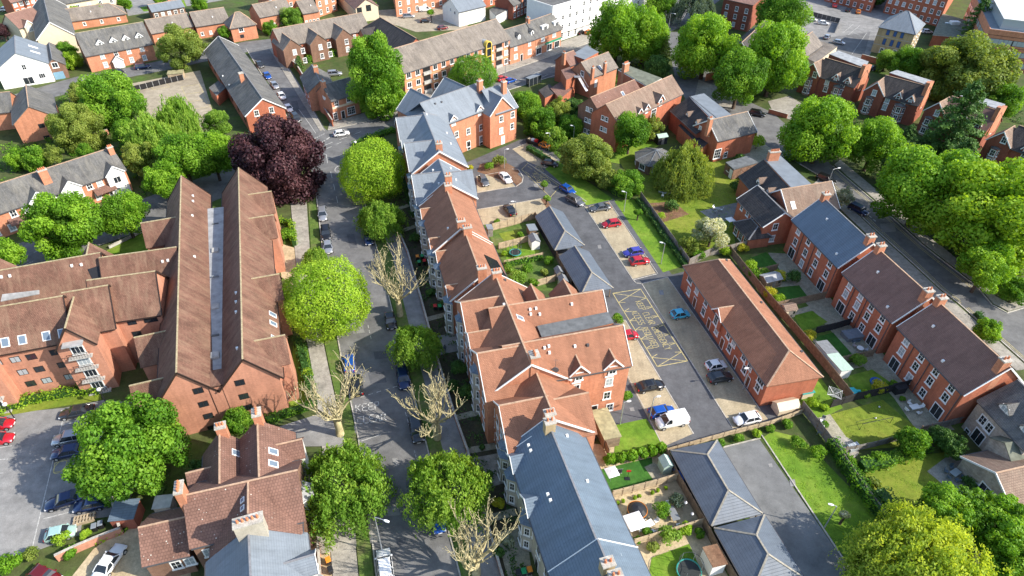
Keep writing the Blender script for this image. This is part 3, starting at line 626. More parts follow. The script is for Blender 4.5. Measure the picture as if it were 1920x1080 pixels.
def lamp(px, h, label, globe=False, arm=180, mat='metal', base=None):
    """px: the lamp's head"""
    c = P(*px, h); t = thing('street_lamp', label, 'street lamp', (c[0], c[1], 0), R(arm), 'street lamps'); a = MB().cyl(0, 0, -.1, h, .09, .055, 8)
    if globe:
        a.build('post', 'black paint', t); m = MB(); k = 8
        m.tube([(0, 0, h-.05), (0, 0, h+.05), (0, 0, h+.25), (0, 0, h+.45), (0, 0, h+.52)], [.12, .26, .32, .22, .05], 12); m.build('globe', 'white paint', t, smooth=True)
    else:
        L = .5 if h < 6 else 1.3; a.tube([(0, 0, h), (L*.5, 0, h+.12), (L, 0, h+.15)], [.05, .045, .045], 6); a.build('post', mat, t)
        loft([ringsec(L-.1, .10, h+.08, h+.2, .03, .01), ringsec(L+.2, .17, h+.06, h+.22, .04, .02), ringsec(L+.55, .12, h+.1, h+.2, .03, .01)]).build('lamp_head', 'white paint', t)
    return t
def shed(px, L, W, h, ang, label, wm='timber pale', rm='felt roof', kind='gable', rise=.5, door=True, name='garden_shed', cat='shed'):
    c = P(*px, 0); t = thing(name, label, cat, (c[0], c[1], 0), R(ang), 'sheds in the gardens'); b = MB(); r = MB()
    if kind == 'gable':
        b.add([(-L/2, -W/2, 0), (L/2, -W/2, 0), (L/2, W/2, 0), (-L/2, W/2, 0), (-L/2, -W/2, h), (L/2, -W/2, h), (L/2, W/2, h), (-L/2, W/2, h), (-L/2, 0, h+rise), (L/2, 0, h+rise)],
              [(0, 1, 5, 4), (2, 3, 7, 6), (3, 0, 4, 8, 7), (1, 2, 6, 9, 5), (0, 3, 2, 1)])
        o = .12; s_ = rise/(W/2)
        for sy in (-1, 1): r.add([(-L/2-o, sy*(W/2+o), h-o*s_+.03), (L/2+o, sy*(W/2+o), h-o*s_+.03), (L/2+o, 0, h+rise+.03), (-L/2-o, 0, h+rise+.03), (-L/2-o, sy*(W/2+o), h-o*s_+.09), (L/2+o, sy*(W/2+o), h-o*s_+.09), (L/2+o, 0, h+rise+.09), (-L/2-o, 0, h+rise+.09)],
                                 [(4, 5, 6, 7), (0, 3, 2, 1), (0, 1, 5, 4), (1, 2, 6, 5), (3, 0, 4, 7)])
    else:
        b.box(-L/2, L/2, -W/2, W/2, 0, h); r.add([(-L/2-.12, -W/2-.12, h), (L/2+.12, -W/2-.12, h), (L/2+.12, W/2+.12, h+.15), (-L/2-.12, W/2+.12, h+.15), (-L/2-.12, -W/2-.12, h+.08), (L/2+.12, -W/2-.12, h+.08), (L/2+.12, W/2+.12, h+.23), (-L/2-.12, W/2+.12, h+.23)],
              [(0, 3, 2, 1), (4, 5, 6, 7), (0, 1, 5, 4), (1, 2, 6, 5), (2, 3, 7, 6), (3, 0, 4, 7)])
    b.build('wall', wm, t); r.build('roof', rm, t)
    if door: MB().box(-.38, .38, -W/2-.04, -W/2, .05, min(1.8, h-.1)).build('door', 'timber grey' if wm != 'timber grey' else 'timber', t); MB().box(L/2-.75, L/2-.25, -W/2-.03, -W/2, h*.5, h*.85).build('window', 'glass', t)
    return t
def wheelie(px, ang, lid, label, body='plastic black'):
    c = P(*px, .5); t = thing('wheelie_bin', label, 'bin', (c[0], c[1], 0), R(ang), 'wheelie bins'); m = MB()
    m.add([(-.22, -.26, .08), (.22, -.26, .08), (.22, .26, .08), (-.22, .26, .08), (-.29, -.34, .98), (.29, -.34, .98), (.29, .34, .98), (-.29, .34, .98)], [(0, 3, 2, 1), (4, 5, 6, 7), (0, 1, 5, 4), (1, 2, 6, 5), (2, 3, 7, 6), (3, 0, 4, 7)])
    m.build('bin_body', body, t); m = MB(); m.add([(-.31, -.38, .99), (.31, -.38, .99), (.31, .36, 1.02), (-.31, .36, 1.02), (-.27, -.33, 1.06), (.27, -.33, 1.06), (.27, .33, 1.12), (-.27, .33, 1.12)], [(0, 3, 2, 1), (4, 5, 6, 7), (0, 1, 5, 4), (1, 2, 6, 5), (2, 3, 7, 6), (3, 0, 4, 7)])
    m.build('lid', lid, t)
    for sx in (-1, 1): MB().tube([(sx*.2, .3, .11), (sx*.26, .3, .11)], .11, 8).build('wheel', 'rubber', t)
    return t
def table_set(px, ang, label, n=4, mat='fabric grey', top='render white', r=.0, L=1.5, W=.9):
    c = P(*px, .4); t = thing('garden_table', label, 'table', (c[0], c[1], 0), R(ang)); m = MB()
    if r: m.cyl(0, 0, .70, .75, r, n=16)
    else: m.box(-L/2, L/2, -W/2, W/2, .70, .75)
    m.build('tabletop', top, t); k = r*.6 or .35
    for sx in (-1, 1):
        for sy in (-1, 1): MB().cyl(sx*(L/2-.12 if not r else k), sy*(W/2-.12 if not r else k), 0, .70, .03, n=6).build('leg', 'metal', t)
    for i in range(n):
        a = i*2*pi/n; x, y = (cos(a)*(L/2+.55), sin(a)*(W/2+.5)) if not r else (cos(a)*(r+.45), sin(a)*(r+.45))
        q = Vector((cos(R(ang))*x-sin(R(ang))*y, sin(R(ang))*x+cos(R(ang))*y, 0)); d = thing('garden_chair', label.replace('table', 'chair beside the table')+f' ({("right", "far", "left", "near", "corner", "end")[i]} seat)', 'chair', (c[0]+q.x, c[1]+q.y, 0), R(ang)+a+pi/2, 'garden chairs')
        MB().box(-.25, .25, -.25, .25, .40, .46).build('seat', mat, d); MB().box(-.25, .25, -.3, -.24, .46, .9).build('backrest', mat, d)
        for sx in (-1, 1):
            for sy in (-1, 1): MB().box(sx*.22-.02, sx*.22+.02, sy*.22-.02, sy*.22+.02, 0, .40).build('leg', 'metal', d)
    return t
STK = {'K': [((0, 0), (0, 1)), ((0, .45), (1, 1)), ((.25, .58), (1, 0))], 'E': [((0, 0), (0, 1)), ((0, 1), (1, 1)), ((0, .5), (.8, .5)), ((0, 0), (1, 0))], 'P': [((0, 0), (0, 1)), ((0, 1), (.9, 1)), ((.9, 1), (.9, .5)), ((.9, .5), (0, .5))],
       'C': [((1, 1), (.2, 1)), ((.2, 1), (0, .8)), ((0, .8), (0, .2)), ((0, .2), (.2, 0)), ((.2, 0), (1, 0))], 'L': [((0, 1), (0, 0)), ((0, 0), (1, 0))], 'A': [((0, 0), (.5, 1)), ((.5, 1), (1, 0)), ((.2, .4), (.8, .4))],
       'R': [((0, 0), (0, 1)), ((0, 1), (.9, 1)), ((.9, 1), (.9, .5)), ((.9, .5), (0, .5)), ((.4, .5), (1, 0))], 'M': [((0, 0), (0, 1)), ((0, 1), (.5, .4)), ((.5, .4), (1, 1)), ((1, 1), (1, 0))], 'G': [((1, .9), (.7, 1)), ((.7, 1), (.2, 1)), ((.2, 1), (0, .8)), ((0, .8), (0, .2)), ((0, .2), (.2, 0)), ((.2, 0), (1, 0)), ((1, 0), (1, .45)), ((1, .45), (.55, .45))],
       'N': [((0, 0), (0, 1)), ((0, 1), (1, 0)), ((1, 0), (1, 1))], 'Y': [((0, 1), (.5, .5)), ((1, 1), (.5, .5)), ((.5, .5), (.5, 0))], 'S': [((1, 1), (.1, 1)), ((.1, 1), (0, .6)), ((0, .6), (1, .45)), ((1, .45), (.9, 0)), ((.9, 0), (0, 0))],
       'Q': [((0, 0), (0, 1)), ((0, 1), (1, 1)), ((1, 1), (1, 0)), ((1, 0), (0, 0)), ((.6, .3), (1.1, -.1))], 'U': [((0, 1), (0, 0)), ((0, 0), (1, 0)), ((1, 0), (1, 1))], 'I': [((.5, 0), (.5, 1))], 'D': [((0, 0), (0, 1)), ((0, 1), (.7, 1)), ((.7, 1), (1, .7)), ((1, .7), (1, .3)), ((1, .3), (.7, 0)), ((.7, 0), (0, 0))],
       '2': [((0, .9), (.3, 1)), ((.3, 1), (.8, 1)), ((.8, 1), (1, .75)), ((1, .75), (0, 0)), ((0, 0), (1, 0))], '0': [((.2, 0), (0, .3)), ((0, .3), (0, .7)), ((0, .7), (.2, 1)), ((.2, 1), (.8, 1)), ((.8, 1), (1, .7)), ((1, .7), (1, .3)), ((1, .3), (.8, 0)), ((.8, 0), (.2, 0))]}
def paint_text(m, txt, org, ex, ey, sp=1.35, th=.14, z=.03):
    """painted letters: org plan point of the lower left corner, ex vector of one letter's width, ey its height"""
    o = np.array(org, float); ex = np.array(ex); ey = np.array(ey)
    for ch in txt:
        for a, b in STK.get(ch, []):
            p = o+ex*a[0]+ey*a[1]; q = o+ex*b[0]+ey*b[1]; d = q-p; L = hypot(*d); d = d/L; v = np.array([-d[1], d[0]])*th/2; e = d*th*.4
            m.add([(*(p-v-e), z), (*(q-v+e), z), (*(q+v+e), z), (*(p+v-e), z)], [(0, 1, 2, 3)])
        o = o+ex*sp
# ================================================================ GROUND
gm = MB().poly([(-700, -200, 0), (700, -200, 0), (700, 900, 0), (-700, 900, 0)]); struct('ground', gm, 'base ground')
KL = [(560, 262), (588, 330), (596, 390), (605, 470), (622, 570), (640, 670), (655, 740), (672, 822), (690, 940), (708, 1100)]
KR = [(650, 262), (664, 310), (690, 400), (725, 540), (745, 622), (800, 835), (868, 1100)]
sheet('road', KL+KR[::-1], 'asphalt', .020)
sheet('road', [(-60, 487), (40, 455), (150, 415), (262, 375), (400, 325), (520, 290), (600, 262), (615, 244), (700, 226), (760, 205), (850, 172), (960, 131), (1115, 77), (1200, 40), (1262, 5), (1330, -40), (1420, -40), (1350, 0), (1290, 45), (1220, 75), (1140, 105), (1040, 142), (960, 167), (880, 195), (800, 222), (735, 245), (665, 272), (590, 300), (560, 310), (430, 365), (297, 420), (195, 458), (60, 500), (-60, 545)], 'asphalt', .026)
sheet('road', [(585, 275), (545, 225), (500, 150), (458, 88), (515, 85), (560, 155), (608, 240), (625, 255)], 'asphalt', .032)
sheet('road', [(-40, 196), (60, 168), (140, 145), (235, 128), (330, 108), (460, 78), (560, 68), (560, 84), (480, 94), (400, 112), (330, 128), (240, 145), (150, 168), (75, 190), (-40, 226)], 'asphalt', .038)
sheet('road', [(1250, 60), (1266, 150), (1290, 195), (1390, 232), (1440, 275), (1500, 308), (1540, 332), (1635, 425), (1702, 485), (1762, 540), (1795, 567), (1960, 712), (1960, 560), (1888, 587), (1860, 572), (1830, 537), (1765, 487), (1730, 460), (1635, 375), (1562, 312), (1480, 240), (1450, 212), (1350, 165), (1325, 130), (1300, 60)], 'asphalt', .022)
sheet('pavement', [(545, 380), (575, 380), (583, 500), (598, 600), (614, 680), (640, 800), (655, 900), (674, 1100), (626, 1100), (610, 900), (600, 800), (583, 680), (568, 600), (556, 500)], 'footway', .120)
sheet('grass_verge', [(575, 330), (585, 330), (593, 390), (602, 470), (619, 570), (637, 670), (652, 740), (668, 822), (686, 940), (703, 1100), (676, 1100), (657, 900), (642, 800), (616, 680), (600, 600), (585, 500)], 'verge', .125)
VR = [(700, 400), (735, 480), (750, 540), (770, 622), (828, 835), (896, 1090)]
sheet('grass_verge', [(666, 310), (693, 400), (728, 540), (748, 622), (803, 835), (869, 1095)]+VR[::-1], 'verge', .125)
WR = [(735, 380), (750, 442), (765, 477), (790, 565), (822, 682), (852, 780), (877, 850), (915, 990), (945, 1095)]
sheet('pavement', VR+WR[::-1], 'asphalt old', .118)
sheet('soil', WR+[(990, 1095), (985, 1000), (950, 850), (880, 660), (850, 560), (800, 430), (760, 330)], 'soil painted shade', .020)  # front gardens: their shade is painted into this soil's dark colour
m = MB(); strip(m, KL[1:], .18, .135, .12); strip(m, KR[1:], .18, .135, .12); struct('kerb', m, 'kerb stone')
m = MB(); strip(m, [(615, 244), (700, 226), (760, 205), (850, 172), (960, 131), (1115, 77), (1200, 40)], .2, .13, .12); strip(m, [(665, 272), (735, 245), (800, 222), (880, 195), (960, 167), (1040, 142), (1140, 105)], .2, .13, .12)
strip(m, [(608, 246), (560, 160), (515, 92)], .2, .13, .12); strip(m, [(560, 265), (545, 230), (500, 155), (462, 92)], .2, .13, .12)
strip(m, [(1500, 308), (1540, 332), (1635, 425), (1702, 485), (1762, 540), (1795, 567), (1930, 687)], .2, .13, .12); strip(m, [(1562, 312), (1635, 375), (1730, 460), (1765, 487), (1830, 537), (1860, 572), (1888, 587), (1930, 575)], .2, .13, .12); struct('kerb', m, 'kerb stone')
sheet('pavement', [(615, 243), (700, 225), (760, 204), (850, 171), (960, 130), (1115, 76), (1200, 39), (1195, 20), (1100, 62), (955, 112), (840, 155), (750, 190), (690, 210), (618, 232)], 'footway', .115)
sheet('pavement', [(607, 243), (560, 160), (515, 92), (505, 92), (552, 168), (600, 246)], 'footway', .112)
sheet('pavement', [(1564, 309), (1637, 372), (1732, 457), (1767, 484), (1832, 534), (1862, 569), (1890, 584), (1930, 572), (1930, 560), (1893, 570), (1866, 556), (1842, 528), (1775, 470), (1742, 445), (1650, 362), (1575, 300)], 'footway', .116)
sheet('pavement', [(1538, 334), (1633, 427), (1700, 488), (1760, 543), (1792, 570), (1930, 692), (1905, 695), (1780, 585), (1745, 555), (1690, 505), (1615, 430), (1525, 345)], 'footway', .116)
m = MB()   # double yellow lines on the right-hand road
for k in (0, 4): strip(m, [(1545+k, 331), (1640+k, 424), (1707+k, 484), (1766+k, 540), (1800+k, 567), (1935+k, 686)], .09, .034); strip(m, [(1559-k, 315), (1631-k, 378), (1726-k, 463), (1760-k, 490), (1826-k, 541)], .09, .034)
struct('road_markings', m, 'yellow line')
m = MB()
def dashes(m, a, b, n, wd=.12, z=.045, fill=.5):
    for i in range(n): p = [a[k]+(b[k]-a[k])*i/n for k in (0, 1)]; q = [a[k]+(b[k]-a[k])*(i+fill)/n for k in (0, 1)]; strip(m, [p, q], wd, z)
dashes(m, (966, 153), (1190, 60), 7); dashes(m, (985, 158), (1070, 122), 3); dashes(m, (575, 296), (650, 262), 4); dashes(m, (30, 485), (300, 392), 8); dashes(m, (45, 498), (62, 490), 1, fill=1)
dashes(m, (568, 290), (630, 250), 7, .3, .048, .6); dashes(m, (610, 272), (690, 242), 3); dashes(m, (586, 262), (610, 250), 6, .2, .048)
strip(m, [(602, 287), (612, 290), (614, 306)], .14, .046); strip(m, [(592, 250), (580, 232), (560, 205)], .12, .046); dashes(m, (620, 322), (636, 392), 3, .1); dashes(m, (655, 540), (672, 600), 2, .1)
for a, b in (((690, 610), (697, 640)), ((739, 640), (745, 648)), ((756, 760), (768, 800))): dashes(m, a, b, 3, .1)
strip(m, [(737, 642), (743, 640)], .12, .046); strip(m, [(740, 641), (742, 648)], .12, .046)
dashes(m, (676, 745), (752, 722), 5, .1); dashes(m, (777, 845), (785, 875), 4, .1); dashes(m, (1630, 405), (1645, 418), 2, .25); dashes(m, (678, 827), (714, 815), 1, .1, fill=1)
def arc(m, c, r, n=18, z=.05, wd=.16):
    c = P(*c)[:2]; q = [(c[0]+r*cos(i*2*pi/n), c[1]+r*1.6*sin(i*2*pi/n)) for i in range(n+1)]
    for a, b in zip(q[:-1], q[1:]): m.bar((*a, z-.01), (*b, z-.01), wd, .02)
arc(m, (636, 317), .95)
tx = P(642, 320)[:2]; paint_text(m, '20', tx, (-.5, -.05), (0, -1.3), 1.4, .13, .05)
k0 = P(668, 773)[:2]; paint_text(m, 'KEEP', k0, (.62, .15), (-.32, 1.3), 1.45, .16, .05); k0 = P(671, 796)[:2]; paint_text(m, 'CLEAR', k0, (.58, .14), (-.32, 1.3), 1.45, .16, .05)
struct('road_markings', m, 'white line')
# ---- development behind the middle row: asphalt yard, paved bays
sheet('access_road', [(872, 306), (905, 292), (975, 262), (1010, 256), (1050, 300), (1095, 372), (1150, 372), (1200, 440), (1260, 515), (1300, 505), (1440, 720), (1505, 762), (1440, 795), (1375, 806), (1243, 842), (1165, 838), (1100, 800), (1120, 700), (1120, 620), (1040, 500), (1008, 405), (930, 430), (893, 400)], 'asphalt dark', .020)
sheet('parking_bays', [(961, 280), (989, 268), (1045, 300), (1022, 316), (991, 304)], 'block paving', .032); sheet('parking_bays', [(893, 331), (944, 322), (966, 350), (895, 362)], 'block paving', .032)
sheet('parking_bays', [(895, 393), (1014, 372), (1032, 398), (905, 422)], 'block paving', .032); sheet('parking_bays', [(1098, 388), (1141, 379), (1231, 512), (1187, 523)], 'block paving', .032)
sheet('parking_bays', [(1203, 532), (1252, 520), (1425, 768), (1440, 786), (1375, 803)], 'block paving', .032); sheet('parking_bays', [(1147, 607), (1172, 600), (1300, 813), (1243, 838), (1213, 780), (1172, 700)], 'block paving', .032)
sheet('footway_strip', [(1143, 378), (1152, 376), (1245, 512), (1232, 516)], 'asphalt dark', .040)
sheet('planting_bed', [(960, 345), (975, 320), (940, 300), (900, 308), (895, 322)], 'soil', .05); sheet('planting_bed', [(960, 317), (981, 337), (971, 350), (960, 340)], 'soil', .06); sheet('planting_bed', [(1014, 374), (1023, 372), (1040, 396), (1031, 399)], 'soil', .05)
m = MB()
strip(m, [(1096, 387), (1187, 525), (1231, 514)], .15, .07, .05); strip(m, [(1141, 377), (1233, 513)], .12, .07, .05); strip(m, [(1187, 525), (1193, 531), (1203, 532), (1252, 520)], .15, .07, .05); strip(m, [(1203, 532), (1374, 803)], .15, .07, .05); strip(m, [(1252, 520), (1425, 768)], .12, .07, .05)
strip(m, [(1172, 600), (1300, 813)], .15, .07, .05); strip(m, [(1147, 607), (1172, 600)], .15, .07, .05); strip(m, [(1175, 702), (1213, 776), (1243, 838)], .12, .07, .05); strip(m, [(895, 361), (966, 350)], .12, .07, .05); strip(m, [(895, 393), (1014, 373)], .12, .07, .05); strip(m, [(893, 331), (944, 322)], .12, .07, .05)
strip(m, [(960, 317), (972, 318), (981, 332), (979, 342), (968, 350)], .18, .09, .08); strip(m, [(988, 305), (1100, 378)], .12, .07, .05); strip(m, [(961, 280), (989, 268), (1045, 300)], .12, .07, .05)
strip(m, [(1425, 812), (1590, 1062)], .18, .12, .1); strip(m, [(1340, 843), (1425, 822)], .18, .12, .1); struct('kerb', m, 'kerb stone')
m = MB(); A, B, C, D = [np.array(q, float) for q in ((1149, 550), (1201, 542), (1289, 677), (1232.5, 687.5))]
strip(m, [A, B, C, D], .13, .030, closed=True)
def lerp(a, b, t): return a+(b-a)*t
for i in range(8):
    t0, t1 = i/8, (i+1)/8; tm = (t0+t1)/2; Lm = lerp(A, D, tm); Rm = lerp(B, C, tm); k = .22 if i not in (0, 7) else 1.
    strip(m, [lerp(A, D, t0), lerp(lerp(A, D, t0), Rm, k)] if k < 1 else [lerp(A, D, t0), lerp(B, C, t1)], .1, .030); strip(m, [lerp(lerp(A, D, t1), lerp(B, C, t0), 0), lerp(lerp(A, D, t1), lerp(B, C, t0), k)], .1, .030)
    if k < 1:
        strip(m, [lerp(B, C, t0), lerp(lerp(B, C, t0), Lm, .2)], .1, .030); strip(m, [lerp(B, C, t1), lerp(lerp(B, C, t1), Lm, .2)], .1, .030)
yd = (P(1289, 677)-P(1201, 542))[:2]; yd /= hypot(*yd); yx = np.array([-yd[1], yd[0]])     # text reads along the yard
paint_text(m, 'KEEP CLEAR EMERGENCY', P(1191, 566)[:2], yd*.45, yx*1.1, 1.42, .09, .034); paint_text(m, 'ACCESS REQUIRED', P(1183, 584)[:2], yd*.45, yx*1.1, 1.42, .09, .034)
q = [(985, 305), (1020, 292), (1052, 345), (1047, 352)]; strip(m, [(978, 318), (990, 306), (1050, 350), (1032, 370)], .1, .05, closed=True); dashes(m, (990, 312), (1036, 345), 4, .1, .05, .7); dashes(m, (985, 322), (1030, 352), 4, .1, .05, .7)
paint_text(m, 'KEEP CLEAR', P(1003, 312)[:2], yd*.5, yx*1.3, 1.6, .12, .054); paint_text(m, 'ACCESS', P(998, 325)[:2], yd*.5, yx*1.3, 1.6, .12, .054)
struct('road_markings', m, 'yellow line')
sheet('car_park', [(1337, 843), (1424, 824), (1588, 1060), (1575, 1100), (1470, 1100), (1400, 960)], 'asphalt mid', .022)
sheet('lawn', [(1428, 822), (1450, 808), (1505, 822), (1585, 905), (1690, 1010), (1660, 1060), (1594, 1060)], 'turf', .010); sheet('lawn', [(1155, 797), (1212, 785), (1246, 838), (1150, 872)], 'turf', .045)
sheet('lawn', [(1152, 377), (1188, 374), (1287, 497), (1243, 511)], 'turf', .045); sheet('lawn', [(1022, 317), (1046, 302), (1150, 374), (1100, 385)], 'turf', .045)
# ---- left: lot beside the big complex
sheet('car_park', [(-60, 782), (120, 765), (195, 750), (300, 760), (235, 965), (155, 975), (150, 1003), (70, 1032), (-60, 1062)], 'asphalt old', .020)
m = MB()
for a, b in (((118, 797), (165, 785)), ((60, 1030), (122, 770)), ((82, 973), (160, 953)), ((-5, 840), (22, 836)), ((-5, 862), (15, 861)), ((-5, 888), (6, 887))): strip(m, [a, b], .1, .036)
struct('road_markings', m, 'white line')
m = MB(); strip(m, [(103, 868), (140, 860), (150, 878), (101, 886)], .1, .036, closed=True); arc(m, (113, 875), .7, 12, .045, .12); struct('road_markings', m, 'yellow line')
sheet('lawn', [(-60, 768), (55, 737), (150, 715), (188, 720), (190, 750), (115, 762), (-60, 792)], 'turf dry', .03); sheet('driveway', [(120, 1100), (175, 1030), (235, 985), (345, 960), (360, 1100)], 'gravel', .02)
sheet('garden_ground', [(550, 640), (580, 650), (595, 765), (520, 790), (545, 720)], 'turf', .024); sheet('driveway', [(520, 802), (595, 778), (668, 800), (664, 836), (560, 838)], 'asphalt old', .122)
sheet('path', [(520, 455), (552, 465), (558, 540), (528, 520)], 'gravel', .03); sheet('driveway', [(575, 985), (625, 985), (632, 1100), (590, 1100)], 'gravel', .03)
sheet('path', [(590, 985), (700, 960), (712, 1015), (600, 1040)], 'footway', .124)
sheet('car_park', [(230, 160), (375, 132), (405, 228), (420, 262), (365, 262), (265, 218)], 'tan lot', .02)
m = MB()
for i in range(5): a = (340+i*7, 163+i*14); strip(m, [a, (a[0]+34, a[1]-5)], .1, .036)
strip(m, [(340, 163), (375, 236)], .1, .036); strip(m, [(374, 160), (408, 226)], .1, .036); strip(m, [(280, 160), (310, 155), (318, 163), (288, 168)], .1, .036, closed=True); struct('road_markings', m, 'yellow line')
sheet('lawn', [(200, 470), (297, 423), (340, 420), (340, 470), (210, 500)], 'turf', .03)
sheet('car_park', [(1480, -40), (1720, -40), (1660, 60), (1620, 118), (1530, 112), (1500, 60)], 'asphalt old', .018); sheet('car_park', [(1530, 74), (1632, 60), (1618, 112), (1545, 108)], 'asphalt', .03)
m = MB()
for a, b in (((1580, 62), (1600, 45)), ((1590, 66), (1612, 48)), ((1575, 55), (1612, 66)), ((1585, 45), (1620, 56)), ((1597, 102), (1625, 62))): strip(m, [a, b], .12, .046)
struct('road_markings', m, 'white line')
sheet('driveway', [(1350, 285), (1400, 240), (1480, 290), (1420, 320), (1400, 300)], 'patio', .02); sheet('forecourt', [(1310, 150), (1380, 175), (1370, 205), (1300, 190)], 'footway', .05)
sheet('forecourt', [(1440, 190), (1480, 180), (1560, 230), (1500, 232), (1450, 212)], 'footway', .05); sheet('forecourt', [(700, 20), (860, 10), (880, 55), (780, 60), (720, 40)], 'tan lot', .05)
sheet('forecourt', [(220, -40), (420, -40), (420, 0), (300, 20), (240, 30)], 'asphalt old', .05); sheet('lawn', [(262, 14), (345, 0), (350, 12), (270, 22)], 'turf', .06)
# ---- gardens behind the middle row and the right-hand terraces
sheet('garden_ground', [(908, 425), (1005, 410), (1072, 545), (985, 545), (950, 505)], 'verge', .028); sheet('lawn', [(950, 462), (1000, 452), (1016, 482), (948, 494)], 'turf', .05); sheet('lawn', [(935, 438), (975, 430), (985, 445), (945, 452)], 'turf dry', .05)
sheet('garden_ground', [(1100, 830), (1245, 850), (1375, 1100), (1210, 1100)], 'gravel', .018); sheet('lawn', [(1120, 882), (1222, 858), (1228, 908), (1145, 932)], 'astro', .052); sheet('lawn', [(1212, 1100), (1222, 1046), (1292, 1020), (1310, 1060), (1290, 1100)], 'turf', .05)
sheet('patio', [(1208, 876), (1226, 868), (1262, 888), (1268, 902), (1232, 910)], 'patio', .06)
sheet('garden_ground', [(1365, 480), (1480, 470), (1840, 800), (1740, 830), (1600, 750)], 'verge', .014); sheet('patio', [(1440, 474), (1478, 476), (1605, 610), (1775, 790), (1790, 806), (1722, 812), (1675, 745), (1600, 668), (1562, 625), (1540, 600), (1500, 556), (1470, 520), (1457, 498)], 'patio', .034)
strip_p = MB()
for a, b in (((1452, 535), (1500, 530)), ((1485, 588), (1545, 572)), ((1580, 690), (1640, 676)), ((1540, 650), (1525, 632))): strip(strip_p, [a, b], 1.3, .040)
struct('path', strip_p, 'patio')
for q, mt in (([(1404, 485), (1436, 473), (1460, 498), (1432, 508)], 'astro'), ([(1454, 541), (1498, 535), (1514, 556), (1480, 567)], 'astro'), ([(1488, 592), (1522, 583), (1552, 604), (1507, 624)], 'turf'), ([(1526, 633), (1562, 624), (1600, 667), (1565, 678)], 'astro'),
              ([(1588, 706), (1635, 693), (1682, 726), (1607, 744)], 'turf'), ([(1470, 705), (1525, 690), (1580, 765), (1530, 790), (1500, 760)], 'turf'), ([(1555, 778), (1655, 750), (1724, 808), (1690, 838), (1600, 845)], 'turf dry'), ([(1618, 884), (1702, 855), (1778, 848), (1768, 918), (1692, 960), (1655, 950)], 'turf dry')): sheet('lawn', q, mt, .052)
sheet('patio', [(1530, 785), (1556, 777), (1590, 825), (1552, 838)], 'patio', .06); sheet('patio', [(1738, 884), (1800, 838), (1870, 950), (1800, 935)], 'footway', .056)
sheet('lawn', [(1160, 300), (1290, 290), (1370, 300), (1395, 350), (1370, 400), (1380, 465), (1290, 480), (1200, 372)], 'turf dry', .012); sheet('patio', [(1312, 396), (1390, 378), (1388, 412), (1340, 416)], 'asphalt old', .03); sheet('planting_bed', [(1205, 382), (1262, 378), (1292, 402), (1240, 418)], 'soil', .03)
sheet('lawn', [(990, 200), (1100, 230), (1240, 270), (1180, 310), (1060, 290)], 'turf', .010)
m = MB()
for a, b in (((757, 432), (790, 420)), ((745, 392), (782, 380)), ((775, 530), (815, 520)), ((797, 600), (842, 588)), ((848, 785), (912, 770)), ((880, 845), (935, 835)), ((905, 975), (965, 960)), ((925, 1040), (985, 1025))): strip(m, [a, b], 1.1, .05)
struct('path', m, 'patio'); sheet('driveway', [(803, 632), (866, 624), (872, 655), (815, 668)], 'asphalt old', .06); sheet('patio', [(930, 1000), (985, 985), (1000, 1095), (955, 1095)], 'patio', .045); sheet('patio', [(880, 860), (935, 850), (948, 905), (900, 920)], 'footway', .045)

# worn patches, repairs, covers
def pat(pts, mat, z): sheet('road_repair', pts, mat, z)
for k, (x, y, w_, h_) in enumerate(((655, 600, 22, 26), (700, 660, 26, 14), (715, 520, 16, 30), (690, 700, 30, 20), (735, 860, 10, 14), (760, 905, 8, 10), (720, 950, 26, 18), (650, 440, 14, 26), (640, 350, 22, 12), (742, 1010, 18, 12), (560, 270, 24, 10), (545, 190, 12, 24), (830, 200, 30, 8), (1010, 140, 36, 8), (1650, 420, 26, 16), (1800, 560, 30, 18))):
    pat([(x, y), (x+w_, y-w_*.1), (x+w_+h_*.26, y+h_-w_*.1), (x+h_*.26, y+h_)], 'asphalt dark' if k % 2 else 'asphalt old', .040+.002*(k % 3))
for k, (x, y, w_, h_) in enumerate(((1235, 545, 8, 8), (1268, 575, 6, 6), (1180, 765, 8, 6), (1000, 345, 8, 6), (1480, 900, 10, 12), (1440, 870, 7, 6), (1120, 460, 6, 6))): pat([(x, y), (x+w_, y-1), (x+w_+2, y+h_), (x+2, y+h_)], 'asphalt old', .048)

# ground cover: too many small leaves and stems to count, one object
def cover(polys, dens, leafm, lf, hmax, seed, nm='ground_cover'):
    g = np.random.default_rng(seed); PP = []
    for poly in polys:
        q = np.array([P(*p)[:2] for p in poly]); lo, hi = q.min(0), q.max(0); n = int((hi-lo).prod()*dens); pt = lo+(hi-lo)*g.uniform(0, 1, (n, 2)); ins = np.zeros(n, bool)
        for i in range(len(q)):
            a, b = q[i], q[i-1]; c = ((a[1] > pt[:, 1]) != (b[1] > pt[:, 1])) & (pt[:, 0] < (b[0]-a[0])*(pt[:, 1]-a[1])/(b[1]-a[1]+1e-9)+a[0]); ins ^= c
        pt = pt[ins]; k = 16; cc = np.repeat(pt, k, 0); rr = np.repeat(g.uniform(.25, .8, len(pt)), k); d = unit(g.normal(0, 1, (len(cc), 3))); d[:, 2] = abs(d[:, 2]); hh = np.repeat(g.uniform(.3, 1., len(pt)), k)*hmax
        PP.append(np.c_[cc+d[:, :2]*rr[:, None], d[:, 2]*hh+.03])
    Pp = np.concatenate(PP); Tt = np.clip(.35+.2*np.sin(Pp[:, 0]*.7)+.2*np.sin(Pp[:, 1]*.9)+g.normal(0, .12, len(Pp)), 0, 1); V, Fq = leaves(Pp, np.tile([0, 0, 1.], (len(Pp), 1)), lf, Tt, g); o = put(npmesh(nm, V, Fq, leafm, Tt), nm); o['kind'] = 'stuff'
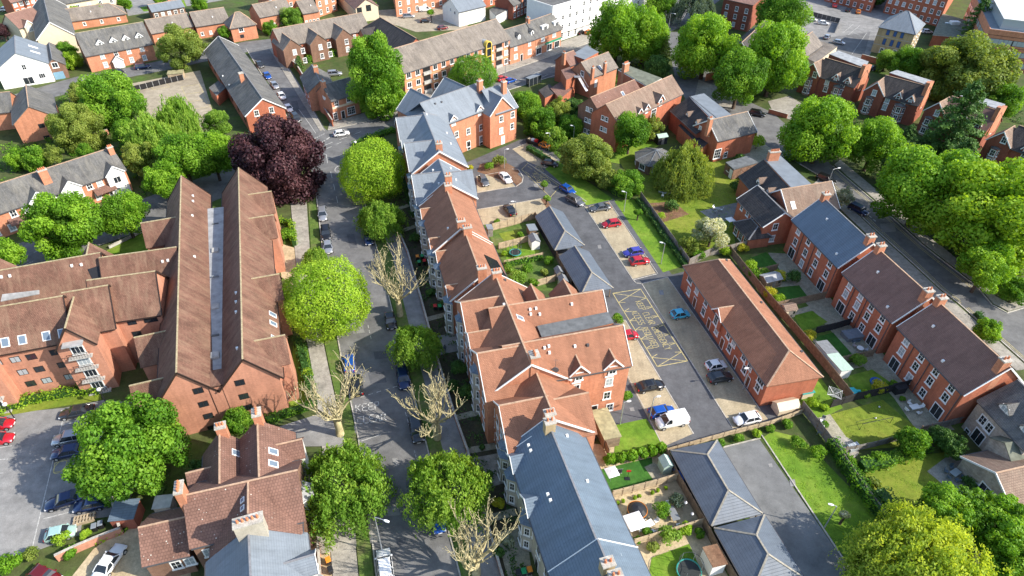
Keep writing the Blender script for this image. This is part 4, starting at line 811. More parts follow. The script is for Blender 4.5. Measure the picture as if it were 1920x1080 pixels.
cover([[(200, 150), (235, 165), (265, 220), (360, 262), (440, 262), (470, 300), (400, 322), (262, 372), (245, 320), (210, 280), (130, 262), (90, 240), (110, 180)], [(0, 275), (180, 250), (205, 275), (60, 320), (0, 340)], [(960, 190), (1030, 185), (1080, 215), (1100, 250), (1180, 262), (1130, 300), (1050, 298), (985, 250)], [(1130, 160), (1240, 80), (1262, 150), (1270, 190), (1240, 150)]], .55, 'leaf green', .3, 1.1, 5)
cover([[(1480, 235), (1600, 215), (1700, 250), (1800, 280), (1920, 330), (1920, 556), (1866, 552), (1775, 468), (1650, 358), (1575, 298), (1490, 245)], [(1700, 100), (1760, 118), (1840, 110), (1920, 190), (1920, 240), (1800, 170), (1680, 140)], [(1620, 960), (1700, 960), (1780, 920), (1860, 955), (1940, 940), (1940, 1090), (1600, 1090)], [(1330, 60), (1480, 90), (1490, 150), (1380, 165), (1330, 120)]], .5, 'leaf dark', .32, 1.2, 6)
cover([WR+[(985, 1090), (978, 1000), (945, 850), (872, 660), (842, 560), (795, 430), (758, 330)], [(190, 800), (330, 820), (400, 900), (350, 930), (250, 940)], [(500, 790), (590, 765), (590, 778), (520, 802)], [(1245, 845), (1440, 795), (1500, 775), (1450, 812), (1430, 818), (1330, 838), (1262, 850)]], .45, 'leaf dark', .24, .5, 7)
cover([[(575, 395), (593, 395), (619, 570), (652, 740), (686, 940), (676, 940), (642, 800), (600, 600)], [(728, 540), (748, 622), (803, 835), (830, 835), (770, 622), (750, 540)], [(1428, 824), (1500, 824), (1585, 908), (1680, 1010), (1655, 1058), (1596, 1058)], [(1152, 379), (1186, 376), (1285, 497), (1245, 509)], [(1200, 375), (1370, 320), (1380, 460), (1290, 480)], [(1560, 780), (1650, 755), (1718, 806), (1600, 840)], [(1622, 884), (1700, 858), (1765, 915), (1690, 955)], [(1212, 1090), (1225, 1048), (1290, 1024), (1300, 1060)]], 1.0, 'leaf lime', .10, .12, 8, 'grass_tufts')
# ================================================================ BUILDINGS
def rb(root, r0, r1, zr, W, rise, ext=(0, 0), **k):
    """block laid out from its ridge; side 'f' lies to the right of the ridge direction"""
    a = P(*r0, zr)[:2]; b = P(*r1, zr)[:2]; d = b-a; L = hypot(*d); U = d/L; V = np.array([-U[1], U[0]]); an = k.pop('ang', None)
    if an is not None: U = np.array([cos(an), sin(an)]); V = np.array([-U[1], U[0]])
    return Blk(root, zr-rise, W, rise, at=a-V*W/2-U*ext[0], ang=atan2(U[1], U[0]), L=L+ext[0]+ext[1], **k)
def polyblk(root, pts, z, wm, rm, z0=0., name='wall', edge=None):
    q = [P(*p, z)[:2] for p in pts]
    if root.get('org') is None: root.location = (*q[0], 0); root['org'] = 1
    r0 = np.array(root.location)[:2]; q = [tuple(a-r0) for a in q]; MB().prism(q, z0, z).build(name, wm, root)
    c = sum(np.array(a) for a in q)/len(q); q2 = [tuple(c+(np.array(a)-c)*1.015) for a in q]; MB().prism(q2, z+.005, z+.12).build('roof', rm, root)
    if edge:
        q3 = [tuple(c+(np.array(a)-c)*1.03) for a in q]; MB().prism(q3, z-.16, z+.0).build('roof_edge', edge, root)
# ---- middle row of flats, from the far end to the near end
R1 = R(-74.2)
t = bld('L-shaped blue-grey slate flats with two front dormers at the top of the middle row', 'block of flats', 'apartment_building')
a = rb(t, (786.8, 194), (823.5, 284), 13.2, 11.2, 4.1, wm='brick orange', rm='slate grey', ridge='ridge grey', ends='hg')
a.gable('f', 6.0, 9.5, 0, 9.1, 3.9, proj=.5, depth=6, rm='slate grey', ridge='ridge grey'); a.gable('f', 12.5, 4, 0, 9.1, 1.7, proj=.5, depth=3, rm='slate grey', ridge=None); a.gable('f', 18.5, 9.5, 0, 9.1, 3.9, proj=.5, depth=6, rm='slate grey', ridge='ridge grey')
a.bay('f', 10.5, 3, 1.1, 7.8, (1.5, 4.2, 6.8)); a.bay('f', 23, 3, 1.1, 7.8, (1.5, 4.2, 6.8)); a.chimney((822.6, 267), 14.6, .9, 1.3); a.vent('b', (838, 250), (845, 270), (800, 215)); a.grid('f', 'sash', 6, (1.6, 4.3, 7.0))
b = rb(t, (786.8, 194), (899, 155), 13.2, 10.6, 4.1, wm='brick orange', rm='slate grey', ridge='ridge grey', ends='ng')
b.win('f', 'sash', (878, 246), (902, 238.7), (878, 269.5), (902, 260), (920, 274.6), (856, 252)); b.win('f', 'doorb', (902.4, 282.6), (879.7, 292), z=1.1)
for px, wpx in (((853.4, 218), 0), ((902.4, 199), 0)): b.gable('f', px, 1.9, 7.6, 9.5, 1.0, proj=.06, depth=4, rm='slate grey', ridge=None, win=[('sash', 0, 8.8)])
b.gable('b', (784, 173), 9, 0, 9.1, 3.9, proj=3.2, depth=5, rm='slate grey', ridge='ridge grey'); b.gable('b', (845, 150), 9, 0, 9.1, 3.9, proj=3.2, depth=5, rm='slate grey', ridge='ridge grey')
b.chimney((899.5, 150), 14.8, 1.3, .9); b.vent('f', (828, 192), (816, 195), mat='gutter grey')
c = rb(t, (903, 170), (943.5, 157.5), 12.7, 10.6, 4.0, wm='brick orange', rm='slate grey', ridge='ridge grey', ends='ng')
c.gable('f', (952, 188), 7.2, 0, 8.7, 3.7, proj=.12, depth=6, rm='slate grey', ridge='ridge grey'); c.win('f', 'sash', (939.7, 222.7), (961, 214.6), (939.7, 245), (960, 236.5), d=.12); c.win('f', 'doorw', (943, 268.7), d=.12, z=1.1); c.chimney((944.8, 152), 14.3, 1.2, .9)
t = bld('narrow blue-grey slate townhouse between the L-shaped flats and the long brown-roofed terrace', 'townhouse', 'townhouse')
s = rb(t, (823, 300), (841, 343.5), 12.2, 11.0, 4.0, wm='brick orange', rm='slate grey', ridge='ridge grey', ends='gg', ang=R1)
s.gable('f', 4.5, 9.2, 0, 8.2, 3.8, proj=.5, depth=6, rm='slate grey', ridge='ridge grey'); s.gable('b', 5.5, 8.0, 0, 8.1, 3.2, proj=.3, depth=5, rm='slate grey', ridge='ridge grey', barge=False); s.bay('f', 8.6, 2.8, 1.1, 7.2, (1.5, 4.2, 6.4)); s.bay('f', .8, 2.8, 1.1, 7.2, (1.5, 4.2, 6.4))
s.chimney((840, 327), 13.6, 1.0, 1.3); s.vent('f', (812, 320), (823, 345)); s.vent('b', (845, 316), (855, 338)); s.grid('b', 'sash', 3, (1.5, 4.2, 6.8)); s.grid('f', 'sash', 3, (1.5, 4.2, 6.8), d=.5)
t = bld('three-storey brown-roofed terrace with cream bays just in front of the narrow slate townhouse', 'terrace', 'terraced_house')
s = Blk(t, 8.1, 9.8, 4.0, A=(788.5, 384), B=(819, 470), ang=R1, wm='brick orange', rm='tile terracotta', ends='gg')
for q, w_ in (((793, 392), 2.6), ((811, 447), 2.6)): s.gable('f', q, w_, 5, 8.1, 1.2, proj=.3, depth=3, rm='tile terracotta')
s.bay('f', (783, 388), 2.8, 1.1, 7.4, (1.5, 4.2, 6.5)); s.bay('f', (795, 420), 2.8, 1.1, 7.4, (1.5, 4.2, 6.5)); s.bay('f', (812, 474), 2.8, 1.1, 7.4, (1.5, 4.2, 6.5)); s.chimney((840, 345), 13.4, 1., 1.3); s.chimney((864, 412), 13.4, 1., 1.4, 3); s.grid('b', 'sash', 5, (1.5, 4.2, 6.8)); s.vent('f', (840, 429))
t = bld('three-storey brown-roofed terrace with a black solar panel on its sunny slope', 'terrace', 'terraced_house')
s = Blk(t, 7.7, 9.8, 4.0, A=(819.5, 471), B=(851, 561), ang=R1, wm='brick orange', rm='tile terracotta', ends='gg')
for q, w_ in (((822, 472), 2.6), ((844, 535), 2.6)): s.gable('f', q, w_, 5, 7.7, 1.2, proj=.3, depth=3, rm='tile terracotta')
s.bay('f', (823, 500), 2.8, 1.1, 7.0, (1.5, 4.2, 6.2)); s.bay('f', (843, 562), 2.8, 1.1, 7.0, (1.5, 4.2, 6.2)); s.chimney((876, 424), 13.3, 1., 1.4, 3, zb=8); s.chimney((903, 500), 13.3, 1., 1.4, 3); s.grid('b', 'sash', 5, (1.5, 4.2, 6.6))
s.patch('b', 'solar_panel', 'solar', [(908, 478), (932, 490), (950, 519), (926, 515)])
t = bld('largest terracotta-roofed block of the middle row, with two long wings facing the yard', 'block of flats', 'apartment_building')
s = Blk(t, 9.3, 11.2, 4.3, A=(863, 564), B=(926, 737), ang=R1, wm='brick orange', rm='tile terracotta', ends='gg')
s.gable('f', (875.5, 566), 10, 0, 9.3, 3.9, proj=.6, depth=6, rm='tile terracotta'); s.gable('f', (892.7, 623), 4.6, 0, 9.3, 1.9, proj=.6, depth=4, rm='tile terracotta'); s.gable('f', (911.5, 660.5), 10, 0, 9.3, 3.9, proj=.6, depth=6, rm='tile terracotta')
for q in ((866, 597), (900, 692)): s.bay('f', q, 3.0, 1.3, 8.6, (1.5, 4.4, 7.3))
s.grid('f', 'sash', 7, (1.5, 4.4, 7.3), d=.6); s.chimney((931, 507), 14.8, 1., 1.4, 3); s.chimney((1002, 663), 14.9, 1.3, 1.2, 3); s.skylight('b', (975, 596)); s.vent('b', (947, 526), mat='gutter grey'); s.vent('f', (925, 583), (945, 572)); s.gable('b', 5.0, 6.5, 5, 9.3, 2.6, proj=.2, depth=4, rm='tile terracotta', barge=False)
ag = R(15.6); Uw = np.array([cos(ag), sin(ag)]); Vw = np.array([-Uw[1], Uw[0]])
for r0, r1, st in (((967, 576), (1127.5, 545), 1), ((998.7, 644.6), (1166, 611), 2)):
    e = P(*r1, 13.4)[:2]; Lw = 17.5; w2 = Blk(t, 9.9, 8.2, 3.5, at=e-Uw*Lw-Vw*4.1, ang=ag, L=Lw, wm='brick orange', rm='tile terracotta', ends='ng')
    if st == 2:
        w2.win('f', 'sash', (1145, 687), (1142, 716), (1138, 741), (1143, 763), (1082, 702), (1080, 728)); w2.win('f', 'doorb', (1113, 772), z=1.2)
        for q in ((1077, 661), (1139, 648)): w2.gable('f', q, 2.6, 8.3, 10.0, 1.5, proj=.06, depth=5, rm='tile terracotta', win=[('sash', 0, 9.3)])
        w2.vent('f', (1021, 653), (1029, 650), (1030, 662), (1078, 650)); w2.vent('f', (1102, 648), mat='gutter grey'); w2.grid('r', 'sash', 2, (1.5, 4.2, 6.9))
        m = MB().cyl(0, 0, 10.5, 13.2, .03, n=6); m.tube([(-.3, 0, 12.9), (.5, 0, 12.9)], .02, 4); m.tube([(-.2, 0, 13.1), (.2, 0, 13.1)], .02, 4); q = P(1041, 690, 11.5); m.tube([(0, -.3, 11.4), (0, -.22, 11.4)], [.5, .5], 12); m.build('aerial', 'gutter grey', t, (q[0]-t.location.x, q[1]-t.location.y, 0))
    else: w2.vent('f', (994, 581), (1005, 579), (995, 590), (1012, 590), (1072, 571)); w2.gable('b', 9.5, 4.2, 4, 9.9, 2.4, proj=1., depth=4, rm='tile terracotta', barge=False); w2.gable('b', 4.2, 4.2, 4, 9.9, 2.4, proj=1., depth=4, rm='tile terracotta', barge=False); w2.grid('r', 'sash', 2, (1.5, 4.2, 6.9))
polyblk(t, [(1008, 612), (1139, 586), (1150, 606), (1018, 636)], 11.2, 'brick orange', 'flat felt')
t = bld('terracotta terrace section between the largest block and the blue slate stone terrace', 'terrace', 'terraced_house')
s = Blk(t, 7.6, 11.0, 4.1, A=(929, 746), B=(955.5, 842), ang=R1, wm='brick orange', rm='tile terracotta', ends='gg')
s.gable('f', (938, 761), 9.6, 0, 7.6, 3.9, proj=.5, depth=6, rm='tile terracotta'); s.gable('b', (1090, 739.5), 8., 0, 7.6, 3.3, proj=.2, depth=5, rm='tile terracotta', barge=False); s.bay('f', (945, 835), 2.6, 1.1, 6.2, (1.5, 4.4)); s.grid('f', 'sash', 4, (1.5, 4.3, 6.6), d=.5); s.chimney((1031, 772), 13.2, 1., 1.3, 3)
t = bld('long blue slate roofed stone terrace with three small gablets nearest the camera', 'terrace', 'terraced_house')
s = Blk(t, 7.3, 9.8, 4.0, A=(954.4, 841), B=(1034.8, 1076), wm='stone cream', rm='slate blue', ends='gg', ridge='ridge grey')
for q in ((959, 856), (986, 936)): s.gable('f', q, 2.9, 5, 7.3, 1.25, proj=.3, depth=3, rm='slate blue', ridge=None)
s.bay('f', (948, 850), 2.6, 1.1, 5.6, (1.5, 4.3)); s.bay('f', (961, 889), 2.6, 1.1, 5.6, (1.5, 4.3)); s.bay('f', (990, 972), 2.6, 1.1, 5.6, (1.5, 4.3)); s.grid('f', 'sash', 6, (4.4,), pale=.6); s.win('f', 'doorb', (1007, 1050), z=1.1); s.chimney((1031, 788), 13., 1., 1.3, 2, mat='brick buff'); s.chimney((1140, 1053), 13., 1., 1.3, 2, mat='brick buff')
s.vent('f', (991, 836), (995, 846), (1027, 928), (1032, 939)); s.vent('b', (1063, 818), (1101, 903), (1162, 1043)); s.grid('b', 'sash', 6, (1.5, 4.3))
t = bld('next stone terrace section, cut by the bottom edge of the photo', 'terrace', 'terraced_house')
s2 = Blk(t, 7.7, 9.8, 4.0, at=s.wxy(s.L+.05, 0), ang=s.ang, L=9, wm='stone cream', rm='slate blue', ends='gg', ridge='ridge grey'); s2.chimney((1155, 1077), 13.4, 1., 1.3, 2, mat='brick buff')
# ---- mews house
t = bld('long low red-brick mews house with a hipped roof beside the parking yard', 'house', 'mews_house')
s = Blk(t, 5.0, 8.6, 3.0, A=(1285, 499), B=(1440, 720), wm='brick red', rm='tile terracotta', ends='hh', hip=3.0)
s.win('f', 'wide', (1294, 524), (1428.8, 708.8)); s.win('f', 'sash', (1291.6, 546), (1307, 544), (1324.5, 565.5), (1319, 584), (1344, 620), (1367.5, 623), (1377.5, 638.8), (1368, 652.5), (1397, 665), (1408.8, 680), (1396, 692.5), (1420.8, 726))
s.win('f', 'door', (1302.6, 566), (1330, 603), (1356, 636), (1380, 672), (1405, 705), z=1.1); s.gable('f', (1349, 578), 3.0, 2.6, 5.0, 1.5, proj=.35, depth=4.5, win=[('tall', 0, 4.0)]); s.vent('b', (1362, 489), (1427, 568), (1502, 660), mat='gutter grey')
# ---- three terraces on the right
for lab, A_, B_, rm, wins, fr, ch in (
    ('three-storey brick terrace with a blue slate roof beside the right road', (1488.4, 411.5), (1573.7, 499.5), 'slate blue',
     [(1498.6, 431), (1491.4, 453.4), (1517.5, 450), (1510, 473.7), (1503, 493.4), (1537, 471), (1529, 493.4), (1557.5, 492.5), (1548.8, 513.8), (1520, 510)], [(1483, 477), (1538.8, 535)], [(1550, 362), (1634.7, 441)]),
    ('brown-roofed brick terrace in the middle of the three right-hand terraces', (1583.7, 511), (1675, 602.5), 'tile brown',
     [(1596, 531), (1586, 551), (1616.8, 550.5), (1607, 572.5), (1597.5, 592), (1636, 572.5), (1625.8, 593), (1615.8, 614), (1657, 593.8), (1647, 615)], [(1575.8, 576), (1635, 636)], [(1653.6, 458), (1742.5, 543)]),
    ('three-storey brick terrace with a brown roof beside the stone house', (1687.5, 612.5), (1810, 737.5), 'tile brown',
     [(1701.8, 638), (1690.8, 658.8), (1730, 666), (1716.8, 687), (1705, 707.5), (1757, 694.5), (1743.8, 714.5), (1730, 736), (1787, 724), (1772.5, 745)], [(1677, 682.5), (1756.8, 770)], [(1767.5, 556), (1887, 673)])):
    t = bld(lab, 'terrace', 'terraced_house'); s = Blk(t, 7.3, 9.6, 4.3, A=A_, B=B_, wm='brick red', rm=rm, ends='gg', ridge='ridge tan' if rm != 'slate blue' else 'ridge grey')
    s.win('f', 'sash', *wins, pale=.35); s.win('f', 'french', *fr, z=1.15)
    for q in ch: s.chimney(q, 12.9, 1.0, 1.3, 2)
    for u in (s.L*.27, s.L*.52, s.L*.99-.2): q = s.loc(u, -.07, 0); MB().box(-.05, .05, -.06, .03, 0, 7.2).build('drainpipe', 'gutter grey', t, q, s.ang)
    s.gable('b', s.L*.3, 3, 0, 4.5, 1.2, proj=1.2, depth=2); s.gable('b', s.L*.75, 3, 0, 4.5, 1.2, proj=1.2, depth=2); s.vent('f', (A_[0]+62, A_[1]+(0)), (A_[0]+80, A_[1]+65)); s.grid('b', 'sash', 5, (1.5, 4.1, 6.4)); s.grid('r', 'small', 1, (4.2,))
# ---- big rust-roofed complex on the left
t = bld('huge rust-tiled brick complex with two parallel steep ridges and long wings at left', 'block of flats', 'apartment_complex')
kw = dict(wm='brick salmon', rm='tile rust', ridge='ridge lichen', gut='brown frame')
LB = rb(t, (455, 672.5), (447.5, 316), 12.4, 7.4, 4.4, ends='gg', oe=.6, **kw); LA = rb(t, (331, 697.5), (340, 331), 12.3, 6.8, 4.4, ends='gg', oe=.6, **kw)
polyblk(t, [(380, 395), (425, 390), (432, 712), (372, 712)], 7.85, 'brick salmon', 'lead'); polyblk(t, [(391, 727), (426, 720), (430, 690), (372, 700)], 8.3, 'brick salmon', 'tile rust', edge='brown frame')
q = P(405, 745, 6)[:2]
for zz in (5.2, 2.6): place_win(t, 'brown', (P(412, 778, 0)[0]-t.location.x, P(412, 778, 0)[1]-t.location.y-.1, zz), R(17)); place_win(t, 'brown', (P(428, 773, 0)[0]-t.location.x, P(428, 773, 0)[1]-t.location.y-.1, zz), R(17))
LB.win('l', 'brown', (449.8, 717.4), (457.5, 743), (465.4, 763.8)); LA.win('l', 'brown', (371.7, 732.5), (381.7, 757.5), (391, 780), (398.7, 802))
for tt in (3.2, 18, 36): LB.gable('f', tt+1.5, 5.2, 0, 8.0, 2.9, proj=1.6, depth=4, rm='tile rust', ridge='ridge lichen', gut='brown frame', wm='brick salmon', barge=False)
for u in (7.5, 10.5, 13.5, 22, 26, 30): q = LB.loc(u, 0, 0)
LB.skylight('f', (511, 590), (512, 607), (515, 635)); LB.grid('f', 'brown', 14, (1.5, 4.1, 6.7)); LB.vent('b', (443, 550), (443, 567), (443, 586), (445, 654)); LA.vent('f', (362, 368), (362, 378), (361, 405), (365, 482)); LB.gable('f', 46, 5.2, 0, 8, 2.9, proj=1.6, depth=4, rm='tile rust', ridge='ridge lichen', gut='brown frame', barge=False)
for tt, zz in ((3.2, 5.6), (13.2, 5.6), (42, 7.5)): LA.gable('b', LA.L-tt, 5.6, 0, zz, 3.2, proj=3.4, depth=2.5, rm='tile rust', ridge='ridge lichen', gut='brown frame', barge=False)
LD1 = Blk(t, 9.3, 8.6, 4.6, A=(-75, 674), B=(130, 636), ends='gg', **kw); LD2 = Blk(t, 9.3, 8.6, 4.6, A=(176, 604.5), B=(300, 586), ends='gg', **kw)
LC1 = rb(t, (-60, 518.6), (186, 475), 12.6, 8.4, 4.6, ends='gg', **kw); LC2 = rb(t, (188, 484), (331, 464), 12.3, 8.4, 4.4, ends='gn', **kw)
LD1b = Blk(t, 9.2, 8.6, 4.4, at=LD1.wxy(LD1.L-.3, 1.2), ang=LD1.ang, L=6, ends='ng', **kw)
LC1.gable('b', (168, 452), 5, 0, 8, 3, proj=2, depth=4, rm='tile rust', ridge='ridge lichen', barge=False, gut='brown frame'); LC1.gable('b', (0, 480), 5, 0, 8, 3, proj=2, depth=4, rm='tile rust', ridge='ridge lichen', barge=False, gut='brown frame'); LC1.vent('f', (135, 499), (153, 497), (19, 518), (3, 520)); LC2.vent('f', (305, 491), (315, 489))
LC1.patch('f', 'roof_glazing', 'black paint', [(165, 506), (188, 499), (196, 527), (176, 529)]) ; LC1.patch('f', 'lead_gutter', 'lead', [(5, 553), (74, 545), (74, 552), (2, 566)])
LD1.win('f', 'brown', (28.7, 674), (43, 697.5), (58, 719), (59, 669), (74, 692), (88, 713), (103, 660.5), (117.5, 684), (130, 706), (132, 655), (144.5, 678), (157.5, 700), (0, 702), (8, 728), (-6, 680), pale=.6); LD1.skylight('f', (10, 642), (42, 637), (87, 630), (117, 625), h=1.2, w=.9)
LD2.win('f', 'brownw', (207.5, 611), (219, 635), (230, 658), (282, 598)); LD2.win('f', 'brown', (246, 602), (257, 626), (267.5, 649)); LD2.win('f', 'brownf', (275, 675), z=1.2)
def porch(bk, tt):
    bk.gable('f', tt, 5.0, 0, 9.4, 3.6, proj=2.0, depth=5, rm='tile rust', ridge='ridge lichen', gut='brown frame', wm='brick salmon'); fn, rz, _ = bk.frame('f')
    for z in (1.3, 3.9, 6.4, 8.7):
        q = bk.loc(*fn(tt, 2.0), 0); m = MB().box(-1.5, 1.5, -.75, -.0, z-1.25, z-1.05); m.build('balcony_floor', 'concrete', t, q, rz); m = MB()
        for i in range(9): m.box(-1.45+i*.36, -1.42+i*.36, -.74, -.70, z-1.05, z-.2)
        m.box(-1.5, 1.5, -.75, -.69, z-.22, z-.15); m.build('balcony_railing', 'black paint', t, q, rz); place_win(t, 'wide', bk.loc(*fn(tt, 2.02), z), rz)
porch(LD1, LD1.L+1.2); porch(LD1, 1.6); MB().box(-1.3, 1.3, -1.2, 0, 10.3, 10.45).build('canopy', 'lead', t, LD1.loc(LD1.L+1.2, -2.0, 0), LD1.ang)
for i, (yy, mt) in enumerate(((420, 'flat felt'), (470, 'concrete'), (520, 'flat grey'), (575, 'concrete'), (630, 'flat felt'), (668, 'concrete'))):
    q = P(404, yy, 7.95)-np.array([t.location.x, t.location.y, 0]); MB().box(-.55, .55, -.12-.5*(i % 2), .12+.5*(i % 2), 7.9, 8.12+.12*(i % 3)).build('gutter_step', mt, t, (q[0], q[1], 0), R(108-90))
# ---- pair of old houses bottom left
t = bld('old brown houses with lichen-spotted tiles beside the lower left car park', 'house', 'brick_house')
kw = dict(wm='brick brown', rm='tile lichen', ridge='ridge tan', barge=False)
h1 = rb(t, (345.5, 930), (555, 883), 10.2, 8.2, 3.6, ends='gg', **kw); h2 = rb(t, (412, 812), (412, 905), 8.9, 5.2, 3.2, ends='gg', **kw); h3 = rb(t, (483, 791), (486, 893), 9.6, 7.2, 3.6, ends='gg', **kw)
h4 = rb(t, (465.5, 905), (465.5, 985), 10.1, 9.4, 4.0, ends='ng', **kw); h5 = rb(t, (262.6, 989.6), (345, 971), 6.6, 6.2, 2.4, ends='gg', **kw)
h1.chimney((334, 913), 11.9, .8, 1.7, 4, mat='brick orange', zb=2); h2.chimney((412, 797), 10.2, 1., 1.2, 3, mat='brick orange'); h3.chimney((480, 772), 11.2, 1.4, 1.0, 3, mat='brick orange'); h2.skylight('b', (443, 850)); h3.skylight('b', (512, 847), (512, 870)); h4.skylight('f', (455, 938), (455, 953), w=.5, h=.5)
h5.win('f', 'sash', (331, 1059), (356, 1052)); h1.grid('f', 'sash', 3, (1.6, 4.4), 0, 8); h3.gable('b', 5.5, 3.0, 0, 6.3, 1.5, proj=1.2, depth=3, rm='tile lichen', wm='render white', barge=False); h1.bay('r', 4, 3, 1.1, 6, (1.5, 4.4), 'render white', 'lead'); h2.gable('f', 3.6, 3., 0, 5.6, 1.5, proj=1.6, depth=2, rm='tile lichen', barge=False)
t = bld('grey slate house joined to the old brown pair at the bottom edge', 'house', 'brick_house')
s = rb(t, (466, 990), (471, 1100), 9.9, 10.4, 4.2, wm='brick brown', rm='slate grey', ridge='ridge grey', ends='gg', barge=False); s.chimney((464, 975), 11.8, 1.2, 3.0, 5, mat='stone cream')
s.gable('b', s.L-4.0, 2.6, 4, 6.2, 1.3, proj=.8, depth=3, rm='slate grey', wm='render white', ridge='ridge grey', win=[('sash', 0, 5.2)]); s.gable('b', s.L-7.8, 2.6, 4, 6.2, 1.3, proj=.8, depth=3, rm='slate grey', wm='render white', ridge='ridge grey', win=[('sash', 0, 5.2)]); s.gable('f', 5.2, 3, 4, 6., 1.5, proj=.8, depth=3, rm='slate grey', ridge=None); s.bay('b', s.L-6, 3, 1.2, 5, (1.5, 4.), 'render white', 'lead')
# ---- left terrace on the high street
t = bld('row of brick houses with black and white gables behind the trees at left', 'terrace', 'terraced_house')
s = Blk(t, 5.3, 8.0, 3.5, A=(-40, 411), B=(234, 316.5), wm='brick orange', rm='slate old', ends='gg', ridge='ridge tan', barge=False)
for px in ((71, 364), (130, 342.5), (211, 313)): s.gable('f', px, 3.6, 0, 5.5, 1.7, proj=.9, depth=3, wm='render white', rm='slate old', face='render white', ridge=None, win=[('pair', 0, 4.0), ('pair', 0, 1.5)])
s.win('f', 'sash', (25, 400), (47.5, 391), (167.5, 348.7), (186, 341), (95, 372), (110, 368), pale=.6); s.chimney((77.5, 318), 9.9, 1.6, .8, 4); s.chimney((205, 275), 9.6, 1.1, .7, 3)
for u in (4, 14, 20, 30, 40):
    if u < s.L-5: MB().add([(0, -1.7, 2.5), (4.2, -1.7, 2.5), (4.2, 0, 3.3), (0, 0, 3.3), (0, -1.7, 2.4), (4.2, -1.7, 2.4), (4.2, 0, 3.2), (0, 0, 3.2)], [(0, 1, 2, 3), (7, 6, 5, 4), (0, 4, 5, 1), (1, 5, 6, 2), (3, 7, 4, 0)]).build('porch_roof', 'tile lichen', t, s.loc(u, 0, 0), s.ang)
s.grid('f', 'sash', 10, (1.5,), pale=.4)
# ---- upper left
t = bld('brick house with four white gabled dormers on a smooth dark slate roof', 'house', 'brick_house')
s = Blk(t, 5.1, 10.6, 4.9, A=(160, 104), B=(285, 81), wm='brick orange', rm='slate old', ends='gg', ridge='ridge lichen', barge=False)
for px in ((180, 69), (203, 62), (228, 60), (252, 55)): s.gable('f', s.at_('f', px, 8.3), 1.9, 6, 7.2, 1.0, proj=-1.7, depth=5, wm='render white', rm='slate old', ridge=None, win=[('small', 0, 6.9)])
s.win('f', 'sash', (191, 103), (217, 99), (241, 95), (266, 91), (198, 121), (247, 112), (271, 108)); s.gable('f', (220, 108), 2.8, 0, 2.4, 1.3, proj=1.1, depth=1, rm='slate old', ridge=None, wm='render white')
t = bld('long narrow brick hall with a grey roof and one brick chimney, beside the side street', 'building', 'brick_hall')
s = rb(t, (492, 185), (410, 69), 8.2, 9.6, 3.4, wm='brick red', rm='slate old', ends='gg', ridge='ridge grey', barge=True); s.chimney((451, 136), 9.6, 1.1, 1.1, 0, mat='brick orange'); s.win('l', 'sash', (509, 206)); s.win('l', 'sash', (481, 212)); s.win('l', 'door', (494, 210), z=1.2); s.grid('b', 'brownw', 7, (2.2,), pale=0); s.vent('b', (418, 143), (430, 160))
polyblk(t, [(392, 165), (410, 152), (424, 165), (406, 180)], 2.8, 'brick red', 'slate old')
t = bld('red brick corner pub with two slate roofs at the road junction', 'pub', 'corner_pub')
s = rb(t, (604, 160), (655, 146), 8.6, 7.5, 2.8, wm='brick orange', rm='slate old', ends='gg', ridge='ridge grey', barge=False); s.win('f', 'sash', (631, 194), (653, 186), pale=0); s.win('f', 'tall', (629, 218), (655, 208), (662, 206), pale=0); s.win('f', 'doorb', (644, 218), z=1.1); s.band('f', 3.3, .55, 'render cream'); s.chimney((605, 151), 9.9, .9, 1.2, 1)
s2 = rb(t, (585, 122), (600, 152), 8.0, 6.8, 2.6, wm='brick orange', rm='slate old', ends='gg', ridge='ridge grey', barge=False); s2.chimney((591, 124), 9.6, .9, 1.2, 2); s2.grid('f', 'sash', 3, (1.6, 4.2), pale=0); MB().tube([(0, -.12, 0), (0, 0, 0)], [.75, .75], 16).build('round_sign', 'white paint', t, s.loc(0, 3.7, 5.4), s.ang-pi/2)
t = bld('U-shaped brown-roofed flats with three brick gables facing the side street courtyard', 'block of flats', 'apartment_building')
s = Blk(t, 5.6, 9.6, 3.8, A=(528, 87), B=(693, 54), wm='brick red', rm='tile concrete', ends='gg', ridge='ridge tan', barge=False)
for px, wp in (((555.8, 81), [(552.5, 97.5), (568, 95), (571.7, 113), (555, 115)]), ((605, 70), [(600.8, 88), (617, 84), (604, 104.7), (619.7, 101)]), ((653, 60), [(649.7, 78), (652, 92)])):
    s.gable('f', s.at_('f', px, 8.4), 5.8, 0, 5.6, 2.7, proj=3.4, depth=6, wm='brick brown', rm='tile concrete', ridge='ridge tan', barge=False); s.win('f', 'sash', *wp, d=3.4, pale=.4)
s.grid('f', 'small', 8, (1.5, 4.2)); s.band('f', 3.0, .2, 'render cream', s.L*.75)
s2 = rb(t, (701, 25.8), (780, 72), 9.6, 10.5, 4.0, wm='brick red', rm='tile charcoal', ends='hg', ridge='ridge tan', barge=False); s2.gable('f', 6, 4.5, 0, 5.6, 2., proj=2.5, depth=4, wm='brick orange', rm='tile charcoal', barge=False, ridge=None)
t = bld('long brick flats with yellow bands and a yellow arched stair tower on the high street', 'block of flats', 'apartment_building')
s = Blk(t, 7.9, 12.4, 4.4, A=(757, 136), B=(956, 72.5), wm='brick orange', rm='tile concrete', ends='gg', ridge='ridge tan', barge=False)
for z in (2.5, 5.1): s.band('f', z)
s.grid('f', 'pair', 13, (1.3, 4.0, 6.7), pale=.2, skip=[(i, j) for i in (2, 6, 11) for j in range(3)])
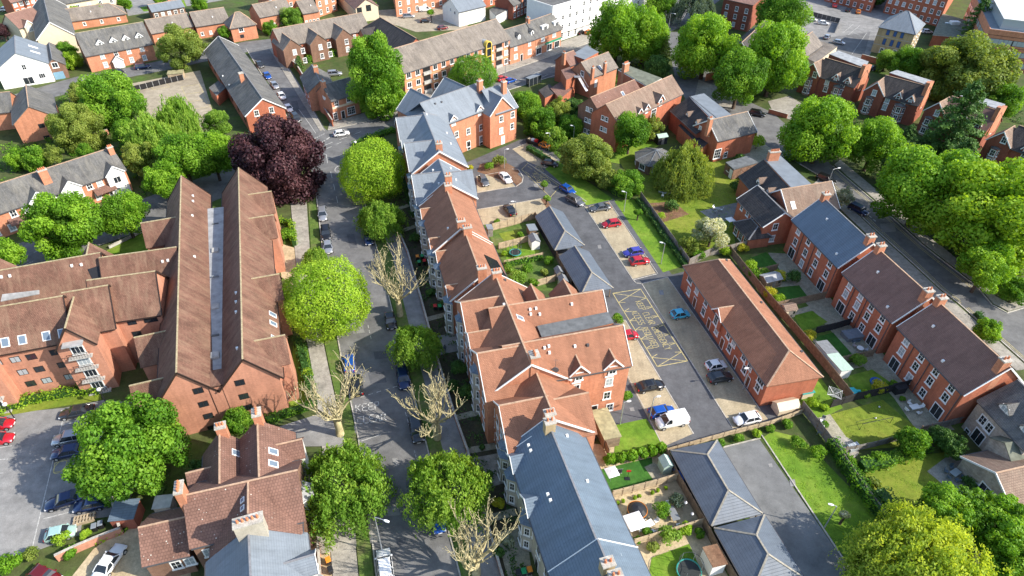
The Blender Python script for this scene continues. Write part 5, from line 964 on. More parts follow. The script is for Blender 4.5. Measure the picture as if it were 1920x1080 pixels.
for u in (s.L*2.5/13, s.L*6.5/13, s.L*11.5/13):
    for z in (0.25, 2.9, 5.5): q = s.loc(u, -.0, 0); MB().box(-1.3, 1.3, -.05, .03, z, z+2.1).build('balcony_opening', 'black paint', t, q, s.ang); MB().box(-1.35, 1.35, -.5, -.05, z-.1, z+.75).build('balcony_front', 'concrete', t, q, s.ang)
u = s.at_('f', (913, 85), 8); m = MB(); m.box(-1.15, -.9, -.8, .5, 0, 8.3); m.box(.9, 1.15, -.8, .5, 0, 8.3); pr = None
for k in range(9):
    a0, a1 = pi*k/9, pi*(k+1)/9; m.add([(cos(a)*r, y, 8.3+sin(a)*r) for a in (a0, a1) for r in (.9, 1.15) for y in (-.8, .5)], [(0, 2, 6, 4), (1, 5, 7, 3), (2, 3, 7, 6), (0, 4, 5, 1)])
m.build('stair_tower_frame', 'yellow paint', t, s.loc(u, 0, 0), s.ang); MB().box(-.9, .9, -.6, .4, 0, 8.6).build('stair_tower_glazing', 'glass', t, s.loc(u, 0, 0), s.ang); m = MB()
for k in range(9): a0, a1 = pi*k/9, pi*(k+1)/9; m.add([(cos(a0)*1.17, .5, 8.3+sin(a0)*1.17), (cos(a1)*1.17, .5, 8.3+sin(a1)*1.17), (cos(a1)*1.17, 3.2, 8.3+sin(a1)*1.17), (cos(a0)*1.17, 3.2, 8.3+sin(a0)*1.17)], [(0, 1, 2, 3)])
m.build('barrel_roof', 'lead', t, s.loc(u, 0, 0), s.ang); 
for z in (2.4, 4.8, 7.2): MB().box(-.9, .9, -.7, -.6, z, z+.2).build('string_course', 'yellow paint', t, s.loc(u, 0, 0), s.ang)
t = bld('brick houses with two small white dormers next to the yellow-banded flats', 'shop terrace', 'terraced_house')
s = Blk(t, 5.8, 8.5, 3.6, A=(956.7, 86.7), B=(1004, 71.7), wm='brick orange', rm='slate old', ends='gg', ridge='ridge tan', barge=False); s.win('f', 'pair', (967, 106), (993, 97), pale=1.); s.win('f', 'sash', (967, 88), (993, 80), pale=1); s.win('f', 'doorb', (978, 105), z=1.1)
for px in ((960, 60), (983, 52)): s.gable('f', s.at_('f', px, 8), 1.3, 6.5, 7.9, .5, proj=-1.0, depth=4, wm='render white', rm='slate old', ridge=None, win=[('small', 0, 7.2)], barge=False)
s.chimney((990, 33), 11, .8, 1.2, 2)
t = bld('shops with a green shopfront, an ochre shopfront and two wide white dormers', 'shop terrace', 'shop_building')
s = Blk(t, 5.9, 8.5, 3.8, A=(1004.5, 71), B=(1053, 53), wm='brick orange', rm='slate old', ends='gg', ridge='ridge tan', barge=False); s.win('f', 'wide', (1018, 73), (1039, 65), pale=1.); s.win('f', 'shop', (1010, 95), (1030, 90), (1044, 84), z=1.3)
fn, rz, Lw = s.frame('f'); MB().box(0, Lw*.35, -.12, .02, 2.5, 3.2).build('shop_fascia', 'render cream', t, s.loc(0, 0, 0), rz); MB().box(Lw*.38, Lw, -.14, .02, 2.5, 3.1).build('shop_fascia', 'green shop', t, s.loc(0, 0, 0), rz)
for px in ((1011, 45), (1032, 37)):
    q = s.loc(s.at_('f', px, 8), 1.1, 0); MB().box(-1.5, 1.5, 0, 3., 6.4, 8.1).build('dormer', 'render white', t, q, s.ang); place_win(t, 'wide', s.loc(s.at_('f', px, 8), 1.08, 7.3), s.ang, 0)
t = bld('tall white stuccoed regency terrace with rows of sash windows on the high street', 'terrace', 'stucco_terrace')
s = Blk(t, 11.6, 12, 0, A=(1036.7, 15), ang=R(44.7), L=52, B=(1100, 0), flat=True, par=.6, wm='render white', rm='slate old'); s.grid('f', 'sash', 15, (4.6, 7.6, 10.2), pale=.35); s.grid('f', 'tall', 15, (1.6,), pale=.2); s.band('f', 8.9, .25, 'render white'); s.band('f', 6.0, .2, 'render white')
MB().box(0, 44, -1.1, 0, 3.05, 3.2).build('balcony_floor', 'render white', t, s.loc(3, 0, 0), s.ang); m = MB(); 
for i in range(60): m.box(i*.74, i*.74+.04, -1.08, -1.04, 3.2, 4.0)
m.box(0, 44, -1.1, -1.03, 4.0, 4.06); m.build('balcony_railing', 'black paint', t, s.loc(3, 0, 0), s.ang); polyblk(t, [(985, -20), (1010, 30), (1035, 20), (1020, -30)], 7, 'render white', 'slate old')
wall([(1055, 74), (1100, 56), (1122, 45)], 1.0, 'low white front wall before the regency terrace', 'render white', cap='render white')
# ---- upper middle and right houses
t = bld('red brick house with a white external fire-escape stair and two side chimneys', 'house', 'brick_house')
s = rb(t, (1090, 117), (1140, 98), 9.2, 7.6, 3.2, wm='brick orange', rm='tile concrete', ends='gg', ridge='ridge tan', barge=False); s.chimney((1112, 126), 8.9, .9, .7, 2, zb=5.5); s.chimney((1135, 117), 8.9, .9, .7, 2, zb=5.5); s.win('f', 'doorw', (1117, 155), z=3.5); s.win('l', 'sash', (1092, 138)); s.skylight('f', (1125, 127))
polyblk(t, [(1072, 103), (1100, 86), (1122, 98), (1096, 112)], 7.6, 'brick red', 'flat grey'); s2 = rb(t, (1056, 102), (1075, 95), 8.6, 5.5, 2.4, wm='brick red', rm='tile brown', ends='gg', barge=False); s2.chimney((1058, 98), 9.8, .8, 1., 2); polyblk(t, [(1052, 132), (1068, 126), (1080, 142), (1062, 150)], 6., 'brick red', 'tile brown')
polyblk(t, [(1032, 166), (1060, 148), (1075, 165), (1050, 186)], 3.0, 'brick red', 'tile brown'); polyblk(t, [(1010, 170), (1030, 158), (1046, 172), (1022, 184)], 2.8, 'brick red', 'tile charcoal'); m = MB(); q0 = P(1085, 142, 6.5); 
m.bar((0, 0, 6.2), (2.4, -2.6, 3.2), .9, .08); m.bar((-.35, -.35, 7.2), (2.05, -2.95, 4.2), .06, .06); m.bar((.35, .3, 7.2), (2.75, -2.3, 4.2), .06, .06); m.box(-1.2, .5, -.5, .9, 6.1, 6.2)
for i in range(6): m.cyl(2.4*i/5-.35, -2.6*i/5-.35, 6.2-3*i/5, 7.2-3*i/5, .025, n=5)
m.build('fire_escape', 'metal', t, (q0[0]-t.location.x, q0[1]-t.location.y, 0))
t = bld('large brick house with twin gables and paired white windows beside the back lawn', 'house', 'brick_house')
a = rb(t, (1107.8, 183), (1189, 150), 11.2, 7.4, 3.2, wm='brick brown', rm='tile lichen', ends='gg', ridge='ridge tan', barge=False); b = rb(t, (1136.7, 195.6), (1259, 141.7), 11.2, 8.2, 3.4, wm='brick red', rm='tile tan', ends='gg', ridge='ridge tan', barge=False)
for q in ((1105, 205), (1102.6, 225.5), (1100.7, 245.7)): a.win('l', 'small', (q[0]-3.5, q[1]-1), (q[0]+3.5, q[1]+2))
for q in ((1134, 221.6), (1131.5, 241.8)): b.win('l', 'small', (q[0]-3.5, q[1]-1), (q[0]+3.5, q[1]+2))
b.win('f', 'big', (1225, 213)); b.gable('f', (1232, 174), 2.6, 7, 8.6, 1.5, proj=.1, depth=4, rm='tile tan', win=[('sash', 0, 8.0)]); b.gable('f', (1206, 192), 1.9, 6.5, 8.2, 1.1, proj=.1, depth=3, rm='tile tan', ridge=None, win=[('small', 0, 7.6)]); b.gable('f', (1190, 199), 1.6, 6.5, 8.1, .9, proj=.1, depth=3, rm='tile tan', ridge=None)
polyblk(t, [(1160, 131), (1179, 124), (1240, 147), (1212, 161)], 9.2, 'brick red', 'flat green', edge='white paint'); a.chimney((1174, 118), 11.6, 2., .9, 5, zb=6); a.skylight('f', (1168, 176))
t = bld('brick house with a pale flat roof, dark tiled sides and two small white dormers', 'house', 'brick_house')
s = rb(t, (1329, 226.4), (1400, 210), 8.9, 8.6, 3.1, wm='brick red', rm='slate old', ends='gg', ridge='ridge tan', barge=True); s.win('f', 'big', (1345, 288)); s.win('f', 'sash', (1360, 290)); s.chimney((1333, 221), 10.4, 1., .9, 2); s.win('l', 'small', (1313, 240), (1328, 250))
s2 = rb(t, (1293.7, 182), (1345, 224), 8.0, 9.5, 3.0, wm='brick dark', rm='tile charcoal', ends='gg', ridge='ridge grey', barge=False); polyblk(t, [(1293.7, 182), (1320, 176), (1370, 215), (1335, 223)], 8.05, 'brick red', 'flat grey', z0=5, edge='white paint')
for px in ((1288, 211), (1307, 226)): s2.gable('f', s2.at_('f', px, 6.8), 1.5, 4.5, 6.2, .8, proj=-1.2, depth=4, wm='render white', rm='tile tan', ridge=None, win=[('small', 0, 5.6)], barge=False)
polyblk(t, [(1272, 236), (1284, 230), (1335, 262), (1316, 278)], 3.6, 'brick red', 'tile charcoal')
def villa(lab, r0, r1, zr, gpx, wins, bays, rm='tile charcoal', flat=None, gw=5.2):
    t = bld(lab, 'house', 'brick_villa'); s = rb(t, r0, r1, zr, 9.0, 3.6, wm='brick dark', rm=rm, ends='gg', ridge='ridge tan', barge=False)
    s.gable('f', s.at_('f', gpx, zr-.5), gw, 0, zr-3.4, 2.9, proj=.7, depth=5, wm='brick dark', rm='tile tan', ridge='ridge tan', gut='white paint')
    s.win('f', 'sash', *wins[:1], d=.7, pale=.5); s.win('f', 'sash', *wins[1:], pale=.6); Lw = s.L
    for px, pj in bays: s.bay('f', s.at_('f', px, 3.8), 3.0, 1.0+pj, 4.6, (1.5, 3.7), 'brick dark', 'slate old', 'sash')
    for f in (.52, .8): s.gable('f', Lw*f, 1.7, zr-4, zr-2.9, 1.2, proj=.05, depth=3, wm='brick dark', rm='tile tan', ridge=None, win=[('small', 0, zr-3.3)])
    u, v = s.L-.3, 4.5; q = s.loc(u, v, 0); MB().box(-.45, .45, -2.4, 2.4, 4, zr+.9).build('chimney', 'brick orange', t, q, s.ang); MB().box(-.5, .5, -2.45, -1., zr+.9, zr+1.7).build('chimney_cap', 'brick orange', t, q, s.ang)
    if flat: polyblk(t, flat, zr+.1, 'brick dark', 'lead', z0=3)
    s.grid('r', 'small', 1, (4.4,)); return s
villa('dark brick villa with a white timbered gable, farthest of the four villas', (1548.7, 109), (1625, 131), 9.6, (1532, 116), [(1528, 140), (1554, 145), (1548, 166.7), (1583.5, 150)], [((1519, 152), .4), ((1575, 166), 0)], flat=[(1555, 102), (1572, 96), (1628, 116), (1622, 128)])
villa('dark brick villa with a pale flat strip behind its ridge, second of four', (1661.4, 141.6), (1743, 163), 9.6, (1647, 154), [(1639.4, 174), (1666.7, 181), (1658.6, 200.8), (1696, 187)], [((1630, 188), .4), ((1686, 204), 0)], flat=[(1668, 137), (1682, 132), (1748, 152), (1742, 161)])
villa('dark brick villa half hidden by a dark conifer, third of four', (1786, 181), (1877, 210), 9.6, (1768, 189), [(1757, 212), (1800, 215), (1810, 240)], [((1742, 226), .4), ((1805, 245), 0)], rm='tile brown', flat=[(1800, 180), (1815, 176), (1884, 196), (1877, 208)])
villa('dark brick villa cut by the right edge, nearest of the four', (1912, 236), (1990, 262), 9.4, (1896, 240), [(1883, 262.7), (1930, 275)], [((1871, 280), .4)], flat=None)
t = bld('brick house with a grey flat roof, tan gabled wing and wide chimney', 'house', 'brick_house')
e1 = rb(t, (1433.7, 300), (1486, 354), 8.4, 9.4, 3.5, wm='brick red', rm='tile charcoal', ends='gg', ridge='ridge grey', barge=False); polyblk(t, [(1434, 300), (1463, 293), (1521, 346), (1485, 354)], 8.5, 'brick red', 'flat grey', z0=4, edge='brick orange')
e2 = rb(t, (1465.6, 356), (1557.5, 340.6), 8.8, 8.4, 3.6, wm='brick red', rm='tile tan', ends='gg', ridge='ridge tan'); e2.skylight('f', (1487, 385), w=.8, h=1.5, gl='white paint'); e1.chimney((1453, 283), 10.8, .9, 2.4, 6)
for px in ((1421, 336), (1441, 355)): e1.gable('f', e1.at_('f', px, 7.0), 1.6, 4.8, 6.5, .8, proj=-1.2, depth=4, wm='render white', rm='tile tan', ridge=None, win=[('small', 0, 5.9)], barge=False)
e3 = Blk(t, 5.0, 7.4, 2.6, A=(1385, 373), B=(1432.5, 423.7), wm='brick red', rm='tile charcoal', ends='gg', ridge='ridge grey'); e3.win('f', 'small', (1392, 386), (1402.5, 397), (1411, 407.5), pale=0); e3.win('r', 'sash', (1453.7, 425), (1447, 447)); e3.win('r', 'small', (1418, 452))
e4 = Blk(t, 2.6, 4.6, 1.5, A=(1379, 417), B=(1405, 447), wm='brick red', rm='tile charcoal', ends='hh', ridge='ridge grey', hip=1.5, barge=False); e4.grid('f', 'tall', 3, (1.35,), pale=0); e2.gable('b', 6, 4, 0, 5, 1.8, proj=1.5, depth=3, rm='tile tan', barge=False)
t = bld('small flat-roofed garden outbuilding with a white door beside the grey-roofed brick house', 'outbuilding', 'outbuilding'); polyblk(t, [(1361, 305), (1401, 292.5), (1421, 305), (1376, 318)], 2.7, 'brick brown', 'flat felt', edge='gutter grey')
a = P(1364, 307, 2.7)[:2]; b = P(1375, 317, 2.7)[:2]; an = atan2(*(b-a)[::-1]); place_win(t, 'small', (*((a*.7+b*.3)-np.array(t.location)[:2]), 1.7), an, 0); place_win(t, 'doorw', (*((a*.2+b*.8)-np.array(t.location)[:2]), 1.15), an, 0)
t = bld('octagonal conservatory with a grey glazed roof on the back lawn', 'conservatory', 'conservatory'); c = P(1226, 312, 0); t.location = c; t['org'] = 1; m = MB(); r8 = [(4.8*cos(i*pi/4+.3), 4.8*sin(i*pi/4+.3)) for i in range(8)]
MB().prism(r8, 0, 2.4).build('wall', 'brick brown', t); MB().add([(x*1.08, y*1.08, 2.4) for x, y in r8]+[(0, 0, 4.3)], [(i, (i+1) % 8, 8) for i in range(8)]+[tuple(range(8))[::-1]]).build('roof', 'slate old', t)
m = MB(); [m.bar((x*1.08, y*1.08, 2.44), (0, 0, 4.36), .1, .08) for x, y in r8]; m.build('glazing_bars', 'flat grey', t)
for i in range(8):
    (x0, y0), (x1, y1) = r8[i], r8[(i+1) % 8]; an = atan2(y1-y0, x1-x0); place_win(t, 'wide', ((x0+x1)/2, (y0+y1)/2, 1.4), an, 0)
t = bld('ochre three-storey block with blue windows under a hipped grey roof', 'office building', 'office_building')
s = Blk(t, 8.2, 13.5, 4.4, A=(1649, 50), B=(1716, 63.5), wm='brick buff', rm='slate grey', ends='hh', ridge='ridge grey', hip=5, barge=False); s.win('f', 'blue', (1665.5, 60), (1678.8, 63), (1691.7, 65.8), (1658, 78), (1671.7, 81), (1684.5, 83.8)); s.win('f', 'sash', (1653, 94), (1665, 97), (1677, 98)); s.band('f', 5.4, .15, 'concrete'); s.band('f', 2.7, .15, 'concrete'); s.grid('r', 'sash', 4, (1.5, 4.2, 6.8))
t = bld('four-storey office with orange-brick bands and pale window panels, cut by the top right corner', 'office building', 'office_building')
s = Blk(t, 11.5, 42, 0, A=(1856, 56), B=(1960, 69), flat=True, par=.3, wm='brick orange', rm='flat grey'); s.grid('f', 'office', 6, (2.0, 5.2, 8.4), pale=0); s.grid('l', 'office', 11, (2.0, 5.2, 8.4), pale=0)
s2 = Blk(t, 14.6, 37, 0, at=s.wxy(3, 2.5), ang=s.ang, L=s.L-3, flat=True, wm='glass pale', rm='render white', wn='glazed_storey'); m = MB(); [m.box(0, s.L, -.04, .02, z, z+.12) for z in (.6, 3.7, 6.9, 10.1)]; m.build('string_course', 'brown frame', t, s.loc(0, 0, 0), s.ang)
t = bld('single-storey flat-roofed annexe with a dark square patch, behind the big olive tree', 'building', 'flat_roofed_building'); polyblk(t, [(1767, 26), (1750, 65), (1813, 71), (1824, 42)], 3.8, 'brick red', 'flat green', edge='concrete'); q = P(1789, 45, 3.95); MB().box(-1.5, 1.5, -1, 1, 3.8, 4.9).build('roof_plant', 'render white', t, (q[0]-t.location.x, q[1]-t.location.y, 0)); q = P(1775, 44, 4); MB().box(-.5, .5, -.5, .5, 3.8, 4.3).build('rooflight', 'glass pale', t, (q[0]-t.location.x, q[1]-t.location.y, 0))
def rowwall(t, a, b, zs, n, style):
    a = P(*a)[:2]; b = P(*b)[:2]; an = atan2(*(b-a)[::-1])
    for z in zs:
        for i in range(n): q = a+(b-a)*(i+.5)/n-np.array(t.location)[:2]; place_win(t, style, (q[0]+sin(an)*.03, q[1]-cos(an)*.03, z), an)
def zblk(lab, base, h, wm, rm, rows=None, n=5, cat='building', nm='brick_building', edge=None, style='sash'):
    t = bld(lab, cat, nm); q = [P(*p)[:2] for p in base]; t.location = (*q[0], 0); t['org'] = 1; qq = [tuple(a-q[0]) for a in q]; MB().prism(qq, 0, h).build('wall', wm, t); c = sum(np.array(a) for a in qq)/len(qq)
    MB().prism([tuple(c+(np.array(a)-c)*1.02) for a in qq], h+.002, h+.3).build('roof', rm, t)
    if rows: rowwall(t, base[0], base[1], rows, n, style)
    return t
zblk('dark red brick block with rows of small windows behind the ochre building', [(1655, 24), (1757, 50), (1800, -20), (1700, -50)], 10, 'brick red', 'flat grey', (1.6, 4.6, 7.6), 8)
zblk('low red brick block behind the upper right car park', [(1545, 2), (1632, 24), (1655, -10), (1560, -40)], 7, 'brick red', 'flat grey', (1.6, 4.6), 7)
zblk('plain brown brick block with a dark garage opening, among the trees at top', [(1347, 47), (1400, 60), (1470, -5), (1395, -40)], 9, 'brick dark', 'tile brown', (1.5, 4.2, 6.8), 3)
t = bld('brick house with a white traceried gable half hidden among the bright trees at top', 'house', 'brick_house'); s = rb(t, (1391, 80), (1436, 38), 8.6, 8.6, 4.2, wm='brick dark', rm='tile charcoal', ends='gg', ridge='ridge tan'); s.win('l', 'tall', (1391, 96)); s.chimney((1443, 45), 9.8, 1, 1, 2)
t = bld('peach-walled house with a mottled brown roof beside the white parked cars', 'house', 'brick_house'); s = rb(t, (1490, 82), (1523, 60), 7.0, 8.4, 3.0, wm='render cream', rm='tile concrete', ends='gg', barge=False); polyblk(t, [(1540, 78), (1570, 88), (1530, 118), (1505, 106)], 3.2, 'render cream', 'tile concrete')
t = bld('white rendered house with a grey slate roof at the top of the photo', 'house', 'rendered_house'); s = Blk(t, 5.2, 9.5, 3.2, A=(860, 22), B=(910, 10), wm='render white', rm='slate grey', ends='gg', ridge='ridge grey', barge=False); s.win('l', 'small', (845, 18), (853, 24)); polyblk(t, [(918, 18), (955, 2), (968, 10), (930, 30)], 3.2, 'render white', 'slate old')
t = bld('beige gabled house with black window frames at the top of the photo', 'house', 'rendered_house'); s = rb(t, (686, -1), (640, -40), 7.4, 8.2, 2.6, wm='render cream', rm='tile brown', ends='gg', barge=False); s.win('l', 'brownf', (674, 20), (691, 15), pale=0)
zblk('orange brick flats behind the white van at the top of the photo', [(744, 32), (862, 5), (850, -40), (735, -10)], 7, 'brick orange', 'tile brown', (1.6, 4.4), 8)
zblk('narrow orange brick house behind the round green bush at the top', [(597, 33), (633, 20), (625, -20), (590, -5)], 6.5, 'brick orange', 'tile brown', (1.6, 4.4), 3)
for lab, A_, B_, ze, W, rise, ends in (('low house with a mottled brown roof and pink doors near the round bush', (568, 25), (597, 20), 4.6, 9, 3, 'gg'), ('brick house with a plain brown roof left of the round bush', (487, 32), (548, 20), 4.8, 9, 3, 'gg'),
    ('brick bungalow with a mottled roof right of the dormered house', (284, 62), (362, 48), 4.0, 8.5, 3, 'gg'), ('brick bungalow with a mottled roof above the grey hall', (367, 49), (430, 39), 4.2, 9, 3.2, 'gg'), ('low brick range with a hipped brown roof behind the dormered house', (105, 43), (235, 25), 3.0, 8.5, 2.8, 'gh')):
    t = bld(lab, 'house', 'brick_bungalow'); s = Blk(t, ze, W, rise, A=A_, B=B_, wm='brick orange', rm='tile concrete', ends=ends, barge=False); s.grid('f', 'small', 4, (1.5,), pale=.3); s.vent('f', ((A_[0]+B_[0])/2, (A_[1]+B_[1])/2-12))
t = bld('brick pavilion with a dark pyramid roof above the grey hall', 'house', 'brick_pavilion'); s = Blk(t, 4.8, 7, 3.4, A=(432, 52), B=(479, 44), wm='brick orange', rm='tile concrete', ends='hh', hip=3.4, barge=False); s.win('f', 'pair', (452, 55)); s.win('f', 'brown', (454, 68))
t = bld('cream gabled house with a dark slate roof, top left', 'house', 'rendered_house'); s = rb(t, (93, 42), (80, -12), 10, 10, 4.4, wm='render cream', rm='slate old', ends='gg', ridge='ridge grey', barge=True); s2 = rb(t, (10, 28), (60, 14), 8.4, 8, 3.4, wm='render cream', rm='tile brown', ends='gg', barge=False); s2.gable('f', 10, 3, 0, 5, 1.6, proj=.8, depth=3, wm='render cream', rm='tile brown', win=[('pair', 0, 4)]); s2.gable('f', 3, 3, 0, 5, 1.6, proj=.8, depth=3, wm='render cream', rm='tile brown', win=[('pair', 0, 4)])
t = bld('white gabled workshop with a teal door and pale grey sheet roof, left edge', 'building', 'workshop'); s = rb(t, (29, 100), (27.5, 67), 9.2, 12.5, 3.8, wm='render white', rm='slate grey', ends='gg', ridge='ridge grey', barge=False); s.win('l', 'sash', (45, 126)); s.win('l', 'doorw', (29, 155), z=1.2); s.win('l', 'shop', (55, 153), z=1.4); s.win('l', 'wide', (79, 142)); s.skylight('f', (62, 88), (66, 98), w=.8, h=2.2, gl='white paint')
s2 = rb(t, (98, 111), (92, 80), 5.8, 4.6, 1.8, wm='brick brown', rm='slate old', ends='gg', barge=False, ridge='ridge grey'); s2.win('l', 'pair', (103, 122)); MB().box(-1.3, 1.3, -.06, .02, 0, 2.1).build('garage_door', 'pale blue', t, s2.loc(-.02, 2.3, 0), s2.ang-pi/2)
t = bld('brick house with a weathered grey tiled roof and two dark windows, left edge', 'house', 'brick_house'); s = rb(t, (53.7, 200), (48.7, 160), 8.6, 8.8, 3.4, wm='brick orange', rm='slate old', ends='gg', ridge='ridge tan', barge=False); s.win('l', 'brown', (78, 236), (88, 258), pale=0); s2 = Blk(t, 4.8, 8, 3.2, A=(-40, 214), B=(22, 207), wm='brick orange', rm='slate old', ends='gg', barge=False)
# ---- stone house bottom right
t = bld('stone rubble house with a dark slate roof, two dormers and a lower wing, right edge', 'house', 'stone_house'); s = Blk(t, 6.0, 8.6, 3.2, A=(1838, 750), B=(1925, 842), wm='stone rubble', rm='slate old', ends='gg', ridge='ridge grey', barge=False)
s.win('f', 'sash', (1843, 787.6), (1855, 802), (1870, 844.6), pale=0); s.win('f', 'small', (1813, 809.6), (1851.7, 866.7), pale=0); s.win('f', 'french', (1826, 829), z=1.15)
for px in ((1872, 762), (1912, 803)): s.gable('f', s.at_('f', px, 8), 1.8, 5.8, 7.2, .9, proj=-.9, depth=4, wm='render white', rm='slate old', ridge=None, win=[('sash', 0, 6.9)], barge=False)
s.gable('f', s.L*.82, 3.6, 0, 4.4, 1.2, proj=1.6, depth=3, rm='flat green', ridge=None, barge=False)
t = bld('low stone cottage with brown tiles beside the patio, right edge', 'cottage', 'stone_cottage'); s = rb(t, (1869, 887), (1960, 866), 5.0, 8.4, 2.4, wm='stone rubble', rm='tile tan', ends='gg', ridge='ridge tan'); s.win('l', 'french', (1840, 928), z=1.15); s.win('l', 'small', (1826, 908))
# ---- open carports
def carport(lab, A_, B_, ends='gh', W=5.6):
    t = bld(lab, 'carport', 'carport', 'open carports with hipped slate roofs'); s = Blk(t, 2.35, W, 1.75, A=A_, B=B_, rm='slate carport', ends=ends, nowall=True, ridge='ridge pale', barge=False, gut='gutter grey', hip=2.8, oe=.25); n = max(2, int(s.L/2.8)); pm = MB().box(-.07, .07, -.07, .07, 0, 2.3).mesh('post', 'timber')
    for i in range(n+1):
        for v in (.15, W-.15): put(pm, 'post', t, s.loc(.15+(s.L-.3)*i/n, v, 0), s.ang)
    MB().box(0, s.L, W-.22, W-.08, 2.15, 2.34).box(0, s.L, .08, .22, 2.15, 2.34).build('beam', 'timber', t, s.rl, s.ang); MB().box(0, s.L, -.02, .04, .1, 2.0).build('rear_boarding', 'timber dark', t, s.rl, s.ang)
    return s
carport('slate-roofed carport at the top of the yard, just past the fenced gardens', (1006, 405), (1042, 467)); carport('slate-roofed carport next to the yellow hatched box', (1051, 481), (1092, 549))
carport('slate-roofed carport with a blue car under it, beside the lower lawn lot', (1262, 846), (1336, 982), 'hh', 6.6); carport('slate-roofed carport cut by the bottom edge of the photo', (1344, 992), (1410, 1110), 'hh', 6.6)

for lab, A_, B_, ze, W, rise, rm, wm in (('pale roofed shed range behind the low brick range at the top edge', (110, 8), (215, -10), 3.4, 7, 2.2, 'slate old', 'render cream'), ('small brown-roofed house at the top edge above the round bush', (500, -2), (560, -14), 5.0, 8, 3, 'tile concrete', 'brick orange'), ('grey-roofed low building at the top edge beside the lane lawn', (285, 22), (345, 12), 3.0, 6, 1.6, 'slate grey', 'brick brown'),
    ('brick house row at the top edge above the orange flats', (880, -4), (960, -28), 5.4, 9, 3.2, 'tile brown', 'brick red'), ('brown roofed brick house behind the cream gabled house', (20, 4), (75, -8), 5.0, 8, 3.2, 'tile brown', 'brick red'), ('dark roofed brick house left of the regency terrace', (962, 10), (995, -4), 5.2, 8, 3.0, 'slate old', 'brick dark')):
    t = bld(lab, 'house', 'brick_house'); s = Blk(t, ze, W, rise, A=A_, B=B_, wm=wm, rm=rm, ends='gg', barge=False); s.grid('f', 'sash', 5, (1.5,) if ze < 4 else (1.5, 4.0)); s.chimney(((A_[0]+B_[0])/2, (A_[1]+B_[1])/2-22), ze+rise+1.2, .9, .9, 2)
# ================================================================ TREES
T_ = tree
T_((708, 150), 60, 9.5, 'tall', 'leaf green', 'tallest bright green tree beside the corner pub, above the road junction', 1.12)
T_((697, 322), 60, 5.8, 'round', 'leaf lime', 'clipped round lime-green tree beside the main road, farther of the two', .95); T_((612, 562), 77, 6.2, 'round', 'leaf lime', 'largest clipped round lime-green tree, left kerb of the main road', 1.0)
T_((712, 405), 40, 4.5, 'birch', 'leaf birch', 'small birch between the far round tree and a bare pollard'); T_((778, 642), 45, 4.6, 'birch', 'leaf birch', 'small birch on the right verge between two bare pollards', bark='bark birch')
T_((640, 905), 84, 5.4, 'birch', 'leaf birch', 'broad drooping birch on the left footway near the lower left houses', bark='bark birch'); T_((836, 908), 76, 5.2, 'birch', 'leaf birch', 'broad drooping birch over the right kerb above a bare pollard', bark='bark birch')
T_((522, 305), 86, 7.0, 'oak', 'leaf purple', 'dark purple beech beside the road junction', 1.05, name='beech_tree')
T_((243, 842), 104, 6.2, 'oak', 'leaf green', 'large round tree with pale blossom spots over the lower left car park', .95)
T_((122, 425), 70, 6.5, 'oak', 'leaf bright', 'broad green tree in front of the gabled brick row'); T_((232, 402), 46, 5.5, 'broad', 'leaf bright', 'smaller green tree right of the broad one before the gabled row'); T_((6, 478), 34, 5, 'broad', 'leaf bright', 'green tree cut by the left edge above the rust roof')
T_((210, 192), 60, 6.5, 'broad', 'leaf green', 'dense green tree left of the tan car park'); T_((144, 240), 48, 5, 'oak', 'leaf olive', 'darker olive tree beside the weathered brick house'); T_((155, 178), 26, 3.5, 'broad', 'leaf olive', 'small reddish olive tree at the lane behind the dense tree')
T_((280, 255), 46, 7.5, 'birch', 'leaf birch', 'feathery pale tree left of the two upright ones', 1.35); T_((332, 222), 36, 8.5, 'birch', 'leaf birch', 'upright feathery tree at the foot of the tan car park', 1.7); T_((345, 300), 50, 6.5, 'broad', 'leaf green', 'dense tree between the feathery trees and the purple beech'); T_((398, 290), 46, 6.5, 'broad', 'leaf bright', 'bright tree touching the left side of the purple beech'); T_((312, 342), 40, 5.5, 'broad', 'leaf bright', 'bright tree just above the rust-tiled steep roof'); T_((408, 232), 30, 5, 'loose', 'leaf birch', 'small pale tree at the corner of the grey hall'); T_((262, 300), 34, 5, 'loose', 'leaf olive', 'olive tree right of the gabled brick row'); T_((240, 250), 28, 4, 'broad', 'leaf green', 'small green tree below the dense tree')
T_((336, 92), 50, 5.5, 'loose', 'leaf olive', 'thin olive-brown tree before the grey hall', .8)
T_((886, 142), 44, 4.6, 'round', 'leaf green', 'rounded green tree before the yellow-banded flats', .8)
T_((1158, 68), 55, 8, 'broad', 'leaf bright', 'bright tree on the high street, left one of a tight pair', 1.2); T_((1208, 72), 44, 8, 'broad', 'leaf bright', 'yellowish tree, right one of a tight pair on the high street', 1.3); T_((1238, 5), 34, 6, 'broad', 'leaf green', 'green tree at the top edge beside the high street'); T_((1303, 12), 36, 7, 'birch', 'leaf blue', 'bluish drooping tree at the top edge'); T_((1243, 95), 26, 5, 'cone', 'leaf olive', 'narrow olive tree in the dark gap right of the pair', .6); T_((1230, 128), 26, 3.2, 'broad', 'leaf dark', 'dark round bush-like tree below the tight pair')
T_((1325, 92), 62, 9, 'broad', 'leaf bright', 'big bright tree at the fork of the right road', 1.1); T_((1388, 148), 56, 8.5, 'broad', 'leaf green', 'mid green tree below the big fork tree', 1.0); T_((1452, 120), 68, 9.5, 'broad', 'leaf bright', 'tall bright tree left of the dark brick villas', 1.2); T_((1470, 30), 50, 8, 'broad', 'leaf green', 'green tree left of the upper right car park')
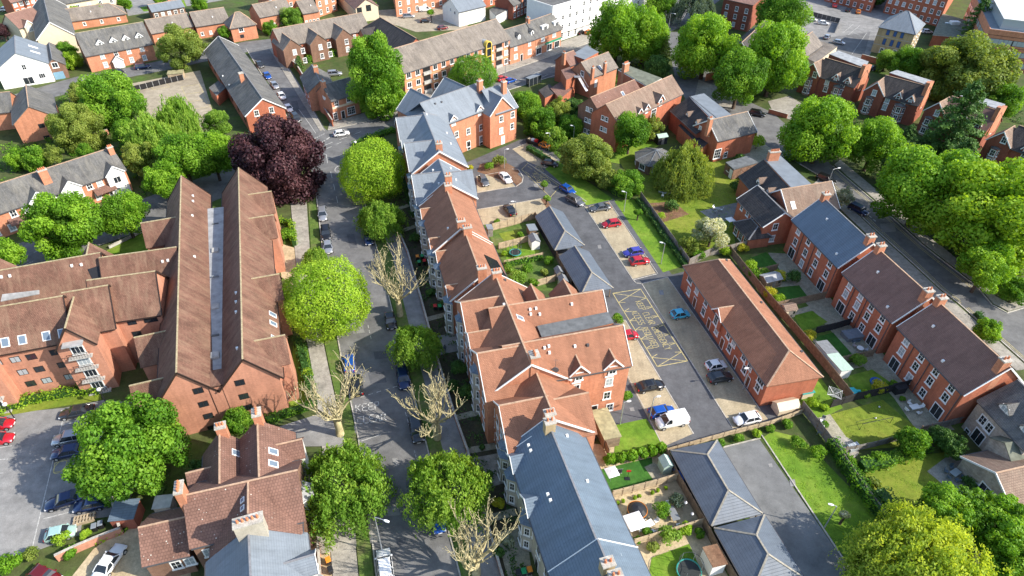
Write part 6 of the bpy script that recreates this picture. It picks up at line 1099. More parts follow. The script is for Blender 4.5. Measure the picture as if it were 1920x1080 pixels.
T_((1540, 252), 74, 7.5, 'broad', 'leaf bright', 'spreading tree in front of the farthest dark villa', 1.); T_((1640, 270), 52, 7, 'broad', 'leaf bright', 'medium tree in front of the second dark villa'); T_((1738, 350), 98, 9.5, 'broad', 'leaf bright', 'very large tree leaning over the right road, left of the biggest', .85); T_((1868, 405), 124, 10, 'oak', 'leaf lime', 'biggest light green tree at the right edge', .85); T_((1930, 350), 50, 8, 'broad', 'leaf green', 'bright tree cut by the right edge behind the biggest')
T_((1815, 138), 86, 7, 'oak', 'leaf olive', 'wide olive tree behind the villas near the banded office', .8); T_((1703, 122), 36, 5, 'broad', 'leaf green', 'round green tree left of the wide olive tree'); T_((1662, 115), 22, 3, 'broad', 'leaf birch', 'small tree below the ochre block'); T_((1878, 190), 38, 5, 'broad', 'leaf green', 'green tree right of the third villa'); T_((1830, 45), 30, 7, 'cone', 'leaf dark', 'black-green conifer left of the banded office')
T_((1790, 245), 70, 6.5, 'cone', 'leaf dark', 'dark spreading conifer before the third villa', .75); T_((1800, 310), 50, 5, 'cone', 'leaf dark', 'lower dark conifer behind the biggest trees', .6); T_((1700, 262), 28, 4, 'cone', 'leaf dark', 'small dark evergreen between two villas', .6); T_((1905, 545), 34, 2.5, 'broad', 'leaf green', 'low dark green growth at the right edge bend', .7); T_((1690, 320), 40, 4, 'broad', 'leaf dark', 'shaded tree across the right road'); T_((1850, 500), 52, 6, 'broad', 'leaf bright', 'lower limb-like tree below the biggest tree')
T_((1098, 297), 52, 4.6, 'oak', 'leaf olive', 'yellow-olive garden tree by the yard lamp', .85); T_((1182, 250), 38, 5.5, 'broad', 'leaf green', 'green tree in front of the twin-gabled brick house', 1.1); T_((1223, 240), 24, 3.5, 'loose', 'leaf olive', 'thin tree right of the one before the twin-gabled house'); T_((1284, 315), 50, 5.2, 'birch', 'leaf olive', 'olive drooping tree on the back lawn', 1.25, name='tree'); T_((1178, 345), 34, 2.6, 'broad', 'leaf green', 'low spreading tree at the corner of the long fence', .7); T_((1140, 335), 24, 2.6, 'broad', 'leaf olive', 'small tree between the yard and back lawn', .8)
T_((1335, 436), 38, 3.4, 'loose', 'leaf white', 'apple tree in white blossom on the back lawn', .8); T_((1290, 462), 20, 1.5, 'loose', 'leaf olive', 'grey-olive shrub-like tree left of the blossom tree'); T_((1582, 370), 20, 3, 'loose', 'leaf silver', 'silvery tree at the kerb behind the blue slate terrace'); T_((1220, 205), 18, 2.5, 'broad', 'leaf dark', 'dark small tree beside the twin-gabled house'); 
T_((985, 200), 30, 3.2, 'broad', 'leaf green', 'green tree just right of the L-shaped flats'); T_((1012, 232), 34, 3.2, 'broad', 'leaf green', 'green tree on the bank above the yard end'); T_((1045, 212), 28, 2.8, 'loose', 'leaf olive', 'olive small tree behind the bank'); T_((1068, 240), 26, 2.5, 'broad', 'leaf green', 'rounded small tree left of the twin-gabled house'); T_((1040, 262), 24, 2.3, 'loose', 'leaf birch', 'pale small tree over the yard end'); T_((1075, 205), 24, 2.5, 'broad', 'leaf dark', 'dark small tree by the flat-roofed brick sheds')
T_((1748, 1050), 116, 7, 'willow', 'leaf willow', 'yellow weeping willow in the bottom right corner', .85); T_((1640, 1075), 46, 4, 'willow', 'leaf willow', 'small yellow-green willow left of the big one', .7); T_((1782, 962), 62, 4.2, 'oak', 'leaf bright', 'leafy tree behind the willow', .7); T_((1872, 985), 72, 4.4, 'oak', 'leaf bright', 'leafy tree in front of the stone cottage', .75); T_((1905, 1060), 60, 5, 'oak', 'leaf bright', 'leafy tree in the far bottom right corner', .8)
T_((1712, 832), 32, 2.6, 'broad', 'leaf green', 'round garden tree between the two dry lawns'); T_((1790, 835), 26, 2.4, 'broad', 'leaf dark', 'dark tree beside the stone house'); T_((1762, 820), 22, 2, 'broad', 'leaf dark', 'dark bushy tree at the lawn corner'); T_((1850, 618), 26, 2.2, 'broad', 'leaf bright', 'small bright tree at the roadside behind the nearest terrace'); T_((1584, 967), 11, 1.9, 'shrub', 'leaf white', 'tiny round variegated tree on the lower lawn'); T_((1197, 398), 9, 2.0, 'shrub', 'leaf green', 'thin young tree on the strip beside the long fence')
T_((447, 790), 30, 2.6, 'broad', 'leaf green', 'small tree in front of the salmon gable walls', .9); T_((372, 880), 24, 2, 'broad', 'leaf dark', 'shaded tree behind the old brown houses'); T_((125, 100), 20, 2.6, 'broad', 'leaf green', 'small tree beside the white workshop annexe'); T_((134, 112), 18, 2.6, 'broad', 'leaf lime', 'yellow-green small tree left of the dormered house'); T_((192, 28), 18, 2.2, 'broad', 'leaf bright', 'small tree before the low brick range'); T_((546, 37), 24, 2.6, 'broad', 'leaf birch', 'round pale tree at the lane, larger of two'); T_((507, 52), 15, 2.2, 'broad', 'leaf green', 'round tree at the lane, smaller of two'); T_((561, 118), 13, 2.6, 'cone', 'leaf dark', 'small evergreen in the courtyard of the gabled flats', .6); T_((808, 25), 9, 3, 'shrub', 'leaf bright', 'small ivy-topped tree near the white van')
T_((1020, 345), 8, 1.6, 'shrub', 'leaf birch', 'thin sapling in the curved brown bed'); T_((1025, 372), 8, 1.6, 'shrub', 'leaf birch', 'thin sapling in the narrow brown bed')
T_((590, 480), 22, 3.2, 'birch', 'leaf birch', 'small birch just behind the largest round lime-green tree'); T_((70, 300), 26, 2.6, 'broad', 'leaf green', 'garden tree behind the gabled brick row, right one'); T_((33, 298), 22, 2.6, 'broad', 'leaf bright', 'garden tree behind the gabled brick row, left one')

pollard((750, 592), 'bare pollard on the right verge, farthest of the large four', 1.2, 3); pollard((638, 815), 'bare pollard on the left verge beside the painted words', 1.25, 11); pollard((820, 822), 'bare pollard on the right verge between two small birches', 1.22, 23); pollard((893, 1078), 'bare pollard at the bottom edge, nearest to the camera', 1.12, 37); 
pollard((578, 330), 'bare pollard half hidden behind the purple beech', .8, 41)
for q, rr_, k, mt, lb in (((232, 8), 14, 'broad', 'leaf bright', 'small tree at the top edge beside the lane lawn'), ((375, 5), 16, 'broad', 'leaf green', 'tree at the top edge above the grey hall'), ((300, -2), 16, 'broad', 'leaf bright', 'tree at the top edge behind the lane lawn'), ((420, 60), 12, 'broad', 'leaf green', 'small tree between pavilion and grey hall'), ((700, 12), 9, 'broad', 'leaf green', 'small tree beside the beige gabled house'),
    ((140, 20), 10, 'broad', 'leaf lime', 'small pale tree at the low brick range corner'), ((5, 60), 14, 'broad', 'leaf purple', 'reddish tree at the top left edge'), ((1000, 60), 8, 'broad', 'leaf green', 'small tree behind the shop dormers'), ((1640, -5), 20, 'broad', 'leaf dark', 'dark tree behind the red brick block'), ((100, 290), 20, 'loose', 'leaf olive', 'olive garden tree above the gabled row'), ((160, 285), 16, 'broad', 'leaf green', 'small garden tree at the end of the gabled row'),
    ((60, 185), 14, 'broad', 'leaf green', 'small tree beside the weathered brick house'), ((1590, 205), 14, 'broad', 'leaf dark', 'small dark tree between the first two villas'), ((1860, 90), 22, 'broad', 'leaf olive', 'olive tree before the banded office'), ((1760, 130), 20, 'broad', 'leaf green', 'green tree joined to the wide olive tree'), ((1410, 250), 10, 'broad', 'leaf yellow', 'yellow-flowered small tree on the forecourt bank')): T_(q, rr_, 2.4+rr_*.06, k, mt, lb)
# small shrubs
SH = [((918, 312), 11, 'leaf green', 'dark shrub in the round bed before the flats'), ((935, 303), 15, 'leaf olive', 'wide pinkish shrub in the round bed'), ((880, 315), 8, 'leaf yellow', 'yellow shrub at the corner of the narrow slate house'), ((932, 415), 7, 'leaf green', 'small shrub at the fence end of the paved bay'), ((983, 408), 5, 'leaf birch', 'tiny shrub before the bay fence'),
 ((1157, 598), 14, 'leaf green', 'flat shrub in the corner of the yellow hatched box'), ((1176, 743), 12, 'leaf green', 'shrub between brick wing and black car'), ((830, 570), 10, 'leaf dark', 'dark shrub in front garden by the bins'), ((808, 548), 10, 'leaf dark', 'dark shrub beside the front path'), ((905, 838), 7, 'leaf dark', 'lonely round shrub in a paved front garden'), ((918, 888), 8, 'leaf dark', 'round shrub two gardens above the lower bins'), ((933, 945), 14, 'leaf yellow', 'yellow-green round shrub in front garden'), ((955, 1015), 14, 'leaf silver', 'grey-white shrub in front garden near bottom'), ((935, 1035), 12, 'leaf dark', 'dark shrub before the nearest stone bay'),
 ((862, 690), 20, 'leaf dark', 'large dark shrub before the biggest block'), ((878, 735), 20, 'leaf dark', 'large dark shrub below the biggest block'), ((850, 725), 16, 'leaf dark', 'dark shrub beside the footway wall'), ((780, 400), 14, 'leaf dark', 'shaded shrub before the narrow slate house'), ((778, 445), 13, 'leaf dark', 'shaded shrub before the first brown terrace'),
 ((970, 520), 20, 'leaf birch', 'leafy shrub in the fenced plot behind the solar panel'), ((990, 505), 14, 'leaf green', 'green shrub in the fenced plot'), ((1000, 530), 12, 'leaf green', 'shrub next to the double shed'), ((955, 505), 14, 'leaf birch', 'pale shrub along the plot hedge'), ((1028, 488), 12, 'leaf green', 'shrub at the carport corner'), ((975, 440), 8, 'leaf green', 'small shrub by the white shed'), ((945, 475), 7, 'leaf lime', 'yellow-green shrub by the terrace wall'), ((1020, 510), 9, 'leaf olive', 'small olive shrub beside the sheds'), ((985, 545), 10, 'leaf lime', 'shrub beside the terracotta gable'),
 ((1407, 498), 16, 'leaf lime', 'tall light shrub beside the mews fence, farthest'), ((1418, 515), 16, 'leaf green', 'green shrub beside the mews fence'), ((1432, 512), 13, 'leaf birch', 'loose shrub beside the grey shed'), ((1463, 516), 14, 'leaf yellow', 'bright yellow shrub by the blue terrace'), ((1488, 518), 17, 'leaf dark', 'dark flowering shrub by the blue terrace'), ((1442, 548), 15, 'leaf yellow', 'yellow shrub below the grey shed'), ((1462, 562), 14, 'leaf lime', 'lime shrub at the second plot edge'), ((1522, 505), 9, 'leaf green', 'shrub against the blue terrace wall'), ((1518, 628), 14, 'leaf yellow', 'yellow leafy shrub at the third plot fence'), ((1610, 675), 17, 'leaf birch', 'loose shrub near the round table plot'), ((1650, 725), 17, 'leaf yellow', 'yellow palm-like shrub at the black fence'), ((1622, 738), 10, 'leaf lime', 'small lime shrub next to the sandpit'), ((1675, 720), 10, 'leaf green', 'green shrub at the black fence end'), ((1525, 755), 14, 'leaf lime', 'shrub between mews end and tan patio'), ((1545, 765), 10, 'leaf lime', 'shrub at the start of the black fence'), ((1692, 748), 7, 'leaf green', 'pot shrub on the wide patio'),
 ((1475, 795), 12, 'leaf green', 'shrub row beside the lower yard fence, right'), ((1445, 803), 10, 'leaf green', 'shrub row beside the lower yard fence, middle right'), ((1420, 812), 10, 'leaf lime', 'shrub row beside the lower yard fence, middle left'), ((1385, 822), 11, 'leaf green', 'shrub row beside the lower yard fence, left'), ((1350, 830), 10, 'leaf green', 'shrub behind the carport with the blue car'),
 ((1240, 955), 20, 'leaf green', 'dark shrub in the gravel garden'), ((1270, 940), 18, 'leaf blue', 'blue-flowered shrub in the gravel garden'), ((1255, 1005), 24, 'leaf birch', 'big loose shrub along the lower fence'), ((1285, 990), 16, 'leaf lime', 'lime shrub along the lower fence'), ((1212, 1000), 13, 'leaf green', 'shrub beside the white parasol'), ((1225, 1025), 13, 'leaf olive', 'olive shrub under the lower fence'), ((1310, 1000), 12, 'leaf green', 'shrub behind the planted box shed'), ((1195, 1012), 10, 'leaf green', 'shrub at the stone terrace wall'), ((1135, 862), 8, 'leaf olive', 'small flowering shrub at the lawn corner'),
 ((1592, 870), 18, 'leaf bright', 'bright shrub at the boundary hedge top'), ((1650, 860), 18, 'leaf green', 'shrub between the two dry lawns, left'), ((1680, 855), 16, 'leaf birch', 'pale shrub between the two dry lawns'), ((1640, 905), 14, 'leaf olive', 'reddish shrub inside the boundary hedge'), ((1495, 830), 16, 'leaf green', 'shrub at the corner of lower lawn'), ((1535, 850), 18, 'leaf bright', 'leafy shrub beside the fence of lower lawn'), ((1880, 845), 9, 'leaf green', 'small shrub by the stone house door'), ((1820, 905), 16, 'leaf dark', 'climber-like shrub at the stone cottage'),
 ((20, 1055), 26, 'leaf bright', 'bright shrub in the bottom left corner'), ((115, 1010), 18, 'leaf lime', 'yellow-green shrub beside the pale green car'), ((60, 1040), 18, 'leaf olive', 'brownish shrub near the bottom left corner'), ((160, 1003), 12, 'leaf lime', 'lime shrub under the grey bins'), ((135, 1035), 16, 'leaf green', 'green shrub before the low brick wall'), ((300, 915), 14, 'leaf dark', 'shaded shrub beneath the blossom tree'),
 ((1260, 385), 15, 'leaf dark', 'dark shrub bed behind the bare soil patch'), ((1240, 350), 16, 'leaf olive', 'olive shrub below the octagonal conservatory'), ((1215, 395), 9, 'leaf dark', 'shrub by the long fence top'), ((1240, 405), 10, 'leaf lime', 'lime shrub at the soil patch edge'), ((1380, 350), 14, 'leaf dark', 'dark shrub beside the grey-roofed house'), ((1392, 465), 13, 'leaf yellow', 'yellow shrub by the lattice window annexe'), ((1310, 480), 14, 'leaf green', 'green shrub at the fence bottom'), ((1360, 470), 13, 'leaf lime', 'lime shrub under the blossom tree'), ((1420, 268), 18, 'leaf lime', 'bright shrub bank beside the forecourt'), ((1390, 300), 16, 'leaf dark', 'dark shrub behind the outbuilding'),
 ((540, 440), 17, 'leaf green', 'hedge-like shrub beside the complex, upper'), ((575, 700), 14, 'leaf lime', 'shrub along the complex wall'), ((1562, 400), 6, 'leaf lime', 'shrub at the roadside bed'), ((120, 125), 13, 'leaf bright', 'bright shrub by the blue garage door'), ((1095, 235), 12, 'leaf olive', 'olive shrub left of twin gable wall'), ((640, 50), 9, 'leaf dark', 'round bush behind the gabled flats'), ((1545, 795), 9, 'leaf green', 'planter shrub beside the tan patio'), ((1695, 845), 10, 'leaf dark', 'dark shrub at the lawn edge')]
for px, r, mt, lb in SH: shrub(px, r, mt, lb)
for i in range(6): shrub((1146+i*19, 856-i*4.2+6), 13, 'leaf bright', ('first', 'second', 'third', 'fourth', 'fifth', 'last')[i]+' conical shrub from the left in the row behind the small lawn', 1.25, 'row of six conical shrubs')
for i, q in enumerate(((1158, 943), (1168, 939), (1190, 933), (1199, 930), (1224, 924), (1233, 919), (1248, 915))): shrub(q, 4.5, 'leaf lime', ('first', 'second', 'third', 'fourth', 'fifth', 'sixth', 'last')[i]+' small upright shrub from the left along the ranch-style timber fence', 1.4, 'small upright shrubs along the timber fence')
hedge([(1555, 835), (1600, 905), (1650, 970), (1700, 1020)], 1.6, 1.9, 'leaf green', 'tall green boundary hedge beside the lower lawn'); hedge([(-10, 775), (60, 752), (150, 735), (190, 735)], 1.6, 1.0, 'leaf lime', 'clipped lawn-side hedge before the long brick wing'); hedge([(522, 418), (548, 424), (553, 462)], 1.0, 1.3, 'leaf lime', 'small L-shaped clipped hedge beside the footway')
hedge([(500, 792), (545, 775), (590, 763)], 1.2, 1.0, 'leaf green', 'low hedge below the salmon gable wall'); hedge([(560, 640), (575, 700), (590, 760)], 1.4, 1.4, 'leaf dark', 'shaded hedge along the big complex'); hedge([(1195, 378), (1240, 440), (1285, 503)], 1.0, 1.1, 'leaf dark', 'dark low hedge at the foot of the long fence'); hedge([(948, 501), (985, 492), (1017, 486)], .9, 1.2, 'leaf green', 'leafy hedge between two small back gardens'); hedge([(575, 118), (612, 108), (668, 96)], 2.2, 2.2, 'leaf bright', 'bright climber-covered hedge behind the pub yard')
hedge([(1612, 880), (1650, 872), (1700, 855), (1735, 842)], 1.8, 1.4, 'leaf green', 'planted border between the two dry lawns'); hedge([(990, 280), (1030, 305)], 1.4, 1.2, 'leaf dark', 'dark hedge beside the paved bay at the yard end'); hedge([(1120, 340), (1160, 365), (1182, 372)], 1.6, 1.6, 'leaf green', 'hedge at the corner behind the yard'); hedge([(1640, 930), (1690, 990), (1740, 1030)], 2., 2., 'leaf dark', 'shaded hedge under the willow'); hedge([(180, 1018), (215, 1003), (240, 990)], .8, .5, 'leaf lime', 'low strip of grass-like hedge under the brick wall'); hedge([(1830, 590), (1862, 640)], 1., 1., 'leaf dark', 'short hedge at the roadside behind the nearest terrace')
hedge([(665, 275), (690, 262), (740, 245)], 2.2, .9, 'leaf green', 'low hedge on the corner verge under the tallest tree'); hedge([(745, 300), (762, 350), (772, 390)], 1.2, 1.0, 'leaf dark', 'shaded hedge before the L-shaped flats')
# ================================================================ CARS
RD = 106; BY = 15
CARS = [((605, 402), -74, 'estate', 'silver', 'silver estate on the left kerb, first of three in line'), ((611, 437), -74, 'estate', 'black', 'black car on the left kerb, second of three in line'), ((615, 463), -74, 'hatch', 'silver', 'silver hatchback on the left kerb, third of three in line'), ((691, 447), -74, 'hatch', 'dark blue', 'dark car opposite the three in line, under bare branches'),
 ((732, 601), -74, 'hatch', 'black', 'black hatchback on the right kerb beside the paving verge'), ((655, 681), 106, 'hatch', 'blue', 'bright blue hatchback on the left kerb below the round tree'), ((669, 722), 106, 'estate', 'black', 'black car behind bare branches above the painted words'), ((756, 709), -74, 'estate', 'dark blue', 'dark blue estate on the right kerb beside a small birch'), ((781, 806), -74, 'estate', 'dark grey', 'dark grey estate on the right kerb right of the painted words'), ((820, 972), -74, 'hatch', 'blue', 'blue car half under the broad birch'), ((806, 915), -74, 'hatch', 'dark blue', 'dark blue car hidden under the broad birch'), ((722, 1062), 106, 'estate', 'white', 'white estate cut by the bottom edge'),
 ((555, 221), -58, 'estate', 'dark grey', 'dark estate at the foot of the side street'), ((541, 203), -58, 'hatch', 'white', 'white hatchback second in the side street row'), ((528, 180), -58, 'hatch', 'white', 'white hatchback third in the side street row'), ((515, 160), -58, 'hatch', 'silver', 'silver hatchback fourth in the side street row'), ((501, 142), -58, 'hatch', 'blue', 'blue hatchback near the top of the side street row'), ((487, 121), -58, 'hatch', 'dark grey', 'grey hatchback at the top of the side street row'),
 ((640, 250), 22, 'hatch', 'white', 'white car turning at the road junction'), ((941, 147), 45, 'hatch', 'red', 'red hatchback on the high street behind a blue one'), ((957, 151), 45, 'hatch', 'blue', 'blue hatchback on the high street beside a red one'), ((1088, 60), 60, 'hatch', 'black', 'black car before the white regency terrace'), ((1104, 60), 60, 'hatch', 'orange', 'orange car before the white regency terrace'),
 ((907, 339), -70, 'hatch', 'grey', 'grey hatchback in the upper paved bay left of the white saloon'), ((948, 333), -64, 'saloon', 'white', 'white saloon in the upper paved bay'), ((956, 393), 112, 'saloon', 'black', 'black saloon alone in the bay beside the terrace'), ((1031, 306), -12, 'hatch', 'black', 'black car at the top corner of the yard under the olive tree'), ((1064, 355), -48, 'hatch', 'blue', 'bright blue hatchback at the yard kerb'), ((1079, 376), -48, 'estate', 'grey', 'grey estate behind the bright blue hatchback at the yard kerb'), ((1125, 389), 195, 'saloon', 'grey', 'old grey saloon, top of the long paved bay'), ((1146, 419), 195, 'hatch', 'red', 'red hatchback below the old grey saloon'), ((1187, 473), 195, 'hatch', 'purple blue', 'violet-blue hatchback beside a red one in the long bay'), ((1199, 489), 15, 'hatch', 'red', 'red hatchback at the bottom of the long paved bay'),
 ((1275, 589), 15, 'mini', 'light blue', 'sky-blue small round car in front of the mews house'), ((1342, 685), 15, 'mini', 'white', 'white small car beside a dark hatchback, before the mews house'), ((1350, 707), 15, 'hatch', 'dark grey', 'dark grey hatchback beside the white small car'), ((1178, 629), 15, 'mini', 'red', 'red small car tucked beside the brick wing'), ((1219, 723), 15, 'saloon', 'black', 'black coupe in the bay below the brick wing'), ((1241, 772), 15, 'hatch', 'blue', 'royal blue hatchback beside the white van'), ((1259, 790), 195, 'van', 'white', 'white van at the lower end of the yard'), ((1401, 785), 195, 'hatch', 'white', 'white coupe in the lowest bay near the yard fence'), ((1280, 890), 106, 'hatch', 'blue', 'pale-roofed blue car under the carport'),
 ((1610, 393), -55, 'estate', 'dark blue', 'dark blue estate parked behind the blue slate terrace'), ((1549, 336), -45, 'estate', 'black', 'black car beside the tan-roofed wing on the right road'), ((1420, 213), -25, 'estate', 'black', 'black car at the fork of the right road'), ((1641, 129), -10, 'mini', 'black', 'black small car between the first two villas'),
 ((1522, 36), -15, 'hatch', 'white', 'white car, left one in the small walled lot at top'), ((1544, 43), -15, 'hatch', 'white', 'white car, right one in the small walled lot at top'), ((1551, 69), 55, 'hatch', 'silver', 'silver car beside the peach-walled house'), ((1573, 79), -25, 'hatch', 'silver', 'silver saloon-like car in the upper right asphalt lot'), ((1565, 10), 70, 'hatch', 'red', 'red car before the low brick block at top'), ((1591, 18), 60, 'hatch', 'black', 'black car between red and orange cars at top'), ((1609, 22), 70, 'mini', 'orange', 'orange small car before the low brick block at top'), ((1738, 59), 0, 'hatch', 'white', 'white and dark car behind the ochre block'),
 ((766, 30), 15, 'estate', 'silver', 'silver car beside the white van at top'), ((797, 18), 15, 'van', 'white', 'white van before the orange flats at top'), ((798, 39), 15, 'hatch', 'black', 'black car below the white van at top'), ((830, 52), 30, 'hatch', 'dark red', 'dark car by the green bank at top'), ((627, 138), 15, 'estate', 'silver', 'silver car in the pub yard'),
 ((267, 125), 30, 'estate', 'dark blue', 'dark blue car, right one before the dormered house'), ((222, 134), -25, 'hatch', 'black', 'black car, left one before the dormered house'), ((12, 17), 15, 'hatch', 'white', 'white car in the top left corner'),
 ((144, 772), 195, 'saloon', 'dark grey', 'dark grey saloon by the lawn edge of the lower left car park'), ((-4, 797), 15, 'hatch', 'red', 'red car at the left edge, upper'), ((-5, 824), 15, 'hatch', 'red', 'red car at the left edge, lower'), ((131, 821), 195, 'estate', 'silver', 'silver estate nosing out from the blossom tree'), ((126, 847), 195, 'hatch', 'dark blue', 'dark blue hatchback below the silver estate'), ((121, 937), 205, 'saloon', 'dark blue', 'navy saloon alone in the lower left car park'), ((170, 945), 195, 'hatch', 'dark blue', 'dark blue car half under the blossom tree'), ((113, 1000), 18, 'mini', 'pale green', 'pale green small car beside the timber pallets'), ((205, 1053), 80, 'saloon', 'white', 'white saloon on the gravel drive'), ((84, 1080), -20, 'hatch', 'dark red', 'dark red car cut by the bottom edge')]
for px, an, k, c, lb in CARS: car(px, an, k, c, lb, name='parked_van' if k == 'van' else 'parked_car', cat='van' if k == 'van' else 'car')
q = car((1022, 273), -35, 'mini', 'orange', 'orange truck cab with an open black flatbed at the end of the yard', name='flatbed_truck', cat='truck')
m = MB().box(-5.2, -1.7, -.95, .95, .55, .7).box(-5.2, -1.7, -.95, -.9, .7, 1.15).box(-5.2, -1.7, .9, .95, .7, 1.15).box(-5.25, -5.2, -.95, .95, .7, 1.15); m.build('flatbed', 'black paint', q)
for i, (x, mt) in enumerate(((-4.6, 'timber pale'), (-3.6, 'fabric white'), (-2.6, 'plastic red'))): MB().box(x-.35, x+.35, -.5, .3, .7, 1.2+.15*i).build('cargo_box', mt, q)
for sy in (-1, 1): MB().tube([(-4.4, sy*.7, .35), (-4.4, sy*.95, .35)], .35, 12).build('wheel', 'rubber', q)
# ================================================================ FENCES, WALLS, LAMPS, GARDEN THINGS
fence([(1200, 374), (1245, 437), (1290, 500)], 1.9, 'long straight timber fence between the green strip and the back lawn', 'timber grey'); fence([(1290, 500), (1330, 480), (1365, 474), (1400, 465)], 1.9, 'timber fence behind the mews house top', 'timber grey'); fence([(1366, 476), (1430, 556), (1497, 634), (1545, 692), (1592, 752)], 1.9, 'long timber fence between mews house and terrace gardens', 'timber')
fence([(1400, 465), (1466, 447)], 1.9, 'dark fence before the lattice window annexe', 'timber dark', post='timber dark'); fence([(1452, 580), (1495, 571), (1545, 560)], 1.7, 'timber fence between second and third terrace garden', 'timber'); fence([(1527, 627), (1565, 618), (1603, 606)], 1.7, 'black fence between third and fourth terrace garden', 'timber dark', post='timber dark'); fence([(1570, 682), (1600, 676), (1635, 668)], 1.6, 'pale fence between fourth and fifth terrace garden', 'timber')
fence([(1556, 765), (1600, 752), (1660, 738), (1716, 722)], 1.8, 'long black fence across the lowest terrace garden', 'timber dark', post='timber dark'); fence([(1420, 516), (1455, 507)], 1.6, 'short fence in the first terrace garden', 'timber')
fence([(923, 433), (965, 422), (1003, 411)], 1.8, 'timber fence behind the lone black saloon bay', 'timber pale', post='timber'); fence([(935, 468), (975, 458), (1010, 448)], 1.6, 'timber fence between two small back gardens', 'timber pale'); fence([(1003, 411), (1025, 448), (1045, 490), (1070, 540)], 1.8, 'dark boarded fence behind the upper carports', 'timber', post='timber'); fence([(1008, 537), (1040, 528)], 1.6, 'short timber fence near the double shed', 'timber pale')
fence([(945, 500), (1017, 485)], 1.5, 'low timber fence under the leafy hedge', 'timber pale')
fence([(1147, 934), (1185, 924), (1230, 912), (1268, 901)], 1.7, 'ranch-style timber fence below the small lawn', 'timber pale', post='timber'); fence([(1187, 1024), (1240, 1008), (1280, 996), (1316, 985)], 1.7, 'timber fence below the gravel garden', 'timber pale'); fence([(1247, 855), (1268, 901), (1316, 985), (1350, 1050), (1380, 1100)], 1.8, 'tall fence behind the lower carports', 'timber')
fence([(1246, 851), (1312, 832), (1377, 814), (1442, 798), (1503, 776)], 1.15, 'timber fence along the lower end of the yard', 'timber pale'); fence([(1500, 768), (1530, 805), (1565, 852), (1600, 905)], 1.9, 'fence between lower lawn and dry-lawn garden', 'timber grey'); fence([(1565, 852), (1600, 847), (1640, 838), (1700, 822)], 1.4, 'fence between the two dry lawns', 'timber grey'); fence([(1722, 812), (1775, 800), (1805, 792)], 1.6, 'fence between nearest terrace and stone house', 'timber grey')
fence([(1600, 905), (1660, 985), (1700, 1030)], 1.8, 'fence behind the tall boundary hedge', 'timber grey'); fence([(1110, 800), (1135, 845), (1140, 858)], 1.9, 'timber fence of the bin store yard', 'timber'); fence([(240, 175), (300, 160), (345, 150)], 1.6, 'black mesh fence above the tan car park', 'black paint', post='metal', rails=True); fence([(1483, 22), (1540, 36), (1573, 44), (1565, 62)], 1.8, 'dark panelled fence around the small lot at top', 'gutter grey', post='metal')
wall([(625, 238), (590, 185), (560, 135), (535, 110)], 2.0, 'long brick yard wall along the side street'); wall([(752, 262), (747, 240), (752, 222), (772, 207)], 1.6, 'curved cream wall at the corner of the L-shaped flats', 'render cream', cap='kerb stone')
wall(WR[1:], .75, 'low brick wall before the front gardens of the middle row', 'brick red'); wall([(110, 1052), (150, 1033), (190, 1016), (232, 1000)], 1.3, 'curved salmon brick wall by the gravel drive', 'brick salmon'); wall([(232, 1000), (222, 965), (218, 945)], 1.6, 'tall brick wall beside the blue-roofed shed', 'brick brown'); wall([(1700, 120), (1735, 115), (1760, 118)], 1.6, 'brick wall under the wide olive tree', 'brick red'); wall([(1613, 112), (1650, 122), (1680, 130)], 1.8, 'brick wall below the ochre block', 'brick red'); wall([(1440, 212), (1475, 222)], 1.2, 'low brick forecourt wall beside the first villa', 'brick red'); wall([(1322, 152), (1338, 148), (1345, 155)], 2.2, 'brick wall stub at the fork of the right road', 'brick orange'); wall([(598, 1020), (603, 1095)], .8, 'short brick wall beside orange bins', 'brick orange')
wall([(205, 466), (297, 421)], .5, 'low kerb wall along the left lawn', 'concrete'); wall([(130, 275), (170, 262), (205, 252)], 1.4, 'brick wall behind the gabled row gardens', 'brick salmon')
for px, h, lb, ar in (((1175, 361), 4.8, 'slim lamp by the hedge corner of the yard', 165), ((1247, 457), 4.8, 'slim lamp on the green strip', 165), ((1384, 547), 4.8, 'slim lamp before the mews house, far', 195), ((1407, 690), 4.8, 'slim lamp before the mews house, near', 195), ((1170, 755), 4.8, 'slim lamp at the brick wing corner', 15), ((1226, 746), 4.8, 'slim lamp beside the royal blue hatchback', 15), ((1569, 950), 4.8, 'slim lamp on the lower lawn', 165), ((967, 378), 4.8, 'slim lamp beside the lone black saloon', 195), ((946, 281), 4.8, 'slim lamp before the L-shaped flats', 15), ((1077, 237), 4.8, 'slim lamp beside the twin-gabled house', 165), ((1031, 250), 4.8, 'slim lamp near the flatbed truck', 195)): lamp(px, h, lb, arm=ar)
lamp((703, 970), 8, 'tall street lamp at the left kerb near the bottom', arm=-20); lamp((1562, 318), 7, 'tall street lamp on the right road beside the tan wing', arm=20); lamp((666, 268), 5, 'street lamp with a round head at the junction corner', True); lamp((186, 732), 3.2, 'globe lamp at the lawn, right one', True); lamp((10, 760), 3.2, 'globe lamp at the lawn, left one', True); lamp((1160, 30), 7, 'tall street lamp on the high street', arm=-40); lamp((948, 112), 6, 'thin street lamp before the yellow-banded flats', arm=-40); lamp((1258, 25), 7, 'tall street lamp at the top of the high street', arm=-40)
